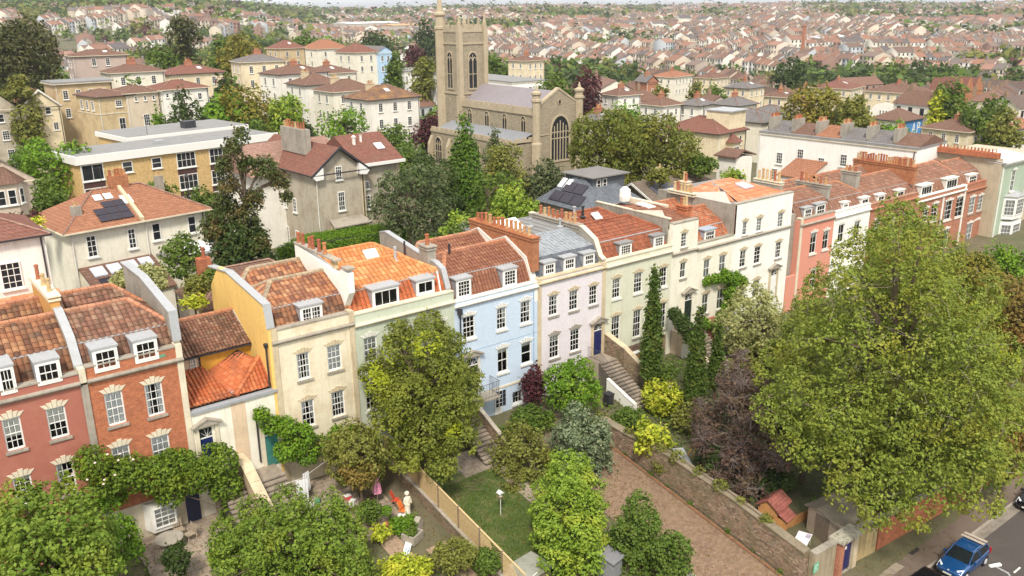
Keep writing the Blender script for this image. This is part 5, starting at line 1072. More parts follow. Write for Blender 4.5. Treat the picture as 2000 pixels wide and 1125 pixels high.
# brown hipped outbuilding behind the yellow gable
v = thing('outbuilding', 'low outbuilding with dark brown hipped roof behind the yellow gable', 'outbuilding', (8.5, 11.5, 0), 0)
MB().box(-3.5, 5.5, 0, 5.5, -1, 8.8).build('wall', GR2, v); hip_roof(v, 9, 5.5, 8.8, .7, .2, RT_BROWN, 'hip')[0].location = (-3.5, 0, 0)
st = MB().box(-2.4, -1.5, 3, 3.7, 9, 11.6).build('chimney_stack', BRICKR, v); pots(st, [(-1.9, 3.35, 11.6)], .8)

# ------------------------------------------------------------------ the church
CST = brickmat('church_stone', (.37, .315, .225), (.29, .245, .175), (.24, .20, .15), .55, .22, .018, (.24, .19, .13), .45)
CST2 = stucco('church_dressed_stone', (.43, .355, .245), (.28, .22, .14), .5, dirt=.4)
LEADP = stucco('purple_lead_roof', (.25, .22, .235), (.19, .175, .175), .4, .6)
ch = thing('church', 'gothic stone church with battlemented tower, stair turret and large traceried window', 'church', (70.5, 59.4, 0), 0)
def arch_win(parent, x, y, z, wd, h, lights, rz=0, transom=None):
    """pointed window: stone frame, dark glass, mullions and head tracery"""
    n = 8; r = wd*.62; hs = h-wd*.75
    def head(w2, zz=0):
        pts = [];
        for i in range(n+1):
            t = i/n; pts.append((w2-w2*(1-math.cos(t*PI/2)), hs+zz+(h-hs)*math.sin(t*PI/2)**.9))
        return pts
    out = [(p[0], 0, p[1]) for p in head(wd/2)]
    poly = [(-wd/2, 0, 0), (wd/2, 0, 0)]+[(a, 0, c) for a, _, c in out]+[(-a, 0, c) for a, _, c in out[::-1]][1:]
    o = MB().poly([(a, -.02, c) for a, b, c in poly]).build('window', DGLASS, parent, (x, y, z), rz)
    f = MB(); fr = [(p[0]*1.0, p[2]) for p in poly]; cx = 0; cz = h/2
    k = len(fr)
    for i in range(k):
        a, b = fr[i], fr[(i+1) % k]; 
        ea = (a[0]*1.16, cz+(a[1]-cz)*1.09); eb = (b[0]*1.16, cz+(b[1]-cz)*1.09)
        f.extr([(a[0], -.12, a[1]), (b[0], -.12, b[1]), (eb[0], -.12, eb[1]), (ea[0], -.12, ea[1])], (0, .14, 0))
    f.build('window_surround', CST2, o)
    t = MB(); mw = .05 if wd < 2 else .08
    for i in range(1, lights): xx = -wd/2+wd*i/lights; t.box(xx-mw, xx+mw, -.09, -.025, 0, hs+(h-hs)*(.75-.9*abs(xx)/wd))
    for i in range(lights):
        x0 = -wd/2+wd*i/lights; ww = wd/lights
        for q in range(4):
            a0, a1 = PI*q/4, PI*(q+1)/4; zc = hs*.98
            t.extr([(x0+ww/2-ww/2*math.cos(a0), -.08, zc+ww*.8*math.sin(a0)), (x0+ww/2-ww/2*math.cos(a1), -.08, zc+ww*.8*math.sin(a1)), (x0+ww/2-ww*.36*math.cos(a1), -.08, zc+ww*.6*math.sin(a1)), (x0+ww/2-ww*.36*math.cos(a0), -.08, zc+ww*.6*math.sin(a0))], (0, .05, 0))
    if transom: t.box(-wd/2, wd/2, -.085, -.024, transom-mw, transom+mw)
    t.build('tracery', CST2, o); return o
# nave, aisle (local x toward the right, y away)
NX0, NX1, NY1, NZ = 4.5, 13.6, 21.0, 13.5
m = MB(); m.extr([(NX0, 0, -2), (NX1, 0, -2), (NX1, 0, NZ), ((NX0+NX1)/2, 0, 16.1), (NX0, 0, NZ)], (0, .6, 0)); m.box(NX0, NX1, .6, NY1, -2, NZ-.9); m.build('nave_wall', CST, ch)
MB().extr([(NX0-.1, -.1, NZ-.1), ((NX0+NX1)/2, -.1, 16.15), (NX1+.1, -.1, NZ-.1), (NX1+.1, -.1, NZ+.25), ((NX0+NX1)/2, -.1, 16.5), (NX0-.1, -.1, NZ+.25)], (0, .8, 0)).build('gable_coping', CST2, ch)
MB().add([(NX0+.3, .6, NZ-.7), (NX0+.3, NY1, NZ-.7), (9.25, NY1, 15.9), (9.25, .6, 15.9), (NX1, .6, NZ-.7), (NX1, NY1, NZ-.7)], [(0, 1, 2, 3), (3, 2, 5, 4)]).build('nave_roof', LEADP, ch)
def battle(parent, x0, x1, y0, y1, z, h=.6, mer=.8, along='y', m_=None):
    m = MB(); L_ = (y1-y0) if along == 'y' else (x1-x0); n = max(2, int(L_/(mer*1.7)))
    m.box(x0, x1, y0, y1, z, z+h*.55)
    for i in range(n):
        a = L_*(i+.18)/n; b = L_*(i+.82)/n
        if along == 'y': m.box(x0-.003, x1+.003, y0+a, y0+b, z+h*.551, z+h)
        else: m.box(x0+a, x0+b, y0-.003, y1+.003, z+h*.551, z+h)
    return m.build('battlements', m_ or CST2, parent)
battle(ch, NX0-.12, NX0+.2, .7, NY1, NZ-.9, .95)
MB().box(NX0-.2, NX0, .7, NY1, NZ-1.15, NZ-.91).build('string_course', CST2, ch)
for i in range(4): arch_win(ch, NX0-.02, 3.2+i*4.9, 9.6, 1.15, 2.4, 2, R(-90))
arch_win(ch, 9.4, -.02, 5.0, 3.7, 7.0, 6, 0, 3.5)
MB().box(NX0, 7.0, -.1, -.01, 9.2, 9.4).box(12.0, NX1, -.1, -.01, 9.2, 9.4).build('string_course', CST2, ch)
arch_win(ch, 9.25, -.02, 14.0, .5, .7, 1)
for x in (NX0-.1, NX1-.2):
    t = MB().lathe([(.95, -2), (.88, 8), (.66, 8.3), (.64, 14.4), (.82, 14.6), (.82, 14.9), (.62, 15.0), (.62, 15.5), (.82, 15.7), (.82, 16.0), (.25, 16.3), (.12, 17.0), (.05, 17.1)], x, -.1, 0, 8).build('corner_turret', CST2, ch)
# aisle
AX0 = 0.0; AZ = 8.6
MB().box(AX0, NX0, .4, 23.5, -2, AZ-.5).build('aisle_wall', CST, ch)
MB().add([(AX0+.3, .6, AZ-.4), (AX0+.3, 23.3, AZ-.4), (NX0-.13, 23.3, AZ+1.0), (NX0-.13, .6, AZ+1.0)], [(0, 1, 2, 3)]).build('aisle_roof', stucco('dull_lead', (.24, .25, .27), (.18, .17, .17), .4, .6), ch)
battle(ch, AX0-.15, AX0+.18, .4, 23.5, AZ-.5, .85); battle(ch, AX0+.18, NX0-.1, .25, .5, AZ-.2, .7, .8, 'x')
for i in range(4): arch_win(ch, AX0-.02, 21.2-i*5.6, 2.6, 1.9, 4.6, 3, R(-90), 2.2)
for i in range(5): MB().extr([(AX0, 23.0-i*5.6, -2), (AX0-.9, 23.0-i*5.6, -2), (AX0-.7, 23.0-i*5.6, 6.0), (AX0, 23.0-i*5.6, 7.4)], (0, .7, 0)).build('buttress', CST2, ch)
# tower
TX0, TX1, TY0, TY1, TZ = 4.5, 9.8, 20.6, 26.6, 24.6
MB().box(TX0, TX1, TY0, TY1, -2, TZ).build('tower_wall', CST, ch)
for z in (14.2, 22.6): MB().box(TX0-.15, TX1+.15, TY0-.15, TY1+.15, z, z+.28).build('string_course', CST2, ch)
for x, y in ((TX0, TY0), (TX1, TY0), (TX1, TY1)):
    MB().box(x-.55, x+.55, y-.55, y+.55, -2, 14.0).box(x-.42, x+.42, y-.42, y+.42, 14.0, TZ+.3).extr([(x-.35, y-.35, TZ+.3), (x+.35, y-.35, TZ+.3), (x+.35, y+.35, TZ+.3), (x-.35, y+.35, TZ+.3)], (0, 0, .8)).build('corner_buttress', CST2, ch)
    MB().lathe([(.4, 0), (.42, .5), (.25, .55), (.16, 1.2), (.03, 2.2)], x, y, TZ+1.1, 6).build('pinnacle', CST2, ch)
MB().lathe([(1.3, -2), (1.15, 1), (.95, 1.4), (.95, 25.0), (1.1, 25.1), (1.1, 25.5), (.85, 25.6), (.8, 27.2), (1.05, 27.4), (1.05, 27.7), (.62, 28.0), (.3, 30.4), (.2, 30.5), (.16, 31.4), (.03, 33.0)], TX0, TY1-.2, 0, 8).build('stair_turret', CST2, ch)
battle(ch, TX0-.1, TX0+.25, TY0+.5, TY1-.8, TZ, 1.25, 1.0); battle(ch, TX0+.5, TX1-.5, TY0-.1, TY0+.25, TZ, 1.25, 1.0, 'x'); battle(ch, TX1-.25, TX1+.1, TY0+.5, TY1-.5, TZ, 1.25, 1.0)
for x in (TX0+2.0, TX0+4.1): MB().box(x-.12, x+.12, TY0-.08, TY0+.2, TZ+1.26, TZ+2.4).build('pinnacle', CST2, ch)
arch_win(ch, (TX0+TX1)/2, TY0-.02, 15.2, 1.7, 6.0, 2, 0, 2.4); arch_win(ch, TX0-.02, (TY0+TY1)/2, 15.2, 1.5, 6.0, 2, R(-90), 2.4)

# ------------------------------------------------------------------ the city beyond
def polar(x, y): return math.hypot(x-CAMX, y-CAMY), math.degrees(math.atan2(x-CAMX, y-CAMY))
AXIS = math.degrees(math.atan2(cf.x, cf.y))
WALLC = [(.72, .68, .60), (.66, .58, .46), (.78, .76, .71), (.54, .47, .37), (.74, .70, .60), (.42, .35, .29), (.68, .58, .48), (.32, .20, .16), (.74, .71, .66), (.58, .50, .40), (.50, .53, .56), (.68, .62, .54)]
ROOFC = [(0.18, 0.107, 0.08), (0.24, 0.128, 0.089), (0.156, 0.102, 0.08), (0.276, 0.138, 0.094), (0.156, 0.128, 0.117), (0.204, 0.128, 0.099), (0.3, 0.168, 0.122), (0.192, 0.138, 0.113), (0.228, 0.117, 0.08), (0.12, 0.102, 0.099)]
WM = islandmat('city_walls', WALLC, .9, 'CONSTANT'); RM = islandmat('city_roofs', ROOFC, .9, 'CONSTANT'); CM = islandmat('city_chimneys', [(.22, .14, .10), (.30, .25, .2), (.26, .18, .12), (.16, .14, .13)], .9, 'CONSTANT')
MID = [(o.matrix_basis.translation.x, o.matrix_basis.translation.y) for o in sc.objects if o.parent is None and o.get('category') in ('house', 'flats', 'terrace', 'hall')]
def noise2(x, y, s):
    return (math.sin(x*s*1.7+1.3)+math.sin(y*s*1.3+x*s*.6+2.1)+math.sin((x+y)*s*.9+.4)+math.sin((x-1.4*y)*s*.55+5))/4
def wooded(x, y):
    r, az = polar(x, y); a = az-AXIS
    v = noise2(x, y, .012)*.6+noise2(x+300, y, .031)*.5
    if a < -12: v += .30*ss(r, 300, 800)+.25*ss(r, 1000, 1400)      # leafy slopes on the left
    if 17.5 < a < 28 and 425 < r < 520: v += 1.4                       # the long dark wood on the right
    if -1 < a < 11 and 395 < r < 455: v += 1.2
    if r > 450: v += .34*max(0, math.sin(r*.021+math.sin(a*.33)*2.2+a*.09)-.72)*3.2*(.4+.6*math.sin(a*.8+r*.01)**2)
    if r > 2700: v += .2
    if a > 8 and r > 400: v -= .08
    return v
houses = []; rr = random.Random(11)
def gen_rows(r0, r1, sp, hl, hw, cell):
    n0 = int(r1/cell)+2
    for ci in range(-n0, n0+1):
        for cj in range(-n0, n0+1):
            cx, cy = CAMX+(ci+.5)*cell, CAMY+(cj+.5)*cell; r, az = polar(cx, cy)
            if r < r0-cell or r > r1+cell or abs(az-AXIS) > 44+math.degrees(cell/max(r, cell)): continue
            hsh = random.Random(ci*7919+cj*104729+int(r0)); th = hsh.choice([.12, .2, .5, -.4, 1.2, 1.5, .9])+hsh.uniform(-.15, .15)
            k = int(cell/sp)+1; m = int(cell/hl)+1; c, s = math.cos(th), math.sin(th)
            for i in range(-k, k+1):
                v = i*sp/1.0; 
                if hsh.random() < .08: continue
                gap = hsh.randint(5, 14); bh = hsh.uniform(5.5, 9.5)
                for j in range(-m, m+1):
                    u = j*hl
                    if (j+gap) % gap == 0: continue
                    x, y = cx+u*c-v*s, cy+u*s+v*c
                    if abs(x-cx) > cell/2 or abs(y-cy) > cell/2: continue
                    rr_, az = polar(x, y)
                    if rr_ < r0 or rr_ >= r1 or abs(az-AXIS) > 37: continue
                    w_ = wooded(x, y); big = hsh.random() < .05
                    if w_ > .28 or hsh.random() < .05: continue
                    houses.append((rr_, x, y, ground(x, y), th+hsh.choice([0, 0, PI/2 if hl > 9 else 0]), hl*(1.9 if big else .985 if hl < 9 else hsh.uniform(.7, .98)), hw*hsh.uniform(.9, 1.1)*(1.3 if big else 1), bh+hsh.uniform(-.5, .5)+(3 if big else 0), hsh.uniform(.22, .36)*hw, hsh.random()))
gen_rows(215, 420, 24, 10.5, 8.5, 90)
gen_rows(420, 1000, 29, 6.4, 8.5, 130)
gen_rows(1000, 2000, 38, 8.5, 10, 220)
gen_rows(2000, 3300, 48, 17, 13, 400)
houses = [h for h in houses if not (h[0] < 340 and any(abs(h[1]-a) < 17 and abs(h[2]-b) < 15 for a, b in MID))]
houses.sort()
def where(x, y):
    r, az = polar(x, y); a = az-AXIS
    side = ('behind the leftmost cedar' if a < -24 else 'behind the golden villas' if a < -15 else 'behind the stepped white row' if a < -7 else 'behind the church tower' if a < 0 else
            'behind the church roof' if a < 5 else 'behind the yew trees' if a < 12 else 'behind the grey roofed row' if a < 17 else 'behind the round dark tree' if a < 23 else 'behind the curved white gables')
    return side
def tone(c): 
    r, g, b = c
    return 'brick' if g < .25 else 'pinkish' if r-b > .28 and g < .6 else 'cream' if r-b > .14 else 'greyish' if r < .6 else 'white'
def tone_r(c):
    r, g, b = c
    return 'grey' if r-b < .05 else 'orange' if r > .38 else 'red' if r > .29 else 'brown'
# individuals: the nearest 290, each with its own walls, roof, chimney and windows
HV = {}
def hvariant(kw, kr, L_, Wd, H, rh, hip, rich):
    key = (kw, kr, round(L_), round(Wd), round(H), hip, rich)
    if key in HV: return HV[key]
    L_, Wd, H = round(L_), round(Wd), round(H); a, b = L_/2, Wd/2
    wm = stucco('city_wall_%d' % kw, WALLC[kw], amt=.2); rm = roofmat('city_roof_%d' % kr, ROOFC[kr], shade(ROOFC[kr], .8), shade(ROOFC[kr], .45))
    w_ = MB(); w_.box(-a, a, -b, b, -6, H)
    if not hip: w_.extr([(-a, -b, H), (-a, 0, H+rh), (-a, b, H)], (L_, 0, 0))
    r_ = MB(); o = .3; i = b if hip else -o
    P4 = [(-a-o, -b-o, H), (a+o, -b-o, H), (a+o, b+o, H), (-a-o, b+o, H)]; r0, r1 = (-a+i, 0, H+rh+.15), (a-i, 0, H+rh+.15)
    if r0[0] > r1[0]: r0 = (0, 0, r0[2]); r1 = (0.01, 0, r1[2])
    r_.poly([P4[0], P4[1], r1, r0]); r_.poly([P4[2], P4[3], r0, r1])
    if hip: r_.poly([P4[1], P4[2], r1]); r_.poly([P4[3], P4[0], r0])
    c_ = MB().box(a-1.2, a-.2, -.4, .4, H+rh*.4, H+rh+1.1)
    for q in range(3): c_.lathe([(.14, 0), (.1, .55)], a-1.05+q*.33, 0, H+rh+1.1, 6)
    HV[key] = (w_.me('wall', wm), r_.me('roof', rm), c_.me('chimney', CM)); return HV[key]
fwin = MB().box(-.5, .5, -.04, .05, 0, 1.7); FWM = fwin.me('window', DGLASS)
NI = 288
near = houses[:NI]
for (r, x, y, z, th, L_, Wd, H, rh, q) in near:
    kw = int(q*97) % len(WALLC); kr = int(q*1013) % len(ROOFC); hip = (int(q*517) % 3 == 0) and L_ > 8
    wme, rme, cme = hvariant(kw, kr, L_, Wd, H, 2.6 if Wd > 7 else 2, hip, True)
    t = thing('distant_house', '%s %s walled house with %s roof %s%s%s' % ('tall' if H > 8 else 'low' if H < 6.3 else 'middling', tone(WALLC[kw]), tone_r(ROOFC[kr])+(' hipped' if hip else ''), '', 'just ' if r < 280 else 'some way ' if r < 360 else 'far ', where(x, y)), 'house', (x, y, z), th, 'smaller houses of the middle distance')
    link('wall', wme, t); link('roof', rme, t); link('chimney', cme, t)
    L2, W2, H2 = round(L_), round(Wd), round(H); n = max(2, int(L2/3)); 
    dx, dy = x-CAMX, y-CAMY; c, s = math.cos(th), math.sin(th); sy = -1 if (dx*-s+dy*c) > 0 else 1; sx = -1 if (dx*c+dy*s) > 0 else 1
    for i in range(n):
        for j in range(2): link('window', FWM, t, (-L2/2+L2*(i+.5)/n, sy*(W2/2), H2-2.3-j*2.9), 0 if sy < 0 else PI)
    for i in range(2): link('window', FWM, t, (sx*L2/2, -W2/4+W2/2*i, H2-2.3), R(90)*(1 if sx > 0 else -1))
# the rest: one mass of roofs, walls, chimneys and windows
def far_mass(hs, name, wins):
    V, F, MI = [], [], []; n = 0
    def quad(ps, m):
        nonlocal n
        V.extend(ps); F.append((n, n+1, n+2, n+3)); MI.append(m); n += 4
    for (r, x, y, z, th, L_, Wd, H, rh, q) in hs:
        c, s = math.cos(th), math.sin(th); a, b = L_/2, Wd/2
        f = lambda u, v, w_: (x+u*c-v*s, y+u*s+v*c, z+w_)
        b0 = n; V.extend([f(-a, -b, -4), f(a, -b, -4), f(a, b, -4), f(-a, b, -4), f(-a, -b, H), f(a, -b, H), f(a, b, H), f(-a, b, H), f(-a, 0, H+rh), f(a, 0, H+rh)]); n += 10
        for q4 in ((0, 1, 5, 4), (1, 2, 6, 5), (2, 3, 7, 6), (3, 0, 4, 7)): F.append(tuple(b0+i for i in q4)); MI.append(0)
        F.append((b0+5, b0+6, b0+9, b0+9)); MI.append(0); F.append((b0+7, b0+4, b0+8, b0+8)); MI.append(0)
        b0 = n; V.extend([f(-a, -b-.3, H-.1), f(a, -b-.3, H-.1), f(a, 0, H+rh+.1), f(-a, 0, H+rh+.1), f(-a, b+.3, H-.1), f(a, b+.3, H-.1)]); n += 6
        F.append((b0, b0+1, b0+2, b0+3)); MI.append(1); F.append((b0+3, b0+2, b0+5, b0+4)); MI.append(1)
        b0 = n; u = a-.4; V.extend([f(u-.5, -.7, H+rh*.5), f(u+.4, -.7, H+rh*.5), f(u+.4, .7, H+rh*.5), f(u-.5, .7, H+rh*.5), f(u-.5, -.7, H+rh+1.3), f(u+.4, -.7, H+rh+1.3), f(u+.4, .7, H+rh+1.3), f(u-.5, .7, H+rh+1.3)]); n += 8
        for q4 in ((0, 1, 5, 4), (1, 2, 6, 5), (2, 3, 7, 6), (3, 0, 4, 7), (4, 5, 6, 7)): F.append(tuple(b0+i for i in q4)); MI.append(2)
        if wins:
            dx, dy = x-CAMX, y-CAMY; sy = -1 if (dx*-s+dy*c) > 0 else 1; yy = sy*(b+.04); k = max(2, int(L_/2.6))
            for i in range(k):
                u = -a+L_*(i+.5)/k
                for zz in (H-2.1, H-4.9): quad([f(u-.5, yy, zz), f(u+.5, yy, zz), f(u+.5, yy, zz+1.5), f(u-.5, yy, zz+1.5)], 3)
    V = np.array(V); tri = [i for i, f_ in enumerate(F) if f_[2] == f_[3]]
    # gable triangles as thin quads (third corner doubled a hair lower)
    V2 = V.tolist()
    for i in tri:
        f_ = F[i]; p = V2[f_[3]]; V2.append([p[0], p[1], p[2]-.001]); F[i] = (f_[0], f_[1], f_[2], len(V2)-1)
    o = link(name, npmesh(name, np.array(V2), np.array(F), [WM, RM, CM, DGLASS], np.array(MI))); return o
tag(far_mass([h for h in houses[NI:] if h[0] < 900], 'terraces_of_the_valley', True), 'countless small terraced houses covering the valley beyond the church', 'distant houses', kind='stuff')
tag(far_mass([h for h in houses[NI:] if h[0] >= 900], 'houses_of_the_far_slope', False), 'countless tiny roofs covering the far slope up to the skyline', 'distant houses', kind='stuff')
# long pale sheds and the blue roof near the horizon
for (p, L_, W_, h, rz, m, lb) in (((544.80964, 958.38935, 10.84978), 75, 40, 9, .1, plain('white_shed', (.78, .78, .76), .5), 'long white flat warehouse roof near the skyline left of the church tower'), ((530.2323, 851.22965, 9.74878), 40, 25, 11, .1, plain('orange_block', (.60, .32, .16), .7), 'orange brick block beside the white warehouse'),
        ((862.01103, 914.01763, 8.5798), 60, 35, 8, .3, plain('beige_shed', (.62, .56, .46), .7), 'beige shed roof on the far slope right of the tower'), ((1356.65448, 563.72868, 9.51044), 55, 30, 10, .2, plain('blue_shed', (.10, .34, .60), .5), 'bright blue shed roof near the horizon at right'),
        ((591.3999, 343.19701, 5.25435), 45, 14, 7, .1, plain('pale_metal_shed', (.5, .52, .54), .5), 'pale metal roofed shed in the middle of the terraces'), ((1343.09566, 977.66964, 8.49991), 130, 20, 11, .1, plain('long_grey_block', (.5, .42, .38), .6), 'long low grey red building below the woods on the skyline')):
    v = thing('warehouse', lb, 'warehouse', (p[0], p[1], p[2]-h), rz); MB().box(-L_/2, L_/2, -W_/2, W_/2, -8, h-.6).build('wall', plain('shed_wall', (.5, .44, .38), .8), v)
    MB().extr([(-L_/2-.5, -W_/2-.5, h-.6), (-L_/2-.5, 0, h+1), (-L_/2-.5, W_/2+.5, h-.6)], (L_+1, 0, 0)).build('roof', m, v)
p = (450.88698, 266.12653, 17.09077); v = thing('brick_tower', 'slender brick tower rising among the terraces', 'tower', (p[0], p[1], p[2]-6)); MB().box(-.8, .8, -.8, .8, -8, 5).build('wall', BRICKR2, v); MB().box(-1, 1, -1, 1, 5.001, 5.6).build('parapet', BRICKR2, v)
p = (288.49324, 95.91645, 1.38555); v = thing('gabled_school', 'orange brick building with a row of steep gables at right', 'school', (p[0], p[1], p[2]-6), R(-6)); MB().box(0, 16, 0, 10, -6, 4.5).build('wall', BRICKO, v)
for i in range(3):
    MB().extr([(i*5.3, -.2, 4.5), (i*5.3+2.5, -.2, 9), (i*5.3+5, -.2, 4.5)], (0, .4, 0)).build('gable', BRICKO, v); MB().extr([(i*5.3, .25, 4.4), (i*5.3+2.5, .25, 8.8), (i*5.3+5, .25, 4.4)], (0, 10, 0)).build('roof', RT_RED, v)

# ------------------------------------------------------------------ trees and shrubs
LM = dict(
 mid=leafmat('leaves_mid_green', [(.035, .075, .012), (.06, .115, .02), (.085, .15, .028), (.05, .095, .02)], (.10, .15, .03), .5),
 elm=leafmat('leaves_elm', [(.065, .10, .016), (.10, .14, .024), (.14, .18, .035), (.045, .07, .014)], (.16, .20, .03), .6, .5),
 light=leafmat('leaves_light_green', [(.09, .17, .02), (.13, .23, .03), (.17, .28, .045), (.07, .14, .02)], (.24, .30, .04), .6, .6),
 lightd=leafmat('leaves_fresh_green', [(.06, .12, .016), (.09, .165, .024), (.13, .21, .035), (.045, .09, .014)], (.17, .22, .035), .6, .5),
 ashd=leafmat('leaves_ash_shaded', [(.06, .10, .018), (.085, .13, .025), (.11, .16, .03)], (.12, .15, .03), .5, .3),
 vivd=leafmat('leaves_deep_vivid', [(.035, .085, .012), (.05, .115, .015), (.07, .145, .02)], (.08, .14, .02), .5, .6),
 lime=leafmat('leaves_lime', [(.16, .24, .02), (.25, .34, .03), (.33, .40, .05), (.12, .18, .02)], (.42, .42, .06), .6, .9),
 olive=leafmat('leaves_olive', [(.075, .10, .022), (.11, .14, .035), (.15, .18, .05), (.06, .08, .02)], (.16, .18, .045), .6, .5),
 ash=leafmat('leaves_ash', [(.085, .135, .02), (.12, .175, .03), (.16, .215, .04), (.06, .105, .02)], (.20, .215, .035), .6, .20),
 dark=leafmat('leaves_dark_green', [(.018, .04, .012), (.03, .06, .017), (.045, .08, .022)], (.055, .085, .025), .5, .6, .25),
 holly=leafmat('leaves_holly', [(.03, .055, .025), (.05, .08, .035), (.075, .11, .055)], (.09, .11, .06), .5, .8, .2),
 bright=leafmat('leaves_vivid_green', [(.045, .11, .01), (.07, .16, .014), (.10, .21, .02)], (.13, .22, .02), .5, .6),
 wist=leafmat('leaves_climber', [(.05, .10, .012), (.075, .14, .018), (.11, .19, .025), (.035, .075, .01)], (.14, .20, .02), .5, .9),
 gum=leafmat('leaves_blue_green', [(.05, .09, .055), (.08, .13, .085), (.12, .17, .115), (.16, .21, .15)], (.07, .10, .05), .4, .6, .2),
 grey=leafmat('leaves_grey_green', [(.13, .17, .075), (.19, .23, .11), (.25, .29, .15)], (.16, .18, .07), .5, .8),
 purple=leafmat('leaves_purple', [(.035, .013, .022), (.055, .02, .03), (.08, .03, .04)], (.06, .03, .03), .5, .6, .2),
 dusk=leafmat('leaves_dusky_purple', [(.05, .035, .035), (.075, .052, .05), (.10, .075, .06), (.04, .027, .03)], (.075, .075, .04), .5, .5, .2),
 gold=leafmat('leaves_golden_green', [(.085, .11, .02), (.12, .14, .025), (.07, .095, .02), (.16, .155, .03)], (.19, .14, .03), .5, .3),
 pine=leafmat('needles_pine', [(.025, .05, .016), (.04, .07, .02), (.06, .075, .026)], (.14, .085, .045), .45, .45, .15),
 cedar=leafmat('needles_cedar', [(.03, .045, .02), (.045, .06, .026), (.065, .075, .03)], (.08, .085, .035), .5, .4, .15),
 yew=leafmat('needles_yew', [(.055, .085, .016), (.08, .11, .022), (.105, .135, .028)], (.15, .15, .03), .5, .25, .2),
 cyp=leafmat('needles_cypress', [(.024, .055, .010), (.04, .08, .013), (.06, .11, .02)], (.08, .09, .025), .5, 1.0, .2),
 brown=leafmat('leaves_russet_green', [(.09, .085, .025), (.12, .105, .03), (.14, .12, .035)], (.15, .085, .03), .6, .3),
 yellow=leafmat('leaves_yellow', [(.19, .26, .02), (.26, .33, .03), (.14, .20, .02)], None, trans=.35))
BARK = plain('bark', (.12, .085, .055), .9, .3, 5); BARKG = plain('grey_bark', (.26, .21, .16), .9, .2, 6)
def leaves(rng, C, Rr, n, size, aspect=.6, flat=.5, droop=0., inner=.25, zcut=-.75, cl=8, sq=(1, 1, 1), hollow=True):
    """n leaves in small sprays over the surface (and partly inside) of ellipsoid lobes; C (k,3) centres, Rr (k,) radii"""
    k = len(C); w_ = Rr**2; w_ = w_/w_.sum(); m = max(1, n//cl)
    idx = rng.choice(k, m*2, p=w_); d = rng.normal(size=(m*2, 3)); d /= np.linalg.norm(d, axis=1)[:, None]
    keep = d[:, 2] > zcut+.3*rng.random(m*2); idx, d = idx[keep][:m], d[keep][:m]; m = len(d)
    rad = np.where(rng.random(m) < inner, rng.uniform(.45, .85, m), rng.uniform(.84, 1.08, m))
    P = C[idx]+d*rad[:, None]*Rr[idx][:, None]*np.array(sq)
    # drop most sprays buried inside another lobe
    bad = np.zeros(len(P), bool)
    for j in range(k):
        q = np.linalg.norm((P-C[j])/np.array(sq), axis=1)/Rr[j]; bad |= (q < .66) & (idx != j)
    ok = ~bad | (rng.random(len(P)) < .22); P, d, idx = P[ok], d[ok], idx[ok]
    # ragged hollows between the sprays
    q = np.median(Rr)*1.1; a0 = rng.uniform(0, 6, 3); f = (np.sin(P[:, 0]*2.6/q+a0[0])+np.sin(P[:, 1]*2.9/q+a0[1])+np.sin(P[:, 2]*3.3/q+a0[2])+np.sin((P[:, 0]+P[:, 1]-P[:, 2])*5.1/q))/2.2
    ok = (not hollow) | (f > -.42) | (rng.random(len(P)) < .35); P, d = P[ok], d[ok]
    m = len(P); P = np.repeat(P, cl, 0); D = np.repeat(d, cl, 0); N = m*cl
    off = rng.normal(size=(N, 3))*size*1.5; off -= D*(off*D).sum(1)[:, None]*.5; P = P+off
    nrm = D*.8+rng.normal(size=(N, 3))*flat+np.array([0, 0, .55]); nrm /= np.linalg.norm(nrm, axis=1)[:, None]
    t = rng.normal(size=(N, 3))+D*.6; t[:, 2] -= droop
    t -= nrm*(t*nrm).sum(1)[:, None]; t /= np.linalg.norm(t, axis=1)[:, None]+1e-9
    b = np.cross(nrm, t); s = size*rng.uniform(.45, 1.5, N)[:, None]
    V = np.stack([P-t*s, P+b*s*aspect-t*s*.1, P+t*s-nrm*s*.15, P-b*s*aspect-t*s*.1], 1).reshape(-1, 3)
    return V
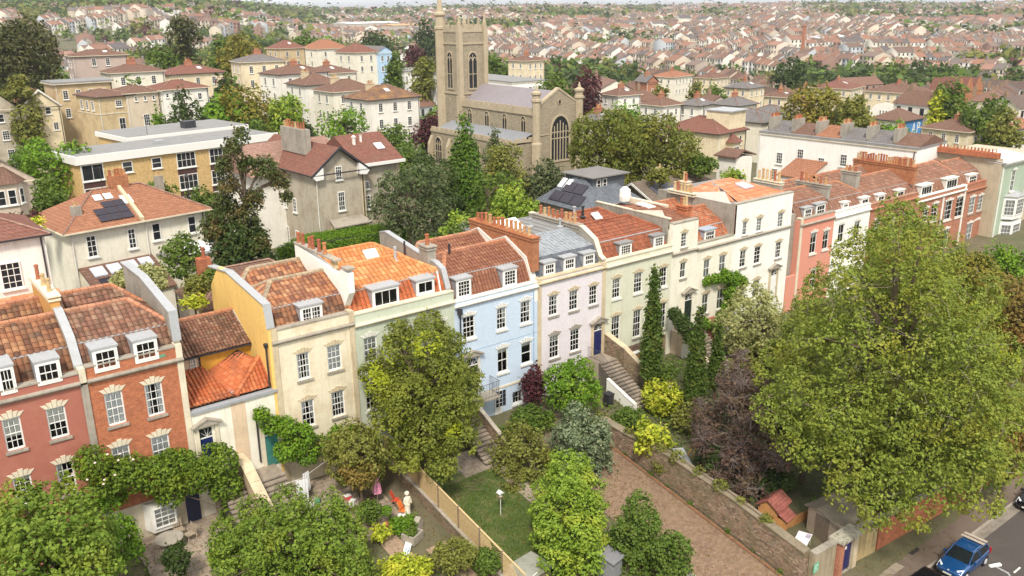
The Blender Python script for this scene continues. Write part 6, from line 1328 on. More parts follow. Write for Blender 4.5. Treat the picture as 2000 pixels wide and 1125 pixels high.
def lobes(rng, kind, rx, rz, k):
    """lobe centres for a crown whose middle is the origin"""
    out = []
    if kind in ('round', 'shrub', 'weep'):
        out.append((0, 0, 0, .66*min(rx, rz))); out.append((rx*.3, 0, -rz*.25, .5*min(rx, rz))); out.append((-rx*.3, 0, -rz*.25, .5*min(rx, rz)))
        for i in range(k):
            d = rng.normal(size=3); d /= np.linalg.norm(d); 
            if kind == 'shrub': d[2] = abs(d[2])*.9-.25
            f = rng.uniform(.48, .80); rr_ = rng.uniform(.27, .44)*(1.25-f*.6)
            out.append((d[0]*rx*f, d[1]*rx*f, d[2]*rz*f, rr_*min(rx, rz)*1.15))
    elif kind == 'column':
        for i in range(k):
            t = (i+.5)/k; prof_ = math.sin(PI*min(1, (t*.93+.07))**.75)**.6; a = rng.uniform(0, 6.28); r0 = rx*prof_
            out.append((math.cos(a)*r0*.38, math.sin(a)*r0*.38, -rz+2*rz*t, r0*rng.uniform(.5, .72)))
    elif kind == 'spire':
        for i in range(k):
            t = (i+.5)/k; r0 = rx*min(1, (t+.25)/.42)*(1-t)**.62; a = i*2.4+rng.uniform(-.4, .4)
            out.append((math.cos(a)*r0*.42, math.sin(a)*r0*.42, -rz+2*rz*t*.98, max(.13*rx, r0*rng.uniform(.45, .62))))
    elif kind == 'cone':
        for i in range(k):
            t = ((i+.5)/k)**.9; a = i*2.4; r0 = rx*(1-t)*.98+rx*.05
            out.append((math.cos(a)*r0*.55, math.sin(a)*r0*.55, -rz+2*rz*t*.96, max(.12*rx, r0*rng.uniform(.42, .6))))
    elif kind == 'tier':
        for i in range(k):
            t = rng.random()**.8; a = rng.uniform(0, 6.28); r0 = rx*(1-t*.75)*rng.uniform(.1, .85)
            out.append((math.cos(a)*r0, math.sin(a)*r0, -rz*.8+1.8*rz*t, rx*rng.uniform(.26, .42)))
    elif kind == 'pine':
        for i in range(k):
            t = rng.random(); a = rng.uniform(0, 6.28); r0 = rx*rng.uniform(.3, .95)*(1-.5*t)
            out.append((math.cos(a)*r0, math.sin(a)*r0, -rz*.85+1.8*rz*t, rx*rng.uniform(.20, .36)))
    elif kind == 'box':
        pass
    return np.array(out)
TSEED = [100]
TC = {}
CATS = {'tree': 'tree', 'shrub': 'shrub'}
def crown_px(p, rx, ry, D): return p
def tree(name, label, cat, pos, kind='round', mat='mid', cover=4.2, px=3.0, k=None, trunk=True, bark=None, group=None, aspect=.6, yellow=None, twigs=0, ground_z=None, sq=None, world=None, hollow=True, flat=.5, cl=7, droop=0, twigc=None, inner=.25):
    """pos = (x, y, z of the crown's middle, radius, half height)"""
    x, y, z, rx, rz = pos; TSEED[0] += 1; rng = np.random.default_rng(TSEED[0])
    D = math.sqrt((x-CAMX)**2+(y-CAMY)**2+(z-CAMZ)**2); u = px*D/1700
    if kind == 'round' and world is None and D > 78:
        gap = (z-rz)-(ground(x, y) if ground_z is None else ground_z)
        if gap > .8: z -= gap*.42; rz += gap*.42
    k = k or {'round': 40, 'shrub': 20, 'column': 26, 'cone': 34, 'tier': 40, 'pine': 34, 'weep': 30}[kind]
    L4 = lobes(rng, kind, rx, rz, k); C, Rr = L4[:, :3], L4[:, 3]
    if world is not None:
        dep, L4 = world[0], []
        for a_, b_, c_, r_ in world[1:]:
            hx, hy = a_-CAMX, b_-CAMY; hl = math.hypot(hx, hy)
            for t_ in (-dep, 0, dep): j_ = t_+rng.uniform(-.25, .25)*r_; L4.append((a_+hx/hl*j_, b_+hy/hl*j_, c_, r_*(1 if t_ == 0 else .88)))
        L4 = np.array(L4); C = L4[:, :3]-np.array([x, y, z]); Rr = L4[:, 3]*.98
        ex = []
        for c_, r_ in zip(C, Rr):
            for _ in range(3):
                d_ = rng.normal(size=3); d_ /= np.linalg.norm(d_); ex.append((*(c_+d_*r_*.62), r_*rng.uniform(.38, .55)))
        ex = np.array(ex); C = np.vstack([C, ex[:, :3]]); Rr = np.concatenate([Rr*.86, ex[:, 3]])
    sq_ = sq or ((1, 1, .42) if kind == 'tier' else (1, 1, .75) if kind == 'pine' else (1, 1, 1.9) if kind == 'spire' else (1, 1, 1.25) if kind in ('column', 'weep') else (1, 1, 1))
    area = PI*rx*rz*(.55 if kind in ('cone', 'tier', 'pine') else 1)
    n = int(2.1*cover*area/(2*u*u*aspect)); n = max(400, min(n, 190000))
    V = leaves(rng, C, Rr, n, u, aspect, flat, 1.5 if kind == 'weep' else droop, inner, -.85, cl, sq_ if world is None else (1, 1, 1), hollow and kind != 'spire')
    gz = ground(x, y) if ground_z is None else ground_z
    t = thing(name, label, cat, (x, y, gz), 0, group); V = V+np.array([0, 0, z-gz])
    m = len(V)//4; F = np.arange(m*4).reshape(-1, 4); mi = None; mats = [LM[mat]]
    if yellow is not None:
        mats.append(LM['yellow']); cen = V.reshape(-1, 4, 3).mean(1); mi = np.zeros(m, int)
        for (a, b, c_, r_) in yellow:
            q = np.linalg.norm(cen-np.array([a*rx, b*rx, z-gz+c_*rz]), axis=1) < r_*rx*(1+.35*rng.random(m)); mi[q] = 1
    link('crown', npmesh('crown', V, F, mats, mi), t)
    if trunk:
        mb = MB(); h0 = max(.3, z-gz-rz*.4); tr = max(.05, min(.55, rx*.055+.03)) if kind != 'column' else .12
        mb.tube([(0, 0, -.4), (.05, 0, h0*.5), (0, .05, h0), (0, 0, z-gz+rz*.45)], [tr*1.35, tr, tr*.8, tr*.3], 7)
        for c_, r_ in list(zip(C, Rr))[:22]:
            if kind in ('column', 'spire'): break
            st = Vector((0, 0, h0+(c_[2]+rz)*.25*(1 if kind != 'tier' else 1.6))); en = Vector(c_)+Vector((0, 0, z-gz)); md = (st+en)/2+Vector((0, 0, .08*rz))
            mb.tube([st, md, en], [tr*.42, tr*.28, tr*.1], 4, cap=False)
        mb.build('trunk', bark or BARK, t)
    if twigs:
        mb = MB(); r2 = random.Random(TSEED[0])
        for i in range(twigs):
            j = r2.randrange(len(C)); c_ = Vector(C[j])+Vector((0, 0, z-gz)); d = Vector((r2.gauss(0, 1), r2.gauss(0, 1), r2.gauss(.2, .8))).normalized()
            L_ = Rr[j]*r2.uniform(.9, 1.5); p0 = c_+d*Rr[j]*.1; p1 = c_+d*L_*.6+Vector((0, 0, r2.uniform(-.1, .1)*L_)); p2 = c_+d*L_+Vector((r2.uniform(-.2, .2), r2.uniform(-.2, .2), r2.uniform(-.3, .1)))*L_*.4
            mb.tube([p0, p1, p2], [.022*D/60, .016*D/60, .006*D/60], 3, cap=False)
        mb.build('twigs', twigc or BARKG, t, kind='stuff')
    return t
def hedge(name, label, cat, corners, h, mat='bright', n=26000, size=.07, z0=None, rough=.12):
    """clipped mass: leaves over the faces of a prism"""
    TSEED[0] += 1; rng = np.random.default_rng(TSEED[0]); c = np.array(corners, float); cx, cy = c.mean(0); z = ground(cx, cy) if z0 is None else z0
    t = thing(name, label, cat, (cx, cy, z)); c = c-np.array([cx, cy]); k = len(c)
    per = np.array([np.linalg.norm(c[(i+1) % k]-c[i]) for i in range(k)]); x, y = c[:, 0], c[:, 1]; ar = .5*abs(np.dot(x, np.roll(y, 1))-np.dot(y, np.roll(x, 1)))
    ns = int(n*per.sum()*h/(per.sum()*h+ar)); nt_ = n-ns; P = []; Dn = []
    for i in range(k):
        m = int(ns*per[i]/per.sum()); u = rng.random(m)[:, None]; a, b = c[i], c[(i+1) % k]; e = (b-a)/per[i]; nn_ = np.array([e[1], -e[0]])
        if np.dot(nn_, (a+b)/2) < 0: nn_ = -nn_
        xy = a+(b-a)*u+nn_*rng.normal(0, rough, (m, 1)); P.append(np.hstack([xy, rng.random((m, 1))*h])); Dn.append(np.tile([nn_[0], nn_[1], .1], (m, 1)))
    w4 = rng.dirichlet(np.ones(k), nt_); P.append(np.hstack([w4@c*1.0, h+rng.normal(0, rough, (nt_, 1))])); Dn.append(np.tile([0, 0, 1.], (nt_, 1)))
    P = np.vstack(P); D = np.vstack(Dn); N = len(P); nrm = D+rng.normal(size=(N, 3))*.55; nrm /= np.linalg.norm(nrm, axis=1)[:, None]
    tt = rng.normal(size=(N, 3)); tt -= nrm*(tt*nrm).sum(1)[:, None]; tt /= np.linalg.norm(tt, axis=1)[:, None]; b = np.cross(nrm, tt); s = size*rng.uniform(.7, 1.3, N)[:, None]
    V = np.stack([P-tt*s, P+b*s*.6, P+tt*s, P-b*s*.6], 1).reshape(-1, 3); link('foliage', npmesh('foliage', V, np.arange(N*4).reshape(-1, 4), LM[mat]), t)
    cc = c*.93; m = MB(); m.extr([(p[0], p[1], -.3) for p in cc], (0, 0, h+.25)); m.build('dark_core', plain('hedge_core', (.02, .03, .01), .95), t); return t  # solid near-black core: the hedge's inner shade put into its colour
def climber(name, label, pts, mat='wist', n=3000, size=.1, thick=.35, cat='climber', clump=True, z=0):
    """leaves in a slab hung on a wall or pergola: pts = list of (x, y, z, radius)"""
    TSEED[0] += 1; rng = np.random.default_rng(TSEED[0]); A = np.array(pts, float); o = A[0, :3].copy(); o[2] = z; C = A[:, :3]-o
    t = thing(name, label, cat, tuple(o)); V = leaves(rng, C, A[:, 3], n, size, .65, .6, .3, .2, -1, 6)
    link('foliage', npmesh('foliage', V, np.arange(len(V)).reshape(-1, 4), LM[mat]), t)
    m = MB()
    for a, b in zip(C, C[1:]): m.tube([Vector(a), (Vector(a)+Vector(b))/2+Vector((0, 0, .1)), Vector(b)], .03, 4, cap=False)
    m.build('stem', BARK, t); return t

# --- behind the terrace and round the church
TR = 'tree'
tree('cedar_tree', 'huge dark cedar at the left edge', TR, (21.788, 164.928, 18.832, 10.75, 10.371), 'tier', 'cedar', 6, world=[6, (24.89, 164.6, 25.25, 3.04), (21.37, 165.17, 23.58, 3.54), (26.82, 164.18, 22.63, 3.29), (21.22, 165.07, 19.89, 4.55), (26.47, 164.09, 18.67, 3.54), (19.14, 165.19, 15.82, 4.81), (23.15, 164.46, 14.59, 4.81), (27.26, 163.75, 15.26, 2.28), (18.69, 165.52, 21.3, 3.79)])
tree('cedar_tree', 'flat tiered dark cedar left of the golden hedged tree on the hill', TR, (71.157, 209.299, 18.605, 6.671, 7.306), 'tier', 'cedar', 5, k=30)
tree('broad_tree', 'mid green tree directly left of the tiered cedar', TR, (61.98, 203.739, 17.332, 6.473, 4.624), 'round', 'mid')
tree('broad_tree', 'pale tree in front of the huge cedar at left', TR, (15.873, 135.253, 15.595, 3.265, 3.918), 'round', 'olive')
tree('broad_tree', 'golden green tree at the right of the white villa end', TR, (48.609, 110.433, 11.521, 5.8, 5.0), 'round', 'gold', k=44)
tree('broad_tree', 'yellowish green tree on the slope above the golden tree', TR, (83.595, 199.487, 18.474, 7.482, 4.988), 'round', 'gold')
tree('broad_tree', 'dark green tree left of the yellowish one on the slope', TR, (85.325, 220.285, 19.594, 4.191, 4.694), 'round', 'mid')
tree('conifer_tree', 'dark pointed conifer in front of the white villa end', TR, (32.967, 97.012, 13.356, 4.292, 3.934), 'cone', 'dark', 5, k=40)
tree('conifer_tree', 'small narrow conifer left of the dark pointed conifer', TR, (27.747, 94.34, 12.799, 1.132, 2.264), 'cone', 'bright', 5)
tree('willow_tree', 'weeping pale green tree left of the white villas', TR, (53.018, 102.986, 10.158, 3.494, 4.076), 'weep', 'light', 5)
tree('broad_tree', 'dark rounded tree left of the weeping tree', TR, (44.977, 98.552, 8.854, 2.788, 3.346), 'round', 'mid')
tree('broad_tree', 'purple leaved tree beside the road', TR, (55.836, 140.092, 13.428, 2.824, 2.824), 'round', 'purple')
tree('spreading_tree', 'wide low spreading tree in front of the white villas', TR, (48.006, 72.037, 11.185, 6.194, 2.224), 'tier', 'bright', 6, k=40)
tree('broad_tree', 'blue green tree at the corner of the nearest white villa', TR, (56.792, 72.681, 9.368, 3.129, 2.471), 'round', 'mid')
tree('broad_tree', 'bushy tree left of the church aisle windows', TR, (50.846, 58.327, 8.085, 3.088, 3.235), 'round', 'mid')
tree('evergreen_tree', 'big grey green holly right of the grey villa', TR, (33.139, 30.035, 9.249, 3.355, 3.247), 'round', 'holly', 4.6, world=[1.8, (32.01, 31.16, 11.17, 1.84), (34.24, 29.98, 11.82, 1.84), (35.91, 28.86, 11.56, 1.62), (30.97, 31.19, 8.82, 1.84), (33.3, 29.91, 9.14, 2.16), (35.54, 28.46, 8.95, 1.95), (31.7, 30.32, 7.12, 1.41), (33.95, 28.91, 6.92, 1.62), (36.1, 27.66, 7.36, 1.19)])
tree('evergreen_tree', 'dark evergreen between the holly and the bright conifer', TR, (38.582, 33.89, 9.337, 2.421, 3.805), 'round', 'dark', 4.6, world=[1.8, (38.91, 35.47, 11.96, 1.51), (40.7, 34.09, 10.89, 1.63), (39.5, 34.46, 9.13, 1.98), (41.01, 33.17, 7.95, 1.63), (41.44, 32.36, 6.08, 1.51), (40.0, 33.5, 6.69, 1.75)])
tree('conifer_tree', 'tall vivid green conifer in front of the church', TR, (44.222, 35.305, 10.597, 3.24, 6.12), 'spire', 'vivd', 6, k=70)
tree('conifer_tree', 'dark topped conifer against the church aisle', TR, (55.774, 44.641, 11.527, 1.911, 2.456), 'cone', 'holly', 5)
tree('broad_tree', 'feathery olive tree in front of the church nave', TR, (52.825, 38.973, 10.163, 2.976, 3.106), 'round', 'olive', k=40)
tree('broad_tree', 'grey green tree under the large church window', TR, (57.697, 37.095, 7.758, 3.031, 2.635), 'round', 'holly')
tree('broad_tree', 'fresh light green tree left of the slate roofed house', TR, (42.38, 23.697, 9.435, 2.814, 2.706), 'round', 'light', k=40)
tree('broad_tree', 'shadowed tree between vivid conifer and light green tree', TR, (41.894, 27.835, 9.106, 1.676, 2.459), 'round', 'mid', world=[1.8, (42.92, 29.86, 10.08, 1.37), (43.34, 29.05, 8.13, 1.6), (41.72, 29.77, 6.51, 1.48), (43.28, 28.54, 6.2, 1.37), (44.8, 28.58, 10.6, 1.26)])
tree('yew_tree', 'massive spreading yew right of the church', TR, (71.594, 38.511, 9.38, 6.602, 5.167), 'round', 'yew', 5, flat=.8, droop=1, world=[3.5, (69.16, 41.31, 11.55, 3.01), (71.79, 39.05, 12.94, 2.87), (69.78, 40.15, 8.81, 3.3), (73.53, 36.74, 10.23, 3.59), (68.15, 41.82, 9.48, 1.87), (72.24, 37.28, 6.99, 2.87)])
tree('yew_tree', 'golden flecked yew at the right of the massive one', TR, (78.152, 34.647, 9.864, 5.106, 4.522), 'round', 'yew', 5, world=[3.2, (74.75, 34.9, 7.94, 2.58), (76.04, 34.45, 12.05, 3.16), (77.82, 32.07, 10.34, 2.87), (76.49, 32.9, 7.58, 2.87), (78.63, 30.63, 8.34, 1.87), (74.88, 35.86, 12.85, 2.15)], yellow=[(-.1, -.8, -.3, .22), (.3, -.7, .1, .15)])
tree('broad_tree', 'vivid round tree rising above the massive yew', TR, (85.845, 50.64, 12.961, 2.965, 1.976), 'round', 'bright')
tree('shrub', 'dark laurel bush at the foot of the golden flecked yew', 'shrub', (76.333, 27.113, 8.582, 2.36, 1.666), 'shrub', 'mid')
tree('shrub', 'round pale bush beside the white outhouse', 'shrub', (69.39, 16.575, 9.643, 1.496, 0.873), 'shrub', 'light')
tree('broad_tree', 'round dark green tree behind the church turret', TR, (110.473, 96.33, 12.795, 4.471, 3.576), 'round', 'mid', 4.6)
tree('broad_tree', 'dark purple copper beech right of the church', TR, (132.578, 110.148, 12.333, 3.921, 3.035), 'round', 'purple', 4.6)
tree('broad_tree', 'dark purple copper beech left of the church tower', TR, (166.313, 241.383, 14.334, 4.6, 3.2), 'round', 'purple', 4.6)
for i, (a, b, c, d, D, mt, lb) in enumerate([(775, 115, 24, 20, 250, 'mid', 'rounded tree left of the church tower near the copper beech'), (825, 125, 30, 26, 235, 'olive', 'bushy tree touching the left of the church tower'), (970, 110, 26, 20, 260, 'mid', 'green tree just right of the church tower'),
    (1205, 165, 30, 16, 240, 'bright', 'bright green tree beyond the vivid round tree'), (1588, 208, 62, 46, 165, 'gold', 'great round dark and gold tree right of centre'), (1664, 212, 30, 34, 160, 'olive', 'paler tree adjoining the great round tree on its right'), (1690, 240, 30, 22, 150, 'olive', 'loose bushy tree left of the blue mural house'),
    (1395, 176, 24, 22, 240, 'mid', 'round green tree in front of the cream row'), (1290, 178, 14, 20, 250, 'olive', 'narrow pale tree beyond the yews'), (1358, 172, 14, 22, 248, 'olive', 'narrow pale tree left of the round green tree'), (1866, 178, 34, 27, 215, 'mid', 'round grey green tree in front of the steep orange gables'),
    (1833, 185, 12, 18, 212, 'lime', 'small yellow green tree beside the round grey green one'), (1925, 215, 42, 32, 190, 'mid', 'large dark tree at the right edge below the gables'), (1968, 232, 32, 22, 175, 'olive', 'low spreading tree at the right edge'), (1545, 130, 36, 22, 330, 'dark', 'dark conifer clump beyond the pale yellow house'),
    (600, 62, 26, 14, 420, 'mid', 'distant round tree in the valley left of the tower'), (640, 78, 30, 15, 380, 'bright', 'light tree in front of the distant cream villa'), (735, 72, 36, 20, 430, 'dark', 'dark group tree below the white warehouse'), (872-40, 50, 24, 16, 520, 'dark', 'dark tree immediately left of the tower top')]):
    tree('broad_tree', lb, TR, {775: (114.641, 167.412, 15.238, 3.529, 2.941), 825: (112.498, 151.051, 14.671, 4.147, 3.594), 970: (143.529, 159.984, 15.057, 3.976, 3.059), 1205: (155.353, 122.636, 8.692, 4.235, 2.259), 1588: (124.224, 42.62, 11.578, 6.018, 4.465), 1664: (123.34, 34.612, 11.943, 2.824, 3.2), 1690: (115.703, 27.505, 10.871, 2.647, 1.941), 1395: (172.318, 103.707, 7.41, 3.388, 3.106), 1290: (170.574, 120.931, 6.112, 2.059, 2.941), 1358: (175.308, 112.651, 7.184, 2.042, 3.209), 1866: (180.303, 44.814, 10.558, 4.3, 3.415), 1833: (176.167, 46.332, 9.964, 1.496, 2.245), 1925: (159.828, 28.944, 9.395, 4.694, 3.576), 1968: (147.429, 19.629, 9.629, 3.294, 2.265), 1545: (257.878, 139.961, 7.816, 6.988, 4.271), 600: (166.954, 332.27, 18.567, 6.424, 3.459), 640: (156.905, 292.573, 16.199, 6.706, 3.353), 735: (199.137, 326.684, 15.605, 9.106, 5.059), 832: (267.897, 390.354, 18.661, 7.341, 4.894)}[a], 'round', mt, 4.4)
pp = (14.492, 26.41, 13.109, 3.671, 5.882)
tree('pine_tree', 'tall ragged pine with russet patches left of the grey villa', TR, pp, 'pine', 'pine', 6, inner=.4, world=[1.1, (15.0, 27.16, 18.46, 0.75), (14.23, 27.28, 17.28, 0.94), (13.35, 27.38, 15.95, 0.94), (15.09, 26.71, 15.84, 0.94), (16.48, 26.1, 15.49, 1.13), (17.51, 25.46, 14.36, 0.85), (13.47, 27.01, 14.19, 1.04), (15.12, 26.09, 12.75, 1.04), (17.69, 25.08, 12.93, 0.56), (12.76, 26.88, 12.37, 1.32), (14.14, 26.08, 11.07, 1.51), (11.66, 26.87, 10.71, 1.41), (14.93, 25.35, 9.41, 1.22), (12.61, 26.07, 8.88, 1.6)])
tree('evergreen_tree', 'dark evergreen mass under the ragged pine', TR, (13.508, 25.993, 9.801, 3.388, 2.447), 'round', 'dark', 4.6, k=44)
tree('evergreen_tree', 'dark bush left of the ragged pine behind the orange roof', TR, (14.887, 38.808, 11.049, 2.056, 2.165), 'round', 'mid')
tree('shrub', 'round clipped evergreen by the cream semis', 'shrub', (6.607, 19.794, 10.555, 1.694, 1.948), 'round', 'mid', 5, k=40)
tree('shrub', 'silvery willow shrub between the brick house roof and cream semis', 'shrub', (2.148, 14.666, 10.895, 2.485, 1.32), 'shrub', 'grey', 5)
tree('shrub', 'leafy shrub in front of the yellow flats', 'shrub', (12.562, 45.87, 10.928, 2.075, 1.038), 'shrub', 'mid')
tree('broad_tree', 'green tree left of the yellow flats', TR, (3.182, 48.181, 12.02, 1.845, 2.075), 'round', 'mid')
tree('broad_tree', 'bright bushy tree between the gabled pair and yellow flats', TR, (7.795, 68.127, 13.463, 4.72, 2.36), 'round', 'bright', k=44)
tree('shrub', 'heather coloured bush at far left', 'shrub', (-2.177, 34.616, 12.117, 1.285, 0.494), 'shrub', 'dusk'); tree('shrub', 'acid yellow bush beside the solar roof', 'shrub', (-1.044, 32.392, 12.133, 0.772, 0.434), 'shrub', 'lime')
tree('shrub', 'small purple shrub at far left', 'shrub', (-0.117, 38.437, 12.117, 0.466, 0.725), 'round', 'purple')
tree('broad_tree', 'light shrubby tree above the holly and behind the red stack', TR, (32.71, 20.58, 9.295, 2.075, 1.285), 'round', 'light'); tree('shrub', 'large leaved shrub beside the orange chimney stack', 'shrub', (30.457, 15.007, 10.572, 1.009, 1.193), 'round', 'gum')
hedge('clipped_hedge', 'long clipped green hedge behind the orange roofed house', 'hedge', [(19.98971, 33.81152), (33.55917, 31.09971), (35.27491, 35.73575), (24.3178, 37.13954)], 3.4, 'bright', 34000, .09, 2.6)
for i, (p, mt, lb) in enumerate([((4.313, 9.798, 11.095, 1.094, 0.948), 'olive', 'tangled shrub in the walled rear garden'), ((6.722, 13.226, 10.521, 0.854, 0.854), 'mid', 'dark green shrub in the walled rear garden'), ((3.402, 7.775, 10.74, 0.988, 0.494), 'lime', 'yellow green ground shrub in the rear garden'), ((23.358, 9.853, 10.61, 1.482, 0.659), 'bright', 'low green shrub behind the pale green house'), ((32.016, 18.344, 8.581, 2.122, 1.061), 'mid', 'dark planting behind the brown roofed blue house'), ((28.67, 18.06, 8.463, 1.412, 0.753), 'dark', 'low dark bush at the end of the clipped hedge'), ((68.338, 26.942, 8.232, 1.713, 1.186), 'olive', 'pale shrub behind the stone hall chimney')]):
    tree('shrub', lb, 'shrub', p, 'shrub', mt, 5)
# --- scattered trees of the middle distance (linked copies) and the far woods
protos = []
for i, (mt, kd) in enumerate([('mid', 'round'), ('olive', 'round'), ('dark', 'round'), ('bright', 'round'), ('gold', 'round'), ('purple', 'round'), ('dark', 'cone'), ('mid', 'cone')]):
    rng = np.random.default_rng(900+i); L4 = lobes(rng, kd, 5, 4.6 if kd == 'round' else 6.5, 18); V = leaves(rng, L4[:, :3], L4[:, 3], 2600, .42, .65, .5, 0, .1, -.8, 6)+np.array([0, 0, 5.6 if kd == 'round' else 6.5])
    cm = npmesh('crown', V, np.arange(len(V)).reshape(-1, 4), LM[mt]); tm = MB().tube([(0, 0, -1), (0, 0, 5)], [.4, .2], 5).me('trunk', BARK); protos.append((cm, tm, mt, kd))
cnt = 0; r3 = random.Random(5); far_pts = []
NAMES = {'mid': 'mid green', 'olive': 'olive green', 'dark': 'dark green', 'bright': 'vivid green', 'gold': 'golden green', 'purple': 'dark purple'}
cand = []
for i in range(110000):
    r = 170+3300*r3.random()**1.6; az = AXIS+r3.uniform(-37, 37); x, y = CAMX+r*math.sin(R(az)), CAMY+r*math.cos(R(az)); wd = wooded(x, y)
    pr_ = .95 if wd > .28 else .5 if wd > .02 else .3 if r > 420 else .06
    if r3.random() < pr_*(.42 if r < 1200 else .5): cand.append((r, x, y, wd))
cand.sort(); used = {}
for r, x, y, wd in cand:
    cell = 7.5 if r < 700 else 12
    key = (int(x/cell), int(y/cell))
    if key in used: continue
    if r < 330 and any(abs(x-a) < 12 and abs(y-b) < 11 for a, b in MID): continue
    if r < 330 and any(abs(x-(h[1])) < 7 and abs(y-h[2]) < 6 for h in near): continue
    used[key] = 1; s = r3.uniform(.55, 1.15)*(1.15 if wd > .28 else .72)
    q = r3.random(); pi = 0 if q < .3 else 1 if q < .5 else 2 if q < .72 else 3 if q < .8 else 4 if q < .88 else 5 if q < .92 else 6 if q < .96 else 7
    if 390 < r < 530 and wd > 1: pi = 2 if q < .7 else 0
    if cnt < 285:
        cm, tm, mt, kd = protos[pi]; cnt += 1
        hn = min(near, key=lambda h: (h[1]-x)**2+(h[2]-y)**2); hq = hn[9]
        t = thing('distant_tree', '%s %s %s tree near a %s house %s %s' % ('small' if s < .75 else 'middling' if s < .95 else 'large', NAMES[mt], 'pointed' if kd == 'cone' else 'rounded', tone(WALLC[int(hq*97) % len(WALLC)]), 'just' if r < 260 else 'some way' if r < 340 else 'far', where(x, y)), 'tree', (x, y, ground(x, y)), r3.uniform(0, 6), 'trees scattered through the middle distance')
        link('crown', cm, t, scale=s); link('trunk', tm, t, scale=s)
    elif len(far_pts) < 15000: far_pts.append((x, y, ground(x, y), s*(1 if r < 1400 else 1.3), pi, r))
def far_trees():
    rng = np.random.default_rng(77); base = {}
    for mt, mset in (('mid', (0, 3, 7)), ('dark', (2, 6)), ('olive', (1, 4)), ('purple', (5,))):
        VV = []
        tm = []
        for v_ in range(4):
            L4 = lobes(rng, 'round', 5, 4.4, 12); tm.append([leaves(rng, L4[:, :3], L4[:, 3], q, sz, .75, .4, 0, 0, -.5, 5).reshape(-1, 4, 3) for q, sz in ((110, 1.4), (30, 2.5))])
        for x, y, z, s, pi, r in far_pts:
            if pi not in mset: continue
            T = tm[int(x*7) % 4][0 if r < 800 else 1]; a = x*3.1; c, sn = math.cos(a), math.sin(a)
            W_ = T.copy(); X = W_[..., 0]*c-W_[..., 1]*sn; Y = W_[..., 0]*sn+W_[..., 1]*c
            VV.append(np.stack([X*s+x, Y*s+y, W_[..., 2]*s*.9+z+5*s], -1))
        if VV:
            V = np.concatenate(VV).reshape(-1, 3); tag(link('distant_woods', npmesh('distant_woods', V, np.arange(len(V)).reshape(-1, 4), LM[mt])), '%s far off trees and woods scattered between the roofs up to the skyline' % NAMES[mt], 'woods', kind='stuff')
far_trees()

# ------------------------------------------------------------------ front gardens: plants
SH = 'shrub'
tree('garden_tree', 'big leafed light green tree filling the bottom left corner', TR, (-8.844, -7.5, 5.577, 5.141, 3.031), 'round', 'lightd', 4.2, px=3.7, aspect=.7, world=[2.0, (-9.76, -6.51, 7.18, 1.3), (-8.33, -6.9, 6.74, 1.24), (-7.31, -7.34, 6.2, 0.97), (-10.47, -7.13, 5.95, 1.57), (-9.09, -7.55, 5.44, 1.62), (-7.76, -8.0, 4.97, 1.35), (-6.89, -8.09, 5.04, 0.7), (-10.02, -7.96, 4.62, 1.57), (-8.56, -8.51, 3.99, 1.52)])
tree('garden_tree', 'feathery vivid green tree right of the bottom left corner tree', TR, (-5.836, -4.733, 3.077, 1.294, 1.824), 'round', 'bright', 4.6, k=40)
tree('garden_tree', 'dense light green tree at the bottom under the stone steps', TR, (1.973, -8.139, 1.22, 5.147, 2.706), 'round', 'lightd', 4.4, px=3.0, world=[2.0, (0.59, -6.91, 2.27, 1.24), (2.43, -7.4, 2.55, 1.24), (4.06, -8.33, 2.2, 1.29), (5.0, -9.36, 1.37, 1.0), (-0.9, -6.94, 1.51, 1.24), (0.92, -7.86, 1.05, 1.53), (2.83, -8.75, 0.86, 1.65), (4.59, -9.98, 0.27, 1.29), (1.24, -8.84, -0.13, 1.47), (3.24, -10.09, -0.66, 1.47)])
tree('garden_tree', 'leafy top of the vivid green bush left of the stone steps', TR, (-5.393, 0.191, 3.684, 1.906, 1.271), 'round', 'bright', 4.4)
tree('shrub', 'rose bush with pale pink flowers by the terracotta house', SH, (-4.556, 2.401, 3.828, 1.976, 1.12), 'round', 'wist', 4.6)
climber('climbing_plant', 'thick dark green wisteria along the brick house ground floor', [tuple(list(p)+[r]) for p, r in (((-5.59893, -1.0, 6.01235), .9), ((-4.86948, -1.1, 5.02699), 1.0), ((-3.82685, -1.0, 4.75855), 1.0), ((-2.66157, -1.0, 4.33562), 1.05), ((-1.44237, -1.1, 4.26255), 1.1), ((-0.54378, -1.2, 3.6567), 1.05), ((0.77681, -1.3, 3.8882), 1.1), ((0.9542, -1.6, 2.45468), .9), ((1.08516, -2.0, 0.89829), .75), ((-2.05017, -1.2, 3.06891), .8))], 'wist', 16000, .095)
climber('climbing_plant', 'vine arching over the teal door of the link building', [tuple(list(p)+[r]) for p, r in (((3.9025, -0.7, 5.7103), .45), ((4.36745, -0.8, 4.9929), .55), ((5.26628, -0.9, 4.57267), .65), ((6.15601, -1.0, 3.80211), .7), ((5.04407, -1.1, 3.16797), .7), ((6.25377, -1.3, 2.66158), .7), ((7.48572, -0.9, 2.60814), .6), ((8.72508, -0.6, 2.79562), .55), ((9.8619, -0.5, 2.56609), .5))], 'bright', 9000, .085)
tree('garden_tree', 'tumbling yellowish green tree left of the fence', TR, (8.544, -3.639, 2.867, 2.329, 2.006), 'weep', 'olive', 5, k=44)
tree('shrub', 'reddish brown shrub inside the tumbling tree', SH, (7.864, -4.935, 2.28, 1.08, 0.953), 'round', 'brown')
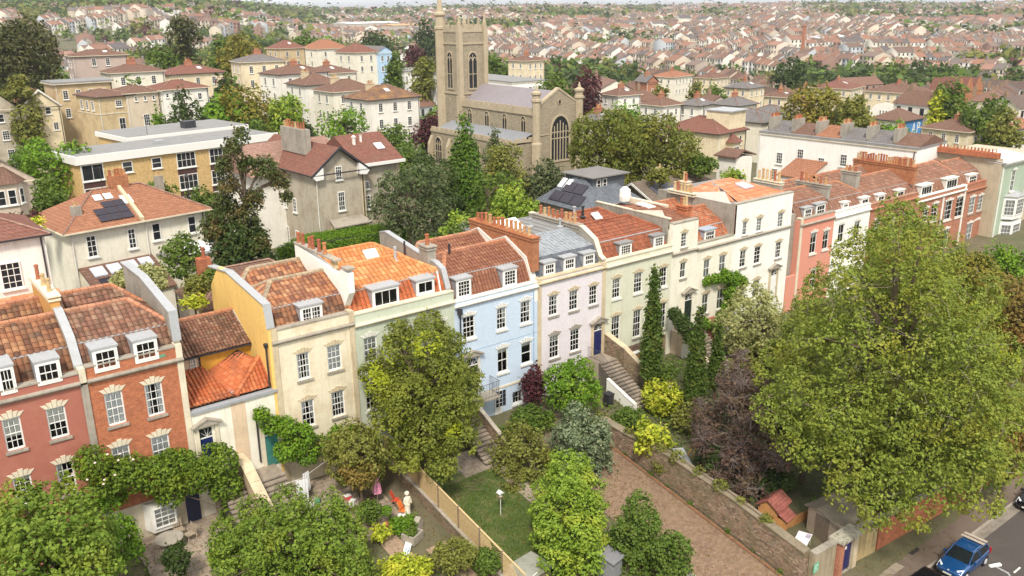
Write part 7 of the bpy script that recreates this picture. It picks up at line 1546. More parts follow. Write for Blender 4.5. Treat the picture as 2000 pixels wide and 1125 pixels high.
tree('garden_tree', 'big dense garden tree with bright yellow patches before the pale green house', TR, (13.2, -3.48, 5.457, 4.216, 4.941), 'round', 'elm', 5, px=2.8, world=[2.2, (12.84, -1.58, 8.91, 1.12), (14.52, -2.73, 8.6, 1.52), (15.42, -3.9, 7.39, 1.38), (11.21, -1.61, 6.89, 1.12), (12.88, -2.84, 6.32, 1.84), (14.84, -4.52, 5.46, 1.71), (11.22, -2.76, 4.65, 1.45), (12.99, -4.29, 3.79, 1.84), (14.86, -5.56, 3.69, 1.45), (11.53, -4.1, 2.65, 1.25), (13.32, -5.44, 2.24, 1.25), (16.09, -5.32, 5.56, 0.79)], yellow=[(-.12, -.3, .88, .26), (-.75, .1, .48, .30), (-.62, -.2, .10, .16), (.0, -.9, -.22, .12)])
tree('shrub', 'golden yellow shrub at the bottom edge beside the mosaic board', SH, (6.816, -11.556, -0.238, 1.647, 1.0), 'shrub', 'lime', 5)
tree('garden_tree', 'light green maple in the middle of the foreground', TR, (16.697, -13.935, 0.157, 2.681, 3.492), 'round', 'light', 5, px=3.2, world=[1.7, (17.1, -12.62, 2.2, 0.87), (17.85, -13.38, 2.1, 1.0), (15.94, -12.83, 0.67, 1.06), (17.18, -14.15, 0.42, 1.37), (18.07, -14.6, 0.87, 0.75), (15.65, -13.87, -0.83, 1.25), (17.02, -15.25, -0.96, 1.18), (15.71, -14.95, -1.94, 1.06)])
tree('garden_tree', 'blue green eucalyptus behind the light green maple', TR, (22.814, -8.485, 0.204, 2.259, 3.671), 'round', 'gum', 4.8, k=50)
tree('shrub', 'dense olive green shrub left of the eucalyptus', SH, (19.555, -6.023, -0.301, 2.4, 2.682), 'round', 'olive', 4.8, k=44)
tree('shrub', 'glossy vivid green bush beside the lilac house steps', SH, (26.053, -3.923, 2.387, 2.259, 2.184), 'round', 'bright', 5, k=44)
tree('shrub', 'dark red purple shrub in front of the pale blue house', SH, (24.397, -1.3, 1.94, 1.032, 1.682), 'round', 'purple', 5, sq=(1, 1, 1.5))
tree('shrub', 'mixed green shrub under the red purple one', SH, (22.525, -3.395, 0.695, 1.705, 1.112), 'shrub', 'mid', 5)
tree('garden_tree', 'dark green conifer beside the brick drive', TR, (19.231, -16.898, -0.34, 1.496, 2.681), 'column', 'mid', 5.5, k=40)
tree('garden_tree', 'round tipped green bush at the foot of the brick drive', TR, (19.483, -19.414, -0.74, 1.285, 1.468), 'round', 'mid', 5)
tree('shrub', 'yellow green rounded shrub below the tall cypress', SH, (32.397, -6.742, 0.76, 1.734, 1.34), 'round', 'lime', 5)
tree('shrub', 'variegated yellow shrub on top of the garden wall', SH, (26.979, -10.785, 0.648, 1.364, 1.292), 'round', 'lime', 5, px=4.5)
tree('cypress_tree', 'tall slender cypress in front of the lime green house', TR, (32.62, -5.293, 6.125, 0.971, 4.504), 'spire', 'cyp', 7, k=60)
tree('cypress_tree', 'shorter slender cypress right of the white staircase', TR, (34.152, -8.389, 3.907, 1.009, 4.038), 'spire', 'cyp', 7, k=56)
tree('cypress_tree', 'smallest cypress behind the purple twiggy tree', TR, (37.355, -7.692, 3.18, 0.69, 2.598), 'spire', 'cyp', 7, k=44)
tree('garden_tree', 'dusky purple twiggy tree with bare pale branches', TR, (31.844, -14.444, 1.384, 4.085, 4.559), 'round', 'dusk', 1.9, world=[2.2, (32.23, -13.16, 3.67, 1.53), (33.18, -15.06, 2.93, 1.6), (30.4, -12.54, 1.37, 1.39), (31.81, -14.57, 1.18, 1.9), (33.05, -16.67, 0.85, 1.39), (30.09, -13.94, -0.76, 1.39), (31.29, -16.12, -1.32, 1.53), (32.91, -13.17, 4.94, 0.95)], twigs=2600, twigc=plain('grey_purple_twigs', (.17, .13, .115), .9, .3, 6), inner=.5)
tree('garden_tree', 'grey green olive tree in front of the tall white house', TR, (45.887, -5.151, 2.69, 3.805, 3.533), 'round', 'grey', 4.6, k=46)
tree('garden_tree', 'olive green tree between smallest cypress and huge tree', TR, (43.888, -5.969, 0.008, 2.593, 2.235), 'round', 'olive', 4.6)
tree('garden_tree', 'huge yellow flecked ash tree filling the right of the picture', TR, (36.703, -22.031, 6.859, 8.824, 11.224), 'round', 'ash', 4.4, px=2.7, world=[4.6, (38.5, -19.79, 15.31, 1.69), (39.16, -21.34, 14.84, 1.59), (37.05, -18.39, 12.92, 1.84), (38.08, -20.36, 12.83, 2.47), (39.21, -22.56, 12.95, 2.19), (35.45, -17.58, 9.75, 2.19), (36.83, -19.9, 9.9, 2.82), (38.23, -22.49, 10.12, 2.82), (39.29, -24.9, 10.06, 2.47), (33.87, -17.51, 6.2, 2.4), (35.2, -19.74, 6.22, 3.0), (36.92, -22.6, 6.71, 3.25), (38.36, -25.42, 7.1, 3.0), (39.09, -27.2, 7.17, 1.94), (33.47, -19.15, 3.46, 1.98), (34.81, -21.57, 3.43, 2.82), (36.34, -24.39, 3.7, 2.96), (37.7, -26.93, 4.28, 2.61), (38.35, -28.55, 4.38, 1.69), (33.75, -21.36, 1.71, 1.69), (34.98, -23.56, 1.87, 2.12), (36.39, -25.87, 2.55, 2.19), (37.43, -27.85, 3.03, 1.76), (32.78, -16.99, 4.69, 1.41), (32.4, -15.8, 5.48, 1.2), (33.65, -16.66, 6.88, 1.34), (32.94, -18.03, 3.74, 1.48), (34.16, -23.35, 0.64, 1.2), (35.19, -25.05, 1.03, 1.27)], twigs=420, twigc=BARKG, yellow=[(.55, -.3, .35, .13), (.1, -.6, -.3, .07), (.3, -.6, .2, .09)])
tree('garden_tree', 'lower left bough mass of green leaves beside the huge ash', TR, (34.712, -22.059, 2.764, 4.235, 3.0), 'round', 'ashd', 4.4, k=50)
tree('garden_tree', 'russet green tree at the right edge behind the huge ash', TR, (59.78, -19.627, 3.482, 2.991, 5.306), 'round', 'brown', 4.6)
tree('garden_tree', 'olive brown tree overhanging the road at the right edge', TR, (44.435, -26.532, 1.559, 2.365, 3.35), 'round', 'brown', 4.6)
tree('shrub', 'vivid green shrub below the sage green house', SH, (80.656, -10.137, 3.533, 2.325, 1.591), 'round', 'bright', 5)
climber('climbing_plant', 'bright creeper spreading over the tall white house front', [tuple(list(p)+[r]) for p, r in (((45.03141, -0.2, 5.72475), .35), ((45.92798, -0.2, 5.73391), .4), ((47.27258, -0.25, 5.71666), .6), ((48.69992, -0.3, 5.20472), .6), ((49.98811, -0.2, 4.67847), .4), ((48.09483, -0.3, 4.11565), .6), ((48.00648, -0.3, 2.91362), .55), ((47.26923, -0.4, 1.87876), .6), ((46.21888, -0.5, 1.17062), .5), ((44.89073, -0.5, 1.8745), .4))], 'bright', 7000, .11)
climber('climbing_plant', 'dark ivy on the staircase wall of the narrow ivory house', [tuple(list(p)+[r]) for p, r in (((39.78161, -1.2, 4.14319), .5), ((39.7683, -1.8, 3.76741), .55), ((39.75941, -2.4, 3.25961), .6), ((39.8861, -3.0, 2.58805), .6))], 'dark', 4500, .1)
for i, (p, kd, mt, lb) in enumerate([((32.568, -9.256, -0.071, 1.553, 1.398), 'shrub', 'olive', 'loose green shrub right of the yellow green rounded shrub'), ((28.791, -6.689, -0.084, 1.147, 1.224), 'shrub', 'mid', 'low leafy plants at the foot of the rubble staircase wall'), ((34.421, -5.212, 1.526, 1.055, 0.893), 'shrub', 'mid', 'green bush below the white alcove'), ((33.718, -6.859, 0.37, 0.88, 0.72), 'round', 'bright', 'vivid bush between the two tall cypresses'),
    ((27.088, -12.028, -0.733, 1.22, 0.789), 'shrub', 'olive', 'trailing shrub on the garden wall top'), ((26.585, -6.03, -0.053, 1.129, 0.979), 'shrub', 'gold', 'yellowing flowering shrub beside the wheelie bin'), ((20.029, -3.317, -0.02, 1.459, 1.167), 'shrub', 'mid', 'leafy shrub by the garden door of the blue house'), ((9.7, -12.006, -0.384, 1.5, 1.08), 'shrub', 'olive', 'trailing plants over the end of the fence'),
    ((11.221, -13.308, -0.676, 1.08, 0.9), 'shrub', 'mid', 'weedy bush at the bottom of the lawn'), ((17.216, -7.755, -1.162, 0.682, 0.887), 'shrub', 'olive', 'tuft of tall grass beside the garden path'), ((7.68, -6.144, 0.317, 0.826, 0.826), 'shrub', 'mid', 'low green plants near the pink parasol'), ((9.245, -7.565, -0.478, 1.08, 0.572), 'shrub', 'bright', 'low green planting round the stone tub'),
    ((7.492, -7.742, -0.182, 0.686, 0.499), 'shrub', 'lime', 'small yellow green plant beside the garden path'), ((-3.164, -5.24, 1.262, 0.78, 1.08), 'round', 'dark', 'clipped dark bush on the patio below the round table'), ((-0.606, -5.164, 0.573, 0.918, 1.346), 'round', 'bright', 'leafy bush beside the left flight of steps'),
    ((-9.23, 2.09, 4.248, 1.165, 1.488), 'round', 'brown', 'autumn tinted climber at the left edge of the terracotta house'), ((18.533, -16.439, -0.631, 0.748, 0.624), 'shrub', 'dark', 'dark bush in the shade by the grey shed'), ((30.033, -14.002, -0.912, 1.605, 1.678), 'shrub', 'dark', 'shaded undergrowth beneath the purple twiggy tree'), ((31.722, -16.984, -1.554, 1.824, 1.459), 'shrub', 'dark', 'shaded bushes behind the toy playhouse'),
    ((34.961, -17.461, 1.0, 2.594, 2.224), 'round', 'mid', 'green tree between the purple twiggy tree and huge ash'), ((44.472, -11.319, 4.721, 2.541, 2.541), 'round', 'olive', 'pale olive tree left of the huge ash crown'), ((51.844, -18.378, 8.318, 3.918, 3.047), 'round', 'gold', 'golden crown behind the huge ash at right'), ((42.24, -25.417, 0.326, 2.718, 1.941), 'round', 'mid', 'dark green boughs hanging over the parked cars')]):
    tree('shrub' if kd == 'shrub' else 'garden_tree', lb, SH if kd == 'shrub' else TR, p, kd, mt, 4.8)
# flowers on the rose bush
fl = thing('rose_flowers', 'pale pink roses scattered over the bush by the terracotta house', 'flowers', (-5.33303, -2.0, 6.05503)); m = MB()
for i in range(12):
    a = Vector((rnd.uniform(-1.6, 1.6), rnd.uniform(-1.2, 0), rnd.uniform(-.9, .9))); m.lathe([(.02, -.03), (.07, .01), (.05, .05)], a.x, a.y, a.z, 6)
m.build('petals', plain('pink_rose', (.75, .55, .52), .7), fl, kind='stuff')

# ------------------------------------------------------------------ lawn, paths, walls and steps
def sheet(name, pts, mat, dz=.02, kind='structure', n=14):
    """a strip of ground: pts = (s0, s1, y0, y1), following the slope"""
    s0, s1, y0, y1 = pts; V, F = [], []
    for j in range(n+1):
        for i in range(5): x = s0+(s1-s0)*i/4; y = y0+(y1-y0)*j/n; V.append((x, y, ground(x, y)+dz))
    for j in range(n):
        for i in range(4): a = j*5+i; F.append((a, a+1, a+6, a+5))
    o = link(name, npmesh(name, np.array(V), np.array(F), mat)); return tag(o, kind=kind)
NAVB = plain('navy_basement_door', (.012, .02, .07), .4)
GRASSM, _t, _b = newmat('lawn_green'); _t.links.new(ramp(_t, [(.3, (.05, .075, .018)), (.5, (.07, .10, .025)), (.62, (.13, .13, .05)), (.75, (.16, .13, .07))], noise(_t, .9, 6)), _b.inputs['Base Color']); _b.inputs['Roughness'].default_value = .95
PAVER = brickmat('brick_drive', (.27, .175, .115), (.19, .125, .085), (.17, .125, .085), .23, .115, .01, (.24, .18, .11), .55, flat=True)
PAVING = brickmat('stone_paving', (.36, .29, .22), (.30, .24, .19), (.16, .13, .10), .6, .45, .015, (.18, .15, .11), .5, flat=True)
sheet('lawn', (11.9, 17.2, -15.5, -3.4), GRASSM, .02)
bl = np.random.default_rng(3); NB = 26000; bx = bl.uniform(11.9, 17.2, NB); by = bl.uniform(-15.5, -3.4, NB)
kp = ~((bx > 14.2) & (by > -5.6)); bx, by = bx[kp], by[kp]; NB = len(bx); bz = np.array([ground(0, b) for b in by])
h_ = bl.uniform(.05, .16, NB); a_ = bl.uniform(0, 6.28, NB); dx, dy = np.cos(a_)*.02, np.sin(a_)*.02; lx, ly = bl.normal(0, .05, NB), bl.normal(0, .05, NB)
V = np.stack([np.stack([bx-dx, by-dy, bz], 1), np.stack([bx+dx, by+dy, bz], 1), np.stack([bx+lx+dx*.2, by+ly, bz+h_], 1), np.stack([bx+lx-dx*.2, by+ly, bz+h_], 1)], 1).reshape(-1, 3)
tag(link('lawn_grass', npmesh('lawn_grass', V, np.arange(NB*4).reshape(-1, 4), LM['mid'])), 'short rough grass of the sloping garden lawn', 'grass', kind='stuff')
# leafy ground cover in the beds
NB = 46000; bx = bl.uniform(-14, 62, NB); by = bl.uniform(-24, -.6, NB)
kp = ~(((bx > 11.2) & (bx < 17.4) & (by > -15.6)) | ((bx > 20.6) & (bx < 27.2)) | ((bx > -4) & (bx < 4.6) & (by > -5.2)) | ((bx > 5) & (bx < 11.2) & (by > -10)) | ((bx > 28) & (bx < 33.5) & (by < -17.2)) | ((bx > 27) & (bx < 30) & (by < -17)))
bx, by = bx[kp], by[kp]; NB = len(bx); bz = np.array([ground(a, b) for a, b in zip(bx, by)])+bl.random(NB)**2*.45
P = np.stack([bx, by, bz], 1); nr = bl.normal(size=(NB, 3))*.5+[0, 0, 1]; nr /= np.linalg.norm(nr, axis=1)[:, None]; tt = bl.normal(size=(NB, 3)); tt -= nr*(tt*nr).sum(1)[:, None]; tt /= np.linalg.norm(tt, axis=1)[:, None]; bb = np.cross(nr, tt); s_ = bl.uniform(.06, .15, NB)[:, None]
V = np.stack([P-tt*s_, P+bb*s_*.6, P+tt*s_, P-bb*s_*.6], 1).reshape(-1, 3)
tag(link('ground_cover', npmesh('ground_cover', V, np.arange(NB*4).reshape(-1, 4), LM['mid'])), 'weeds and leafy plants covering the garden beds between the paths', 'ground cover', kind='stuff')
sheet('brick_drive', (20.8, 25.95, -26.2, -6.5), PAVER, .025); sheet('drive_edging', (25.96, 26.17, -26.2, -7.5), brickmat('edging_brick', (.36, .13, .06), (.26, .11, .06), (.16, .11, .07), .11, .23, .02, (.15, .12, .06), .7, flat=True), .06)
sheet('garden_path', (15.2, 17.3, -5.5, -3.2), PAVING, .03); sheet('garden_path', (17.3, 18.3, -16, -4.2), PAVING, .03)
sheet('patio', (-4.2, .9, -5.6, -.05), PAVING, .03); sheet('patio', (5.2, 9.8, -7.3, -.2), PAVING, .03); sheet('garden_path', (7.4, 8.6, -13, -7.3), plain('bare_path', (.30, .21, .14), .95, .2), .03)
sheet('garden_path', (9.4, 10.8, -15, -9.6), plain('bare_path', (.30, .21, .14), .95, .2), .034)
def wall_run(name, label, pts, th, mat, cap=None, hs=None, cat='garden wall', slabs=False, top=None):
    """wall along ground points; hs = height at each point"""
    t = thing(name, label, cat, (pts[0][0], pts[0][1], 0)); o = Vector((pts[0][0], pts[0][1], 0)); m = MB(); c = MB()
    for i in range(len(pts)-1):
        a, b = Vector((*pts[i], 0))-o, Vector((*pts[i+1], 0))-o; d = (b-a).normalized(); n_ = Vector((-d.y, d.x, 0))*th/2; za, zb = ground(*pts[i]), ground(*pts[i+1])
        ta, tb = (za+hs[i], zb+hs[i+1]) if top is None else (top[i], top[i+1])
        q = [a-n_, a+n_, b+n_, b-n_]; zt = [ta, ta, tb, tb]; zl = min(za, zb)-.4
        m.add([(p.x, p.y, zl) for p in q]+[(p.x, p.y, z) for p, z in zip(q, zt)], [(3, 2, 1, 0), (4, 5, 6, 7), (0, 1, 5, 4), (1, 2, 6, 5), (2, 3, 7, 6), (3, 0, 4, 7)][:])
        L_ = (b-a).length; k = max(1, int(L_/.55)); e = n_*1.18
        for j in range(k):
            f0, f1 = (j+.015)/k, (j+.985)/k; p, q_ = a+(b-a)*f0, a+(b-a)*f1; z0, z1 = ta+(tb-ta)*f0+.005, ta+(tb-ta)*f1+.005; h = .07+.03*rnd.random()
            s = MB().add([tuple(x_) for x_ in (Vector((p.x-e.x, p.y-e.y, z0)), Vector((p.x+e.x, p.y+e.y, z0)), Vector((q_.x+e.x, q_.y+e.y, z1)), Vector((q_.x-e.x, q_.y-e.y, z1)))]+[tuple(x_) for x_ in (Vector((p.x-e.x, p.y-e.y, z0+h)), Vector((p.x+e.x, p.y+e.y, z0+h)), Vector((q_.x+e.x, q_.y+e.y, z1+h)), Vector((q_.x-e.x, q_.y-e.y, z1+h)))], [(3, 2, 1, 0), (4, 5, 6, 7), (0, 1, 5, 4), (1, 2, 6, 5), (2, 3, 7, 6), (3, 0, 4, 7)])
            s.build('coping_stone', cap or STONEG, t)
    m.build('wall', mat, t); return t
wall_run('garden_wall', 'long rubble wall with rough coping along the right of the brick drive', [(26.6, -6.4), (26.6, -9), (26.6, -13), (26.6, -18), (26.6, -23.4)], .55, RUBBLE, stucco('mossy_brown_coping', (.25, .20, .14), (.12, .11, .05), .7), [1.2, 1.5, 2.2, 2.4, 2.3])
wall_run('garden_wall', 'short mossy end wall with ridge coping beside the navy gate', [(26.9, -23.6), (28.9, -23.7)], .4, stucco('mossy_cement', (.34, .28, .19), (.16, .15, .06), .7, dirt=.6), None, [2.2, 2.2])
wall_run('garden_wall', 'stained rendered wall right of the navy gate with a buttress', [(30.9, -23.7), (33.2, -23.9)], .4, stucco('yellowed_render', (.44, .33, .16), (.15, .13, .06), .8, dirt=.7), None, [2.1, 2.1])
wall_run('garden_wall', 'red brick street wall under the huge ash', [(33.4, -23.9), (40, -24.3), (52, -24.8), (70, -25.5)], .35, BRICKR, None, [2.0, 2.0, 1.9, 1.9])
wall_run('garden_wall', 'low stone wall at the foot of the wooden fence', [(11.45, -1.6), (11.5, -6), (11.5, -10), (11.5, -16.5)], .34, RUBBLE, None, [.8, .8, .8, .8])
wall_run('garden_wall', 'crumbling rubble wall left of the brick drive at the bottom edge', [(20.5, -16.5), (20.3, -20), (20.0, -24.5)], .45, RUBBLE, None, [.9, 1.1, 1.3])
wall_run('garden_wall', 'rear garden brick wall behind the link building', [(.5, 13), (7.6, 15.5), (8.5, 20)], .3, RUBBLE, None, [2.4, 2.4, 2.2]); wall_run('garden_wall', 'second rear garden wall nearer the silvery willow shrub', [(-1, 17), (5.5, 20)], .3, BRICKR2, None, [2, 2])
wall_run('garden_wall', 'stone block wall behind the toy playhouse', [(30.4, -16.2), (33, -16.1)], .5, RUBBLE, None, [1.8, 1.8])
def flight(name, label, x0, x1, ytop, ztop, ybot, zbot, mat=None, step=.31, land=1.2, rise=None):
    t = thing(name, label, 'steps', (x0, ybot, zbot)); W = x1-x0; n = max(3, int(round((ztop-zbot)/.175))); dy = (ytop-ybot)/n; dz = (ztop-zbot)/n
    for i in range(n):
        j = rnd.uniform(-.015, .015)
        MB().box(0, W, i*dy-.03+j, (i+1)*dy+.02, (i+1)*dz-.09, (i+1)*dz+j*.3).build('step', STEPM, t)
        MB().box(.03, W-.03, i*dy+.012, (i+1)*dy+.03, -.5, (i+1)*dz-.092).build('riser', RISM, t)
    if land: MB().box(0, W, n*dy+.022, n*dy+land, -.5, ztop-zbot-.004).build('landing', STEPM, t)
    return t
STEPM = stucco('worn_step_stone', (.34, .28, .22), (.12, .10, .07), .6, dirt=.6); RISM = stucco('dark_riser', (.12, .10, .08), (.05, .05, .03), .5)
flight('stone_steps', 'left flight of stone steps up to the navy arched door', .75, 2.0, -1.25, 2.3, -4.9, 0, land=1.2)
flight('stone_steps', 'right flight of stone steps up to the teal door', 2.75, 4.6, -1.3, 2.0, -4.9, 0, land=1.25)
t = wall_run('stair_wall', 'stone parapet wall dividing the two flights of steps', [(2.37, -.1), (2.37, -1.4), (2.37, -5.6)], .55, stucco('buff_stair_wall', (.52, .40, .27), (.25, .18, .1), .5), STONE, None, 'stair wall', top=[3.35, 3.3, .9])
flight('stone_steps', 'long flight of stone steps from the lilac house door', 30.9, 32.6, -1.4, 2.15, -5.6, -.4, land=1.35); railing(thing('stair_railing', 'iron railing on the left of the lilac house steps', 'railing', (0, 0, 0)), [(30.95, -.1, 2.2), (30.95, -1.4, 2.2), (30.95, -5.4, -.2)], .9)
wall_run('stair_wall', 'curving rubble wall with pale coping right of the lilac house steps', [(32.95, -.1), (33.0, -2.2), (33.5, -4.2), (34.4, -6.2)], .45, RUBBLE, STONE, None, 'stair wall', top=[3.7, 3.1, 1.6, .4])
wall_run('stair_wall', 'low white wall left of the lilac house steps', [(30.75, -2.6), (30.6, -5.8)], .25, WHITEP, WHITED, None, 'stair wall', top=[1.2, .2])
flight('stone_steps', 'mossy flight of steps up to the narrow ivory house', 41.2, 43.0, -1.4, 2.2, -5.6, -.4, land=1.35); railing(thing('stair_railing', 'iron railing on the narrow ivory house landing', 'railing', (0, 0, 0)), [(41.1, -.1, 2.25), (41.1, -1.4, 2.25), (41.1, -3, 1.3)], 1.0)
v = thing('stair_wall', 'pale side wall below the narrow ivory house steps with a white arched niche', 'stair wall', (40.8, 0, 0)); MB().extr([(0, -1.4, -1), (0, -.02, -1), (0, -.02, 2.1), (0, -1.4, 2.1)], (.35, 0, 0)).extr([(0, -5.5, -1.3), (0, -1.41, -1.3), (0, -1.41, 2.1), (0, -5.5, -.3)], (.35, 0, 0)).build('wall', stucco('pale_stair_render', (.62, .50, .38), amt=.4), v)
MB().extr([(-.02, -2.3, -.6), (-.02, -1.3, -.6), (-.02, -1.3, .9)]+[(-.02, -1.8+.5*math.cos(PI*i/8), .9+.5*math.sin(PI*i/8)) for i in range(1, 8)]+[(-.02, -2.3, .9)], (-.04, 0, 0)).build('niche', WHITE, v)
v = thing('red_wall', 'red painted garden wall between the lilac steps and tall cypress', 'garden wall', (33.4, -1.4, -.2)); MB().box(0, 3.6, 0, .25, -.5, 2.0).build('wall', BRICKR, v); MB().box(-.05, 3.7, -.06, .31, 2.004, 2.12).build('coping', WHITED, v)
MB().box(44.6-33.4, 46.2-33.4, 1.0, 1.25, -.5, 2.4).build('wall', TERRA, thing('red_wall', 'terracotta basement wall under the ivory house beside the creeper', 'garden wall', (33.4, -1.4, -.2)))
flight('stone_steps', 'dark flight of steps up to the pale blue house balcony', 17.0, 18.6, -1.5, 1.9, -5.2, -.3, land=1.4); wall_run('stair_wall', 'brown brick wall right of the blue house steps', [(18.8, -1.2), (18.8, -5.2)], .25, RUBBLE, STONEG, None, 'stair wall', top=[2.6, .8])
# fallen leaves and weeds
NB = 9000; bx = bl.uniform(-4, 40, NB); by = bl.uniform(-26.5, -.5, NB); q = ((bx > 20.8) & (bx < 26.2)) | ((bx < .9) & (by > -5.6)) | ((bx > 11.9) & (bx < 18.4) & (by > -15)) | ((bx > 5.2) & (bx < 11) & (by > -12)) | (by < -24)
bx, by = bx[q], by[q]; NB = len(bx); bz = np.array([max(ground(a, b), -4.06)+.045 for a, b in zip(bx, by)]); a_ = bl.uniform(0, 6.28, NB); s_ = bl.uniform(.02, .07, NB)
V = np.stack([np.stack([bx+np.cos(a_+k)*s_, by+np.sin(a_+k)*s_, bz+bl.random(NB)*.02], 1) for k in (0, 1.2, 3.14, 4.4)], 1).reshape(-1, 3)
tag(link('leaf_litter', npmesh('leaf_litter', V, np.arange(NB*4).reshape(-1, 4), LM['brown'])), 'brown and yellow fallen leaves scattered on paths, drive and lawn', 'fallen leaves', kind='stuff')
climber('wall_weeds', 'grass and weeds growing along the coping of the long rubble wall', [(26.6, y, ground(26.6, y)+h, r) for y, h, r in ((-9, 1.6, .3), (-10.4, 1.9, .45), (-12, 2.2, .35), (-13.4, 2.35, .5), (-15.2, 2.45, .3), (-17, 2.5, .42), (-18.6, 2.5, .28), (-20.5, 2.45, .35))], 'olive', 2600, .075, cat='weeds', z=-2)
climber('wall_weeds', 'weeds sprouting at the foot of the long rubble wall', [(26.3, y, ground(26.3, y)+.08, r) for y, r in ((-9, .15), (-11.5, .2), (-13, .12), (-15, .2), (-18, .22), (-20, .15), (-22, .22))], 'mid', 1200, .05, cat='weeds', z=-2)
# wooden fence with trellis
fn = thing('wooden_fence', 'pale wooden panel fence with trellis end between the two gardens', 'fence', (11.5, 0, 0)); PALE = plain('pale_fence_wood', (.50, .36, .18), .8, .15, 6)
ys = [-1.6, -3.7, -5.8, -7.9, -10.0, -12.1, -14.2, -16.2]
for i, (a, b) in enumerate(zip(ys, ys[1:])):
    za, zb = ground(0, a)+.9, ground(0, b)+.9; h = 1.35
    n = 14
    if i < 5:
        for k in range(n):
            f0, f1 = k/n+.004, (k+1)/n-.004; y0, y1 = a+(b-a)*f0, a+(b-a)*f1; z0, z1 = za+(zb-za)*f0, za+(zb-za)*f1; j = rnd.uniform(-.006, .006)
            MB().extr([(-.012+j, y0, z0), (-.012+j, y1, z1), (-.012+j, y1, z1+h), (-.012+j, y0, z0+h)], (.024, 0, 0)).build('board', PALE, fn)
    else:
        m = MB()
        for k in range(-6, 16):
            for sg in (1, -1):
                u0 = k*.14; p = [(u0, 0), (u0+sg*h, h)]; q = []
                for (u, w_) in p: q.append((u, w_))
                (u0_, w0), (u1, w1) = q; L_ = a-b
                lo, hi = max(0, min((0-u0_)/(u1-u0_), (L_-u0_)/(u1-u0_))), min(1, max((0-u0_)/(u1-u0_), (L_-u0_)/(u1-u0_)))
                if lo < hi:
                    A = (u0_+(u1-u0_)*lo, h*lo); B = (u0_+(u1-u0_)*hi, h*hi); zz = lambda u: za+(zb-za)*u/L_
                    m.tube([(.01*sg, a-A[0], zz(A[0])+A[1]), (.01*sg, a-B[0], zz(B[0])+B[1])], .014, 4)
        m.build('trellis', PALE, fn, kind='stuff')
    MB().extr([(-.05, a, za+h+.002), (-.05, b, zb+h+.002), (-.05, b, zb+h+.06), (-.05, a, za+h+.06)], (.1, 0, 0)).build('top_rail', PALE, fn)
    MB().box(-.06, .06, a-.05, a+.05, za-1.2, za+h+.1).build('post', WOOD, fn)

MB().box(.02, 4.6, -.06, -.003, -.6, 2.25).build('basement_wall', stucco('cream_basement', (.62, .54, .40), (.3, .22, .14), .6), h2); MB().box(4.05, 4.85, -.10, -.062, -.3, 2.0).build('basement_door', NAVB, h2)
MB().extr([(1.7, -.07, .5), (2.0, -.75, .5), (3.3, -.75, .5), (3.6, -.07, .5)], (0, 0, 1.7)).build('bay', WHITED, h2); window(h2, 2.05, -.77, .75, 1.2, 1.3, 3, 4, cur='sides', dark=False)
# ------------------------------------------------------------------ garden things
def skin_fig(name, verts, edges, radii, parent, mat, levels=1, loc=(0, 0, 0), root=0):
    me = bpy.data.meshes.new(name); me.from_pydata(verts, edges, []); o = bpy.data.objects.new(name, me); COL.objects.link(o)
    sm = o.modifiers.new('skin', 'SKIN'); sv_ = me.skin_vertices[0].data if me.skin_vertices else None
    if sv_ is None:
        bpy.context.view_layer.objects.active = o; sv_ = me.skin_vertices[0].data
    for i, r in enumerate(radii): sv_[i].radius = (r if isinstance(r, tuple) else (r, r)); sv_[i].use_root = (i == root)
    sb = o.modifiers.new('sub', 'SUBSURF'); sb.levels = levels; sb.render_levels = levels
    dg = bpy.context.evaluated_depsgraph_get(); dg.update(); m2 = bpy.data.meshes.new_from_object(o.evaluated_get(dg)); bpy.data.objects.remove(o)
    m2.materials.clear(); m2.materials.append(mat); m2.polygons.foreach_set('use_smooth', [True]*len(m2.polygons)); return link(name, m2, parent, loc)
st = thing('statue', 'white classical garden statue of a draped figure against the fence', 'statue', (9.966, -6.779, -0.708)); MARB = stucco('weathered_marble', (.72, .66, .52), (.3, .25, .16), .35)
V = [(0, 0, .95), (0, 0, 1.15), (0, .01, 1.35), (0, .01, 1.5), (0, 0, 1.66), (-.17, 0, 1.42), (-.24, -.02, 1.15), (-.14, -.12, 1.0), (.17, 0, 1.42), (.25, 0, 1.2), (.22, -.08, .98), (-.08, 0, .85), (-.09, -.03, .5), (-.08, 0, .12), (.09, 0, .85), (.07, 0, .5), (.06, 0, .12), (-.08, -.1, .08), (.06, -.1, .08)]
E_ = [(0, 1), (1, 2), (2, 3), (3, 4), (2, 5), (5, 6), (6, 7), (2, 8), (8, 9), (9, 10), (0, 11), (11, 12), (12, 13), (0, 14), (14, 15), (15, 16), (13, 17), (16, 18)]
skin_fig('body', V, E_, [.15, .13, .15, .06, .10, .07, .05, .04, .07, .05, .04, .11, .09, .07, .11, .09, .07, .045, .045], st, MARB, 2)
MB().lathe([(.22, 0), (.24, .05), (.2, .1)], 0, 0, -.03, 12).build('plinth', MARB, st); MB().lathe([(.12, 0), (.15, .05), (.14, .14), (.08, .2)], 0, 0, 1.64, 10).build('hair', MARB, st); MB().lathe([(.2, 0), (.17, .3), (.16, .55), (.19, .62)], .0, .02, .35, 10).build('drapery', MARB, st)
p = (8.977, -4.896, -0.346); t = thing('parasol', 'closed pink parasol standing in the cluttered garden', 'parasol', p); m = MB(); n = 16
for k, (z, r) in enumerate([(1.0, .26), (1.4, .21), (1.9, .13), (2.25, .05)]): pass
pr2 = [(.9, .27), (1.35, .22), (1.85, .13), (2.2, .06), (2.3, .02)]; vs_ = []
for z, r in pr2:
    for j in range(n): rr2 = r*(1.12 if j % 2 else .78); a = 2*PI*j/n; vs_.append((rr2*math.cos(a), rr2*math.sin(a), z))
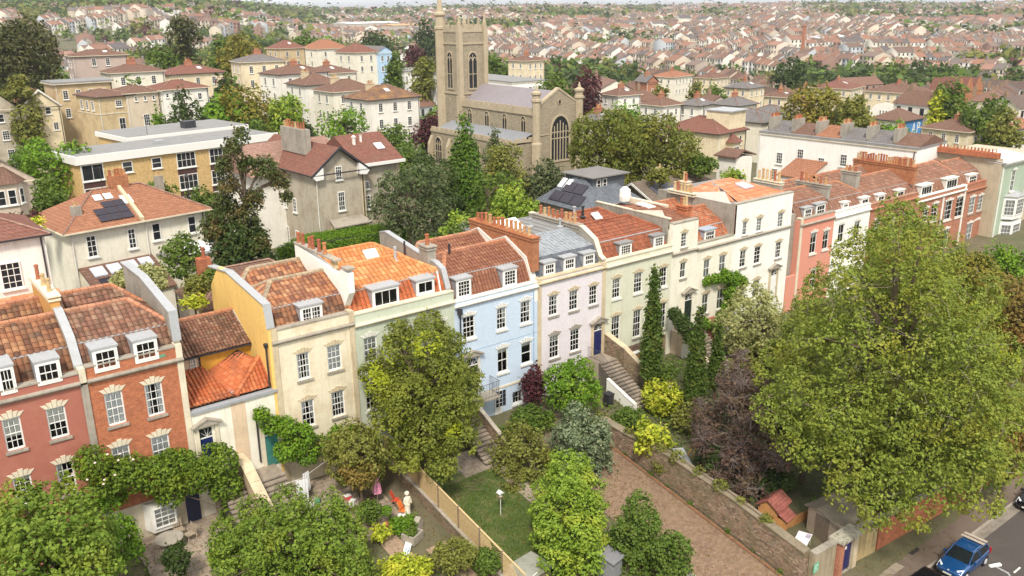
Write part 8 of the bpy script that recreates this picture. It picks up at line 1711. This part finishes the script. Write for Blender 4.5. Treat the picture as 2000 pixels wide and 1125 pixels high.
m.add(vs_, [(i*n+j, i*n+(j+1) % n, (i+1)*n+(j+1) % n, (i+1)*n+j) for i in range(4) for j in range(n)]); m.build('canopy', plain('faded_pink_cloth', (.72, .30, .42), .85, .12), t); MB().tube([(0, 0, -.05), (0, 0, 2.4)], .025, 6).build('pole', WOOD, t)
def sheet_cloth(lb, p, w_, h, mat, rz=0):
    t = thing('hanging_sheet', lb, 'laundry', p, rz); m = MB(); n = 12; vs_ = []
    for i in range(n+1):
        x = w_*i/n; y = .06*math.sin(i*1.9); vs_ += [(x, y*.4, h), (x*.9+.05, y*1.6, 0.05)]
    m.add(vs_, [(2*i, 2*i+1, 2*i+3, 2*i+2) for i in range(n)]); o = m.build('cloth', mat, t); md = o.modifiers.new('s', 'SOLIDIFY'); md.thickness = .015; return t
q = (5.226, -2.396, -0.018); sheet_cloth('long white sheet hanging from the washing line left of the parasol', (q[0]-.35, q[1], q[2]), .7, 1.75, plain('white_cotton', (.74, .74, .74), .9, .05), -.3); sheet_cloth('second white sheet folded over the line behind the long one', (q[0]+.4, q[1]+.6, q[2]+.3), .5, 1.35, plain('white_cotton', (.74, .74, .74), .9, .05), .4)
ln = thing('washing_line', 'thin washing line strung across the cluttered garden', 'washing line', (q[0]-1.4, q[1], q[2])); MB().tube([(0, 0, 1.8), (1.5, 0, 1.76), (4.2, 1.0, 2.0)], .012, 4).build('line', WHITE, ln); MB().tube([(0, 0, 0), (0, 0, 1.85)], .03, 5).build('post', WOOD, ln); MB().tube([(4.2, 1, 0), (4.2, 1, 2.05)], .03, 5).build('post', WOOD, ln)
tp = thing('topiary', 'small ball topiary on a thin stem in a clay pot', 'potted plant', (8.498, -6.846, -0.713)); rng = np.random.default_rng(5); V = leaves(rng, np.array([[0, 0, 1.15]]), np.array([.30]), 1600, .035, .65, .5, 0, .1, -1, 5); link('crown', npmesh('crown', V, np.arange(len(V)).reshape(-1, 4), LM['bright']), tp); MB().tube([(0, 0, .2), (0, 0, 1.1)], .018, 5).build('stem', BARK, tp); MB().lathe([(.14, 0), (.22, .28), (.24, .3), (.2, .31)], 0, 0, 0, 10).build('pot', POT, tp)
def deckchair(lb, p, mat, rz, s=1):
    t = thing('folding_chair', lb, 'chair', p, rz); fr = MB()
    for x in (-.24, .24): fr.tube([(x, -.25, 0), (x, .28, 1.0)], .016, 5); fr.tube([(x, .25, 0), (x, -.22, .45)], .016, 5)
    fr.build('frame', WOOD, t); MB().box(-.23, .23, -.24, .2, .43, .46).build('seat', mat, t); MB().extr([(-.23, .06, .55), (.23, .06, .55), (.23, .27, .98), (-.23, .27, .98)], (0, .02, 0)).build('backrest', mat, t); return t
ORC = plain('orange_canvas', (.70, .17, .03), .8); REDC = plain('red_canvas', (.55, .07, .03), .8); SLATW = plain('greyed_teak', (.36, .29, .21), .85, .2)
deckchair('orange canvas folding chair leaning by the statue', (9.786, -6.488, -0.637), ORC, .5); deckchair('red canvas folding chair against the low wall behind the topiary', (9.871, -5.461, -0.458), REDC, .8)
c_ = ((-2.61078, -2.03597, 0.75)[0], (-2.61078, -2.03597, 0.75)[1], 0); t = thing('round_table', 'round stone topped table on the patio below the brick house', 'table', c_); MB().lathe([(.72, .68), (.76, .7), (.76, .745), (.7, .75)], 0, 0, 0, 24).build('tabletop', STONEG, t); MB().lathe([(.3, 0), (.28, .05), (.07, .12), (.06, .68)], 0, 0, 0, 10).build('pedestal', GUTTER, t)
for (px_, rz, lb) in ((((-1.76188, -1.07611, 0.5)[0], (-1.76188, -1.07611, 0.5)[1], 0), 0, 'slatted grey teak chair behind the round stone table'), (((-1.45575, -1.87994, 0.45)[0], (-1.45575, -1.87994, 0.45)[1], 0), -1.3, 'slatted grey teak chair right of the round stone table'), (((-3.30394, -2.8863, 0.45)[0], (-3.30394, -2.8863, 0.45)[1], -.1), 2.6, 'dark chair below the round stone table half hidden by leaves')):
    t = thing('garden_chair', lb, 'chair', px_, rz)
    for x in (-.24, .24): 
        MB().tube([(x, -.24, 0), (x, -.24, .64)], .02, 5).build('leg', SLATW, t); MB().tube([(x, .24, 0), (x, .34, 1.02)], .02, 5).build('leg', SLATW, t)
    for i in range(5): MB().box(-.25, .25, -.24+i*.1, -.16+i*.1, .43, .45).build('seat_slat', SLATW, t)
    for i in range(4): MB().box(-.22+i*.12, -.14+i*.12, .27, .29, .5, 1.0).build('back_slat', SLATW, t)
t = thing('stone_tub', 'square stone planter filled with plants beside the low wall', 'planter', (9.201, -8.505, -1.022), .4); a = STONEG
for b_ in ((-.5, .5, -.45, -.37), (-.5, .5, .37, .45), (-.5, -.42, -.37, .37), (.42, .5, -.37, .37)): MB().box(*b_, 0, .55).build('side', a, t)
V = leaves(np.random.default_rng(8), np.array([[0, 0, .45], [.2, .1, .5], [-.2, 0, .5]]), np.array([.28, .22, .24]), 900, .045, .6, .5, 0, .2, -.2, 5); link('foliage', npmesh('foliage', V, np.arange(len(V)).reshape(-1, 4), LM['mid']), t)
MB().extr([(0, 0, 0), (.55, 0, 0), (.62, 0, .5), (.35, 0, .85), (-.02, 0, .7)], (0, .35, 0)).build('stone', STONEG, thing('stone_block', 'upright pale stone block behind the square planter', 'stone', (9.856, -8.147, -0.959), .5))
mo = thing('mosaic_board', 'blue and white mosaic board lying on the garden path', 'board', (8.402, -9.168, -1.122), -.75); MB().extr([(-.2, -.9, .02), (.2, -.9, .02), (.2, .7, .25), (-.2, .7, .25)], (0, 0, .03)).build('board', WHITE, mo)
for i in range(22):
    x, y = rnd.uniform(-.16, .14), rnd.uniform(-.85, .05); z = .05+(y+.9)*.144; MB().extr([(x, y, z+.004), (x+.05, y+.02, z+.006), (x+.03, y+.1, z+.018), (x-.02, y+.07, z+.014)], (0, 0, .006)).build('mosaic_piece', plain('mosaic_blue', (.02, .16, .30), .3), mo)
t = thing('pebble_pot', 'white topped round stone pot by the foot of the statue', 'pot', (9.564, -6.731, -0.676)); MB().lathe([(.2, 0), (.28, .15), (.27, .3), (.24, .33)], n=12).build('pot', STONEG, t); MB().lathe([(.26, .335), (.22, .36), (.05, .37)], n=12).build('lid', WHITE, t)
t = thing('hanging_basket', 'wire hanging basket with a reddish plant below the tumbling tree', 'hanging basket', (7.89456, -2.2, 0.93394)); V = leaves(np.random.default_rng(9), np.array([[0, 0, 0.]]), np.array([.26]), 500, .05, .6, .5, 0, .2, -1, 5); link('foliage', npmesh('foliage', V, np.arange(len(V)).reshape(-1, 4), LM['dusk']), t)
m = MB(); [m.tube([(.22*math.cos(a), .22*math.sin(a), 0), (0, 0, .7)], .008, 3) for a in (0, 2.1, 4.2)]; m.tube([(0, 0, .7), (0, 0, 2.0)], .008, 3); m.build('chain', WHITED, t); MB().lathe([(.05, -.28), (.2, -.15), (.26, 0)], n=8).build('basket', GUTTER, t)
for i, (px_, c, lb) in enumerate([((7.677, -3.478, -0.091), (.6, .1, .1), 'small red and white crate left of the parasol'), ((7.725, -4.031, -0.203), (.72, .72, .72), 'white plastic box left of the parasol'), ((5.911, -2.943, -0.021), (.1, .35, .25), 'green watering can among the pots'), ((5.442, -2.931, -0.021), (.7, .7, .68), 'pale plastic tub beside the hanging sheet'), ((4.08, -1.689, -0.019), (.66, .64, .58), 'white bucket at the bottom of the right flight of steps'), ((8.688, -4.588, -0.31), (.34, .27, .2), 'grey stone pot of heather below the parasol'), ((8.363, -5.459, -0.471), (.5, .17, .07), 'terracotta pot with red flowers'), ((6.779, -3.456, -0.112), (.3, .3, .3), 'dark garden pot under the tumbling tree')]):
    t = thing('garden_pot' if i > 3 else 'garden_box', lb, 'pot' if i > 3 else 'box', px_, i*.7)
    if i > 3 or i == 2:
        MB().lathe([(.12, 0), (.19, .28), (.21, .3), (.17, .31)], n=10).build('pot', plain('pot_colour_%d' % i, c, .7), t)
        if i in (5, 6, 7): V = leaves(np.random.default_rng(20+i), np.array([[0, 0, .4]]), np.array([.24]), 400, .04, .6, .5, 0, .2, -.3, 5); link('foliage', npmesh('foliage', V, np.arange(len(V)).reshape(-1, 4), LM['dusk' if i == 5 else 'mid']), t)
        if i == 2: MB().tube([(.15, 0, .1), (.38, 0, .4)], .02, 5).build('spout', plain('pot_colour_2', c), t)
    else: 
        MB().box(-.2, .2, -.15, .15, 0, .26).build('box', plain('pot_colour_%d' % i, c, .6), t); MB().box(-.21, .21, -.16, .16, .262, .29).build('lid', WHITE, t)
t = thing('wheelie_bin', 'black wheelie bin at the foot of the lilac house steps', 'bin', (29.538, -3.943, -0.179)); MB().extr([(-.24, -.27, .05), (.24, -.27, .05), (.28, -.33, .95), (-.28, -.33, .95)], (0, .58, 0)).build('body', GUTTER, t); MB().box(-.31, .31, -.37, .33, .955, 1.03).build('lid', GUTTER, t)
for x in (-.2, .2): o = MB().tube([(x-.03, .28, .1), (x+.03, .28, .1)], .1, 10).build('wheel', GUTTER, t)
for px_, h, lb, fd in (((15.015, -4.858, -0.35), 1.6, 'plain grey post beside the garden path', 0), ((14.94, -9.524, -1.197), 1.35, 'bird feeder on a thin post by the lawn', 1)):
    t = thing('bird_feeder' if fd else 'garden_post', lb, 'bird feeder' if fd else 'post', px_); MB().tube([(0, 0, -.1), (0, 0, h)], .025, 6).build('post', WHITED, t)
    if fd: MB().box(-.13, .13, -.13, .13, h, h+.05).build('tray', WOOD, t); MB().lathe([(.07, .05), (.07, .3)], 0, 0, h, 8).build('seed_tube', WHITED, t); MB().extr([(-.19, -.17, h+.3), (.19, -.17, h+.3), (0, -.17, h+.45)], (0, .34, 0)).build('roof', WHITE, t)
t = thing('tree_stump', 'cut log with a pale sawn face lying on the lawn', 'log', (14.547, -3.943, -0.17)); MB().tube([(-.3, 0, .14), (.25, .1, .16)], .14, 10).build('log', BARK, t); MB().lathe([(.13, 0), (.12, .006)], -.3, 0, .285, 10).build('sawn_face', plain('sawn_wood', (.6, .42, .22), .8), t)
br = thing('brushwood', 'heap of cut brown branches on the lawn', 'branches', (14.552, -6.09, -0.559)); r5 = random.Random(4)
for i in range(46):
    a = Vector((r5.uniform(-1.5, 1.4), r5.uniform(-.9, .9), r5.uniform(.02, .18))); d = Vector((r5.gauss(0, .5), r5.gauss(0, .4), r5.uniform(-.05, .1))); MB().tube([a, a+d*.5+Vector((0, 0, .05)), a+d], .012, 3, cap=False).build('branch', BARK, br)
sh = thing('grey_shed', 'small grey shed roof almost hidden under the light green maple', 'shed', (17.339, -16.59, -2.448), .2); MB().box(-.5, .5, -.6, .6, 0, 1.2).build('wall', plain('grey_boarding', (.24, .24, .25), .8), sh); MB().extr([(-.6, -.75, 1.17), (.6, -.75, 1.17), (.6, .75, 1.4), (-.6, .75, 1.4)], (0, 0, .07)).build('roof', plain('grey_felt_roof', (.20, .20, .21), .8), sh)
sh = thing('bin_store', 'flat greenish felt roofed shed at the bottom edge of the lawn', 'shed', (13.113, -14.377, -2.048), .1); MB().box(-1.1, 1.1, -.8, .8, 0, .6).build('wall', WOOD, sh); MB().box(-1.25, 1.25, -.95, .95, .605, .68).build('roof', stucco('mossy_felt', (.30, .30, .25), (.12, .14, .06), .7), sh); MB().tube([(-1.25, -.97, .72), (-.2, -.97, .95)], .02, 4).build('handle', WHITE, sh)
# playhouse, picket fence, shed, gate
ph = thing('playhouse', 'toy wooden playhouse with red roof and small lean-to', 'playhouse', (30.074, -18.713, -2.855), .15); OW = plain('orange_wood', (.52, .25, .09), .7, .15); RR = brickmat('red_felt_tiles', (.36, .13, .10), (.30, .10, .08), (.20, .07, .06), .3, .12, .01)
MB().box(-.8, .8, -.6, .7, 0, 1.15).build('wall', OW, ph); MB().extr([(.8, -.6, 1.152), (.8, .05, 1.6), (.8, .7, 1.152)], (-1.6, 0, 0)).build('gable', OW, ph)
MB().extr([(-.95, -.75, 1.08), (-.95, .05, 1.66), (-.95, .05, 1.72), (-.95, -.75, 1.14)], (1.9, 0, 0)).build('roof_slope', RR, ph); MB().extr([(-.95, .85, 1.08), (-.95, .055, 1.66), (-.95, .055, 1.72), (-.95, .85, 1.14)], (1.9, 0, 0)).build('roof_slope', RR, ph)
MB().box(-.75, .3, -1.25, -.61, 0, .6).build('lean_to', OW, ph); MB().extr([(-.85, -1.35, .58), (.4, -1.35, .58), (.4, -.62, 1.0), (-.85, -.62, 1.0)], (0, 0, .05)).build('lean_to_roof', RR, ph); MB().lathe([(.16, 0), (.16, .02)], n=10).build('round_window', GUTTER, ph, (.81, -.05, .75)).rotation_euler = (0, R(90), 0)
pf = thing('picket_fence', 'low orange picket fence from the playhouse to the shed', 'picket fence', (0, 0, 0)); a, b = Vector((29.612, -19.838, -3.039)), Vector((32.153, -19.998, -3.089)); pf.location = a; d = b-a; n = 26
for i in range(n): 
    p = d*(i/n); MB().extr([(p.x-.03, p.y, p.z), (p.x+.03, p.y, p.z), (p.x+.03, p.y, p.z+.68), (p.x, p.y, p.z+.75), (p.x-.03, p.y, p.z+.68)], (0, .02, 0)).build('picket', OW, pf)
for z in (.2, .52): MB().tube([Vector((0, .03, z)), d+Vector((0, .03, z))], .022, 4).build('rail', OW, pf)
sd_ = thing('garden_shed', 'weathered shed with lean-to roof and grey plank door beside the navy gate', 'shed', (31.0, -21.6, -3.5), -.12); BO = plain('greyed_boards', (.42, .34, .25), .85, .15)
for i in range(14): MB().box(-.02, .0, -1.5, 1.1, i*.14, i*.14+.128).build('board', BO, sd_)
MB().extr([(.01, -1.5, 0), (.01, 1.1, 0), (.01, 1.1, 2.05), (.01, .3, 2.25), (.01, -1.5, 1.7)], (3.2, 0, 0)).build('wall', BO, sd_)
for i in range(7): MB().box(-.045, -.021, -.55+i*.15, -.41+i*.15, .05, 1.85).build('door_plank', plain('dark_plank', (.20, .15, .11), .85, .2), sd_)
MB().extr([(-.2, .3, 2.27), (3.0, .3, 2.27), (3.0, -1.75, 1.64), (-.2, -1.75, 1.64)], (0, 0, .05)).build('roof', stucco('dark_shed_felt', (.20, .17, .13), (.1, .09, .05), .5), sd_); MB().extr([(-.2, .305, 2.27), (3.0, .305, 2.27), (3.0, 1.3, 2.02), (-.2, 1.3, 2.02)], (0, 0, .05)).build('roof', stucco('dark_shed_felt', (.20, .17, .13), (.1, .09, .05), .5), sd_)
g0 = (29.0, -23.9, -3.8); gt = thing('garden_gate', 'navy plank gate in a stone gateway with lichened concrete canopy', 'gate', g0); NAV = plain('navy_gate_paint', (.01, .012, .10), .4)
MB().box(0, .42, -.25, .35, -.3, 2.35).build('pier', BRICKR2, gt); MB().box(1.5, 1.92, -.25, .35, -.3, 2.35).build('pier', STONE, gt)
MB().box(-.12, 2.05, -.45, .55, 2.355, 2.52).build('canopy', islandmat('lichened_concrete', [(.42, .39, .31)], .9, moss=(.06, .06, .045), mossamt=.9, mscale=4), gt)
for i in range(8): MB().box(.44+i*.131, .44+i*.131+.125, -.05, -.01, .02, 2.1).build('gate_plank', NAV, gt)
MB().box(.8, .98, -.062, -.051, 1.5, 1.7).build('house_number_plate', WHITE, gt); MB().box(.42, 1.5, -.2, .35, -.3, .0).build('threshold', STONEG, gt)
tb = thing('white_table', 'white rectangular table lying in the small yard', 'table', (29.248, -21.432, -3.348), .35); MB().box(-.8, .8, -.42, .42, .68, .72).build('tabletop', plain('white_table_top', (.82, .82, .84), .4), tb)
for x in (-.7, .7):
    for y in (-.34, .34): MB().tube([(x, y, 0), (x, y, .68)], .02, 5).build('leg', WHITED, tb)
bx_ = thing('folded_clothes', 'grey folded cloth on the white table', 'cloth', (tb.location.x+.45, tb.location.y-.1, tb.location.z+.72), .3); MB().box(-.18, .18, -.12, .12, 0, .07).build('cloth', plain('grey_cloth', (.4, .4, .46), .9), bx_); MB().box(-.12, .16, -.1, .1, .072, .12).build('cloth_fold', plain('lilac_cloth', (.5, .42, .55), .9), bx_)
sg = thing('wall_sign', 'small green sign with white emblem on the end of the rubble wall', 'sign', (27.0, -23.86, -2.35)); MB().box(-.25, .25, 0, .03, -.3, .3).build('plate', plain('sign_green', (.12, .42, .25), .5), sg)
m = MB(); m.box(-.18, .18, -.006, -.001, .17, .2); m.box(-.14, -.1, -.006, -.001, -.1, .12); m.box(-.03, .0, -.006, -.001, -.1, .12); m.box(.06, .15, -.006, -.001, .08, .12); m.box(.06, .15, -.006, -.001, -.1, -.06); m.box(-.18, .18, -.006, -.001, -.22, -.2); m.build('emblem', WHITE, sg, kind='stuff')
sl = thing('slide_board', 'grey plastic slide panel lying on the upper garden', 'slide', (29.244, -11.782, -1.602), -.5); MB().extr([(-.4, -1.2, .05), (.4, -1.2, .05), (.4, 1.2, .5), (-.4, 1.2, .5)], (0, 0, .05)).build('panel', plain('grey_plastic', (.38, .39, .42), .5), sl)
af = thing('wooden_trestle', 'small orange wooden A frame beside the slide panel', 'trestle', (30.628, -11.748, -1.578)); 
for a, b in (((-.4, 0, 0), (0, 0, 1.1)), ((.4, 0, 0), (0, 0, 1.1)), ((-.4, .5, .0), (0, .1, 1.1))): MB().tube([a, b], .035, 4).build('leg', OW, af)
for px_, lb in (((12.469, 35.177, 10.493, 0.052, 0.052), 'black old fashioned street lamp behind the cream semis'), ):
    g = ground(px_[0], px_[1]); t = thing('street_lamp', lb, 'street lamp', (px_[0], px_[1], g)); H = px_[2]-g+3.0; MB().tube([(0, 0, 0), (0, 0, 1), (0, 0, H)], [.12, .07, .05], 6).build('post', GUTTER, t); MB().lathe([(.05, 0), (.22, .4), (.24, .42), (.05, .7), (.03, .8)], 0, 0, H, 6).build('lantern', GUTTER, t)
# ------------------------------------------------------------------ street
ASPH = stucco('asphalt', (.075, .062, .055), (.12, .10, .08), .4, .95); PAVE = stucco('pavement_tarmac', (.14, .105, .08), (.20, .16, .12), .5, .95)
def flat(name, x0, x1, y0, y1, z, mat, kind='structure'):
    o = MB().box(x0, x1, y0, y1, z-.3, z).build(name, mat); return tag(o, kind=kind)
flat('pavement', -20, 90, -26.75, -23.95, -4.06, PAVE); flat('kerb', -20, 90, -26.9, -26.752, -4.052, STONEG); flat('road', -20, 90, -36, -26.9, -4.18, ASPH); flat('gutter_setts', 38.5, 60, -27.5, -26.905, -4.172, plain('pale_gutter', (.22, .19, .15), .9, .3, 2)); flat('dropped_slab', 27.5, 33.5, -25.9, -24.3, -4.052, stucco('pale_concrete_slab', (.30, .25, .19), (.16, .13, .10), .5)); flat('drain_cover', 35.0, 36.0, -25.6, -24.9, -4.05, plain('dark_cover', (.03, .028, .025), .8))
for i in range(8):
    x = 36.5+i*1.75; tag(MB().box(x, x+.85, -30.33, -30.22, -4.181, -4.176).build('road_marking', WHITED), 'white centre line dash on the road', 'road marking', 'dashes of the centre line')
def car(label, loc, rz, paint, rack=True):
    t = thing('parked_car', label, 'car', loc, rz); L_ = 3.85
    # lower body: sections nose to tail (x, half width, z bottom, z shoulder, z top of bonnet/deck)
    S = [(0, .50, .32, .50, .56), (.10, .70, .24, .58, .66), (.45, .80, .20, .66, .76), (.95, .83, .20, .74, .88), (1.15, .83, .20, .78, .93), (2.0, .84, .20, .84, .92), (3.0, .83, .20, .88, .95), (3.6, .79, .24, .86, .96), (3.85, .68, .34, .74, .92)]
    vs_ = []
    for x, w_, zb, zs, zt in S:
        vs_ += [(x, -w_*.9, zb), (x, -w_, zb+.12), (x, -w_, zs), (x, -w_*.86, zt-.02), (x, -w_*.5, zt), (x, w_*.5, zt), (x, w_*.86, zt-.02), (x, w_, zs), (x, w_, zb+.12), (x, w_*.9, zb)]
    k = 10; fs = [(i*k+j, i*k+(j+1) % k, (i+1)*k+(j+1) % k, (i+1)*k+j) for i in range(len(S)-1) for j in range(k)]+[tuple(range(k-1, -1, -1)), tuple((len(S)-1)*k+j for j in range(k))]
    b_ = MB().add(vs_, fs).build('body', paint, t, smooth=True); b_.modifiers.new('b', 'BEVEL').width = .02
    # glasshouse
    G_ = [(1.02, .70, .90), (1.72, .60, 1.36), (2.3, .60, 1.43), (3.0, .59, 1.41), (3.35, .57, 1.33), (3.72, .66, .93)]
    def gv(i, s, f=1., zo=0): x, w_, z = G_[i]; return (x, s*w_*f, z+zo)
    gm = plain('car_glass', (.012, .016, .018), .06)
    MB().add([gv(0, -1), gv(0, 1), gv(1, 1), gv(1, -1)], [(0, 1, 2, 3)]).build('windscreen', gm, t); MB().add([gv(5, -1), gv(5, 1), gv(4, 1), gv(4, -1)], [(3, 2, 1, 0)]).build('rear_window', gm, t)
    for s in (-1, 1):
        MB().add([(1.12, s*.80, .90), (2.28, s*.81, .90), (2.28, s*.615, 1.38), (1.76, s*.605, 1.335)], [(0, 1, 2, 3)]).build('side_window', gm, t); MB().add([(2.36, s*.81, .90), (3.5, s*.76, .93), (3.28, s*.60, 1.30), (2.36, s*.615, 1.38)], [(0, 1, 2, 3)]).build('side_window', gm, t)
        pl = MB()
        for a, b in (((1.02, s*.72, .89), (1.73, s*.60, 1.37)), ((2.32, s*.82, .88), (2.32, s*.62, 1.40)), ((3.7, s*.69, .93), (3.34, s*.59, 1.34)), ((1.73, s*.61, 1.37), (3.34, s*.60, 1.345))): pl.tube([a, b], .035, 5)
        pl.build('window_pillars', paint, t)
        MB().extr([(1.3, s*.83, .88), (1.45, s*.83, .88), (1.45, s*.83, 1.0), (1.3, s*.83, 1.0)], (0, s*.16, 0)).build('wing_mirror', paint, t)
        hl = MB().extr([(.12, s*.72, .52), (.08, s*.45, .50), (.22, s*.42, .70), (.55, s*.72, .74)], (-.03, s*.02, .02)).build('headlight', plain('headlight_glass', (.75, .78, .80), .12), t)
        MB().box(3.70, 3.83, min(s*.70, s*.80), max(s*.70, s*.80), .62, .95).build('tail_light', plain('red_lamp', (.4, .01, .01), .3), t)
        for x in (.68, 3.13):
            wl = MB().tube([(x, s*.66, .29), (x, s*.845, .29)], .29, 18).build('wheel', GUTTER, t); MB().lathe([(.19, 0), (.18, .012), (.04, .02)], n=14).build('hubcap', plain('alloy', (.55, .55, .56), .35), wl, (x, s*.846, .29)).rotation_euler = (R(-90*s), 0, 0)
            arch = MB(); arch.tube([(x, s*.60, .31), (x, s*.838, .31)], .345, 18); arch.build('wheel_arch', plain('arch_black', (.01, .01, .01), .9), t)
    MB().add([gv(1, -1, .98), gv(1, 1, .98), gv(2, 1, .98), gv(3, 1, .98), gv(4, 1, .98), gv(4, -1, .98), gv(3, -1, .98), gv(2, -1, .98)]+[gv(1, -1, .9, .04), gv(1, 1, .9, .04), gv(2, 1, .9, .05), gv(3, 1, .9, .05), gv(4, 1, .9, .03), gv(4, -1, .9, .03), gv(3, -1, .9, .05), gv(2, -1, .9, .05)],
        [(0, 1, 9, 8), (1, 2, 10, 9), (2, 3, 11, 10), (3, 4, 12, 11), (4, 5, 13, 12), (5, 6, 14, 13), (6, 7, 15, 14), (7, 0, 8, 15), (8, 9, 10, 15), (15, 10, 11, 14), (14, 11, 12, 13)]).build('roof', paint, t, smooth=False)
    MB().box(-.03, .03, -.5, .5, .30, .42).build('bumper_strip', GUTTER, t); MB().box(-.045, -.03, -.26, .26, .34, .45).build('number_plate', plain('plate_white', (.75, .74, .66), .5), t)
    MB().lathe([(.06, 0), (.05, .02)], n=8).build('bonnet_badge', plain('alloy', (.55, .55, .56), .35), t, (.06, 0, .60)).rotation_euler = (0, R(-60), 0)
    if rack:
        for x in (2.75, 3.12): MB().box(x, x+.2, -.68, .68, 1.52, 1.56).box(x+.06, x+.14, -.6, -.55, 1.44, 1.52).box(x+.06, x+.14, .55, .6, 1.44, 1.52).build('roof_bar', plain('pale_roof_bar', (.45, .38, .30), .6), t)
    return t
BLUEP, _t, _b = newmat('metallic_blue_paint'); _b.inputs['Base Color'].default_value = (.008, .07, .22, 1); _b.inputs['Metallic'].default_value = .3; _b.inputs['Roughness'].default_value = .25; _b.inputs['Coat Weight'].default_value = 1.0; _b.inputs['Coat Roughness'].default_value = .05
BLK = plain('black_car_paint', (.006, .006, .008), .2)
car('blue hatchback with pale roof bars parked at the kerb', (34.5, -28.0, -4.18), 0, BLUEP)
car('black car whose roof shows at the bottom edge ahead of the blue one', (29.4, -28.0, -4.18), 0, BLK, False)
car('black car parked behind the blue one at the right edge', (45.6, -27.85, -4.18), 0, BLK, False)
# street lamp whose white head shows at the bottom right
q = (28.74298, -32.5058, 1.77846); t = thing('street_lamp', 'street lamp with flat white head over the road at bottom right', 'street lamp', (q[0], q[1]-1.0, -4.2)); dz = q[2]+4.2; ax, ay = 0, 1.0
MB().tube([(0, 0, 0), (0, 0, dz-.5), (0, .4, dz-.05), (ax, ay, dz)], [.08, .06, .05, .04], 6).build('post', plain('grey_metal', (.3, .3, .3), .5), t); MB().extr([(ax-.28, ay+.12, dz), (ax+.28, ay-.16, dz), (ax+.33, ay-.02, dz+.02), (ax-.26, ay+.24, dz+.02)], (0, 0, .09)).build('lamp_head', WHITE, t)
# ------------------------------------------------------------------ air
hm = bpy.data.materials.new('haze'); hm.use_nodes = True; hm.node_tree.nodes.clear(); pv = nn(hm.node_tree, 'ShaderNodeVolumePrincipled'); ho = nn(hm.node_tree, 'ShaderNodeOutputMaterial'); hm.node_tree.links.new(pv.outputs[0], ho.inputs[1])
pv.inputs['Color'].default_value = (.9, .93, .97, 1); pv.inputs['Density'].default_value = .00013; pv.inputs['Anisotropy'].default_value = .3
tag(MB().box(-16000, 16000, -16000, 16000, -45, 62).build('haze', hm), 'thin pale haze over the far roofs', 'haze', kind='stuff')
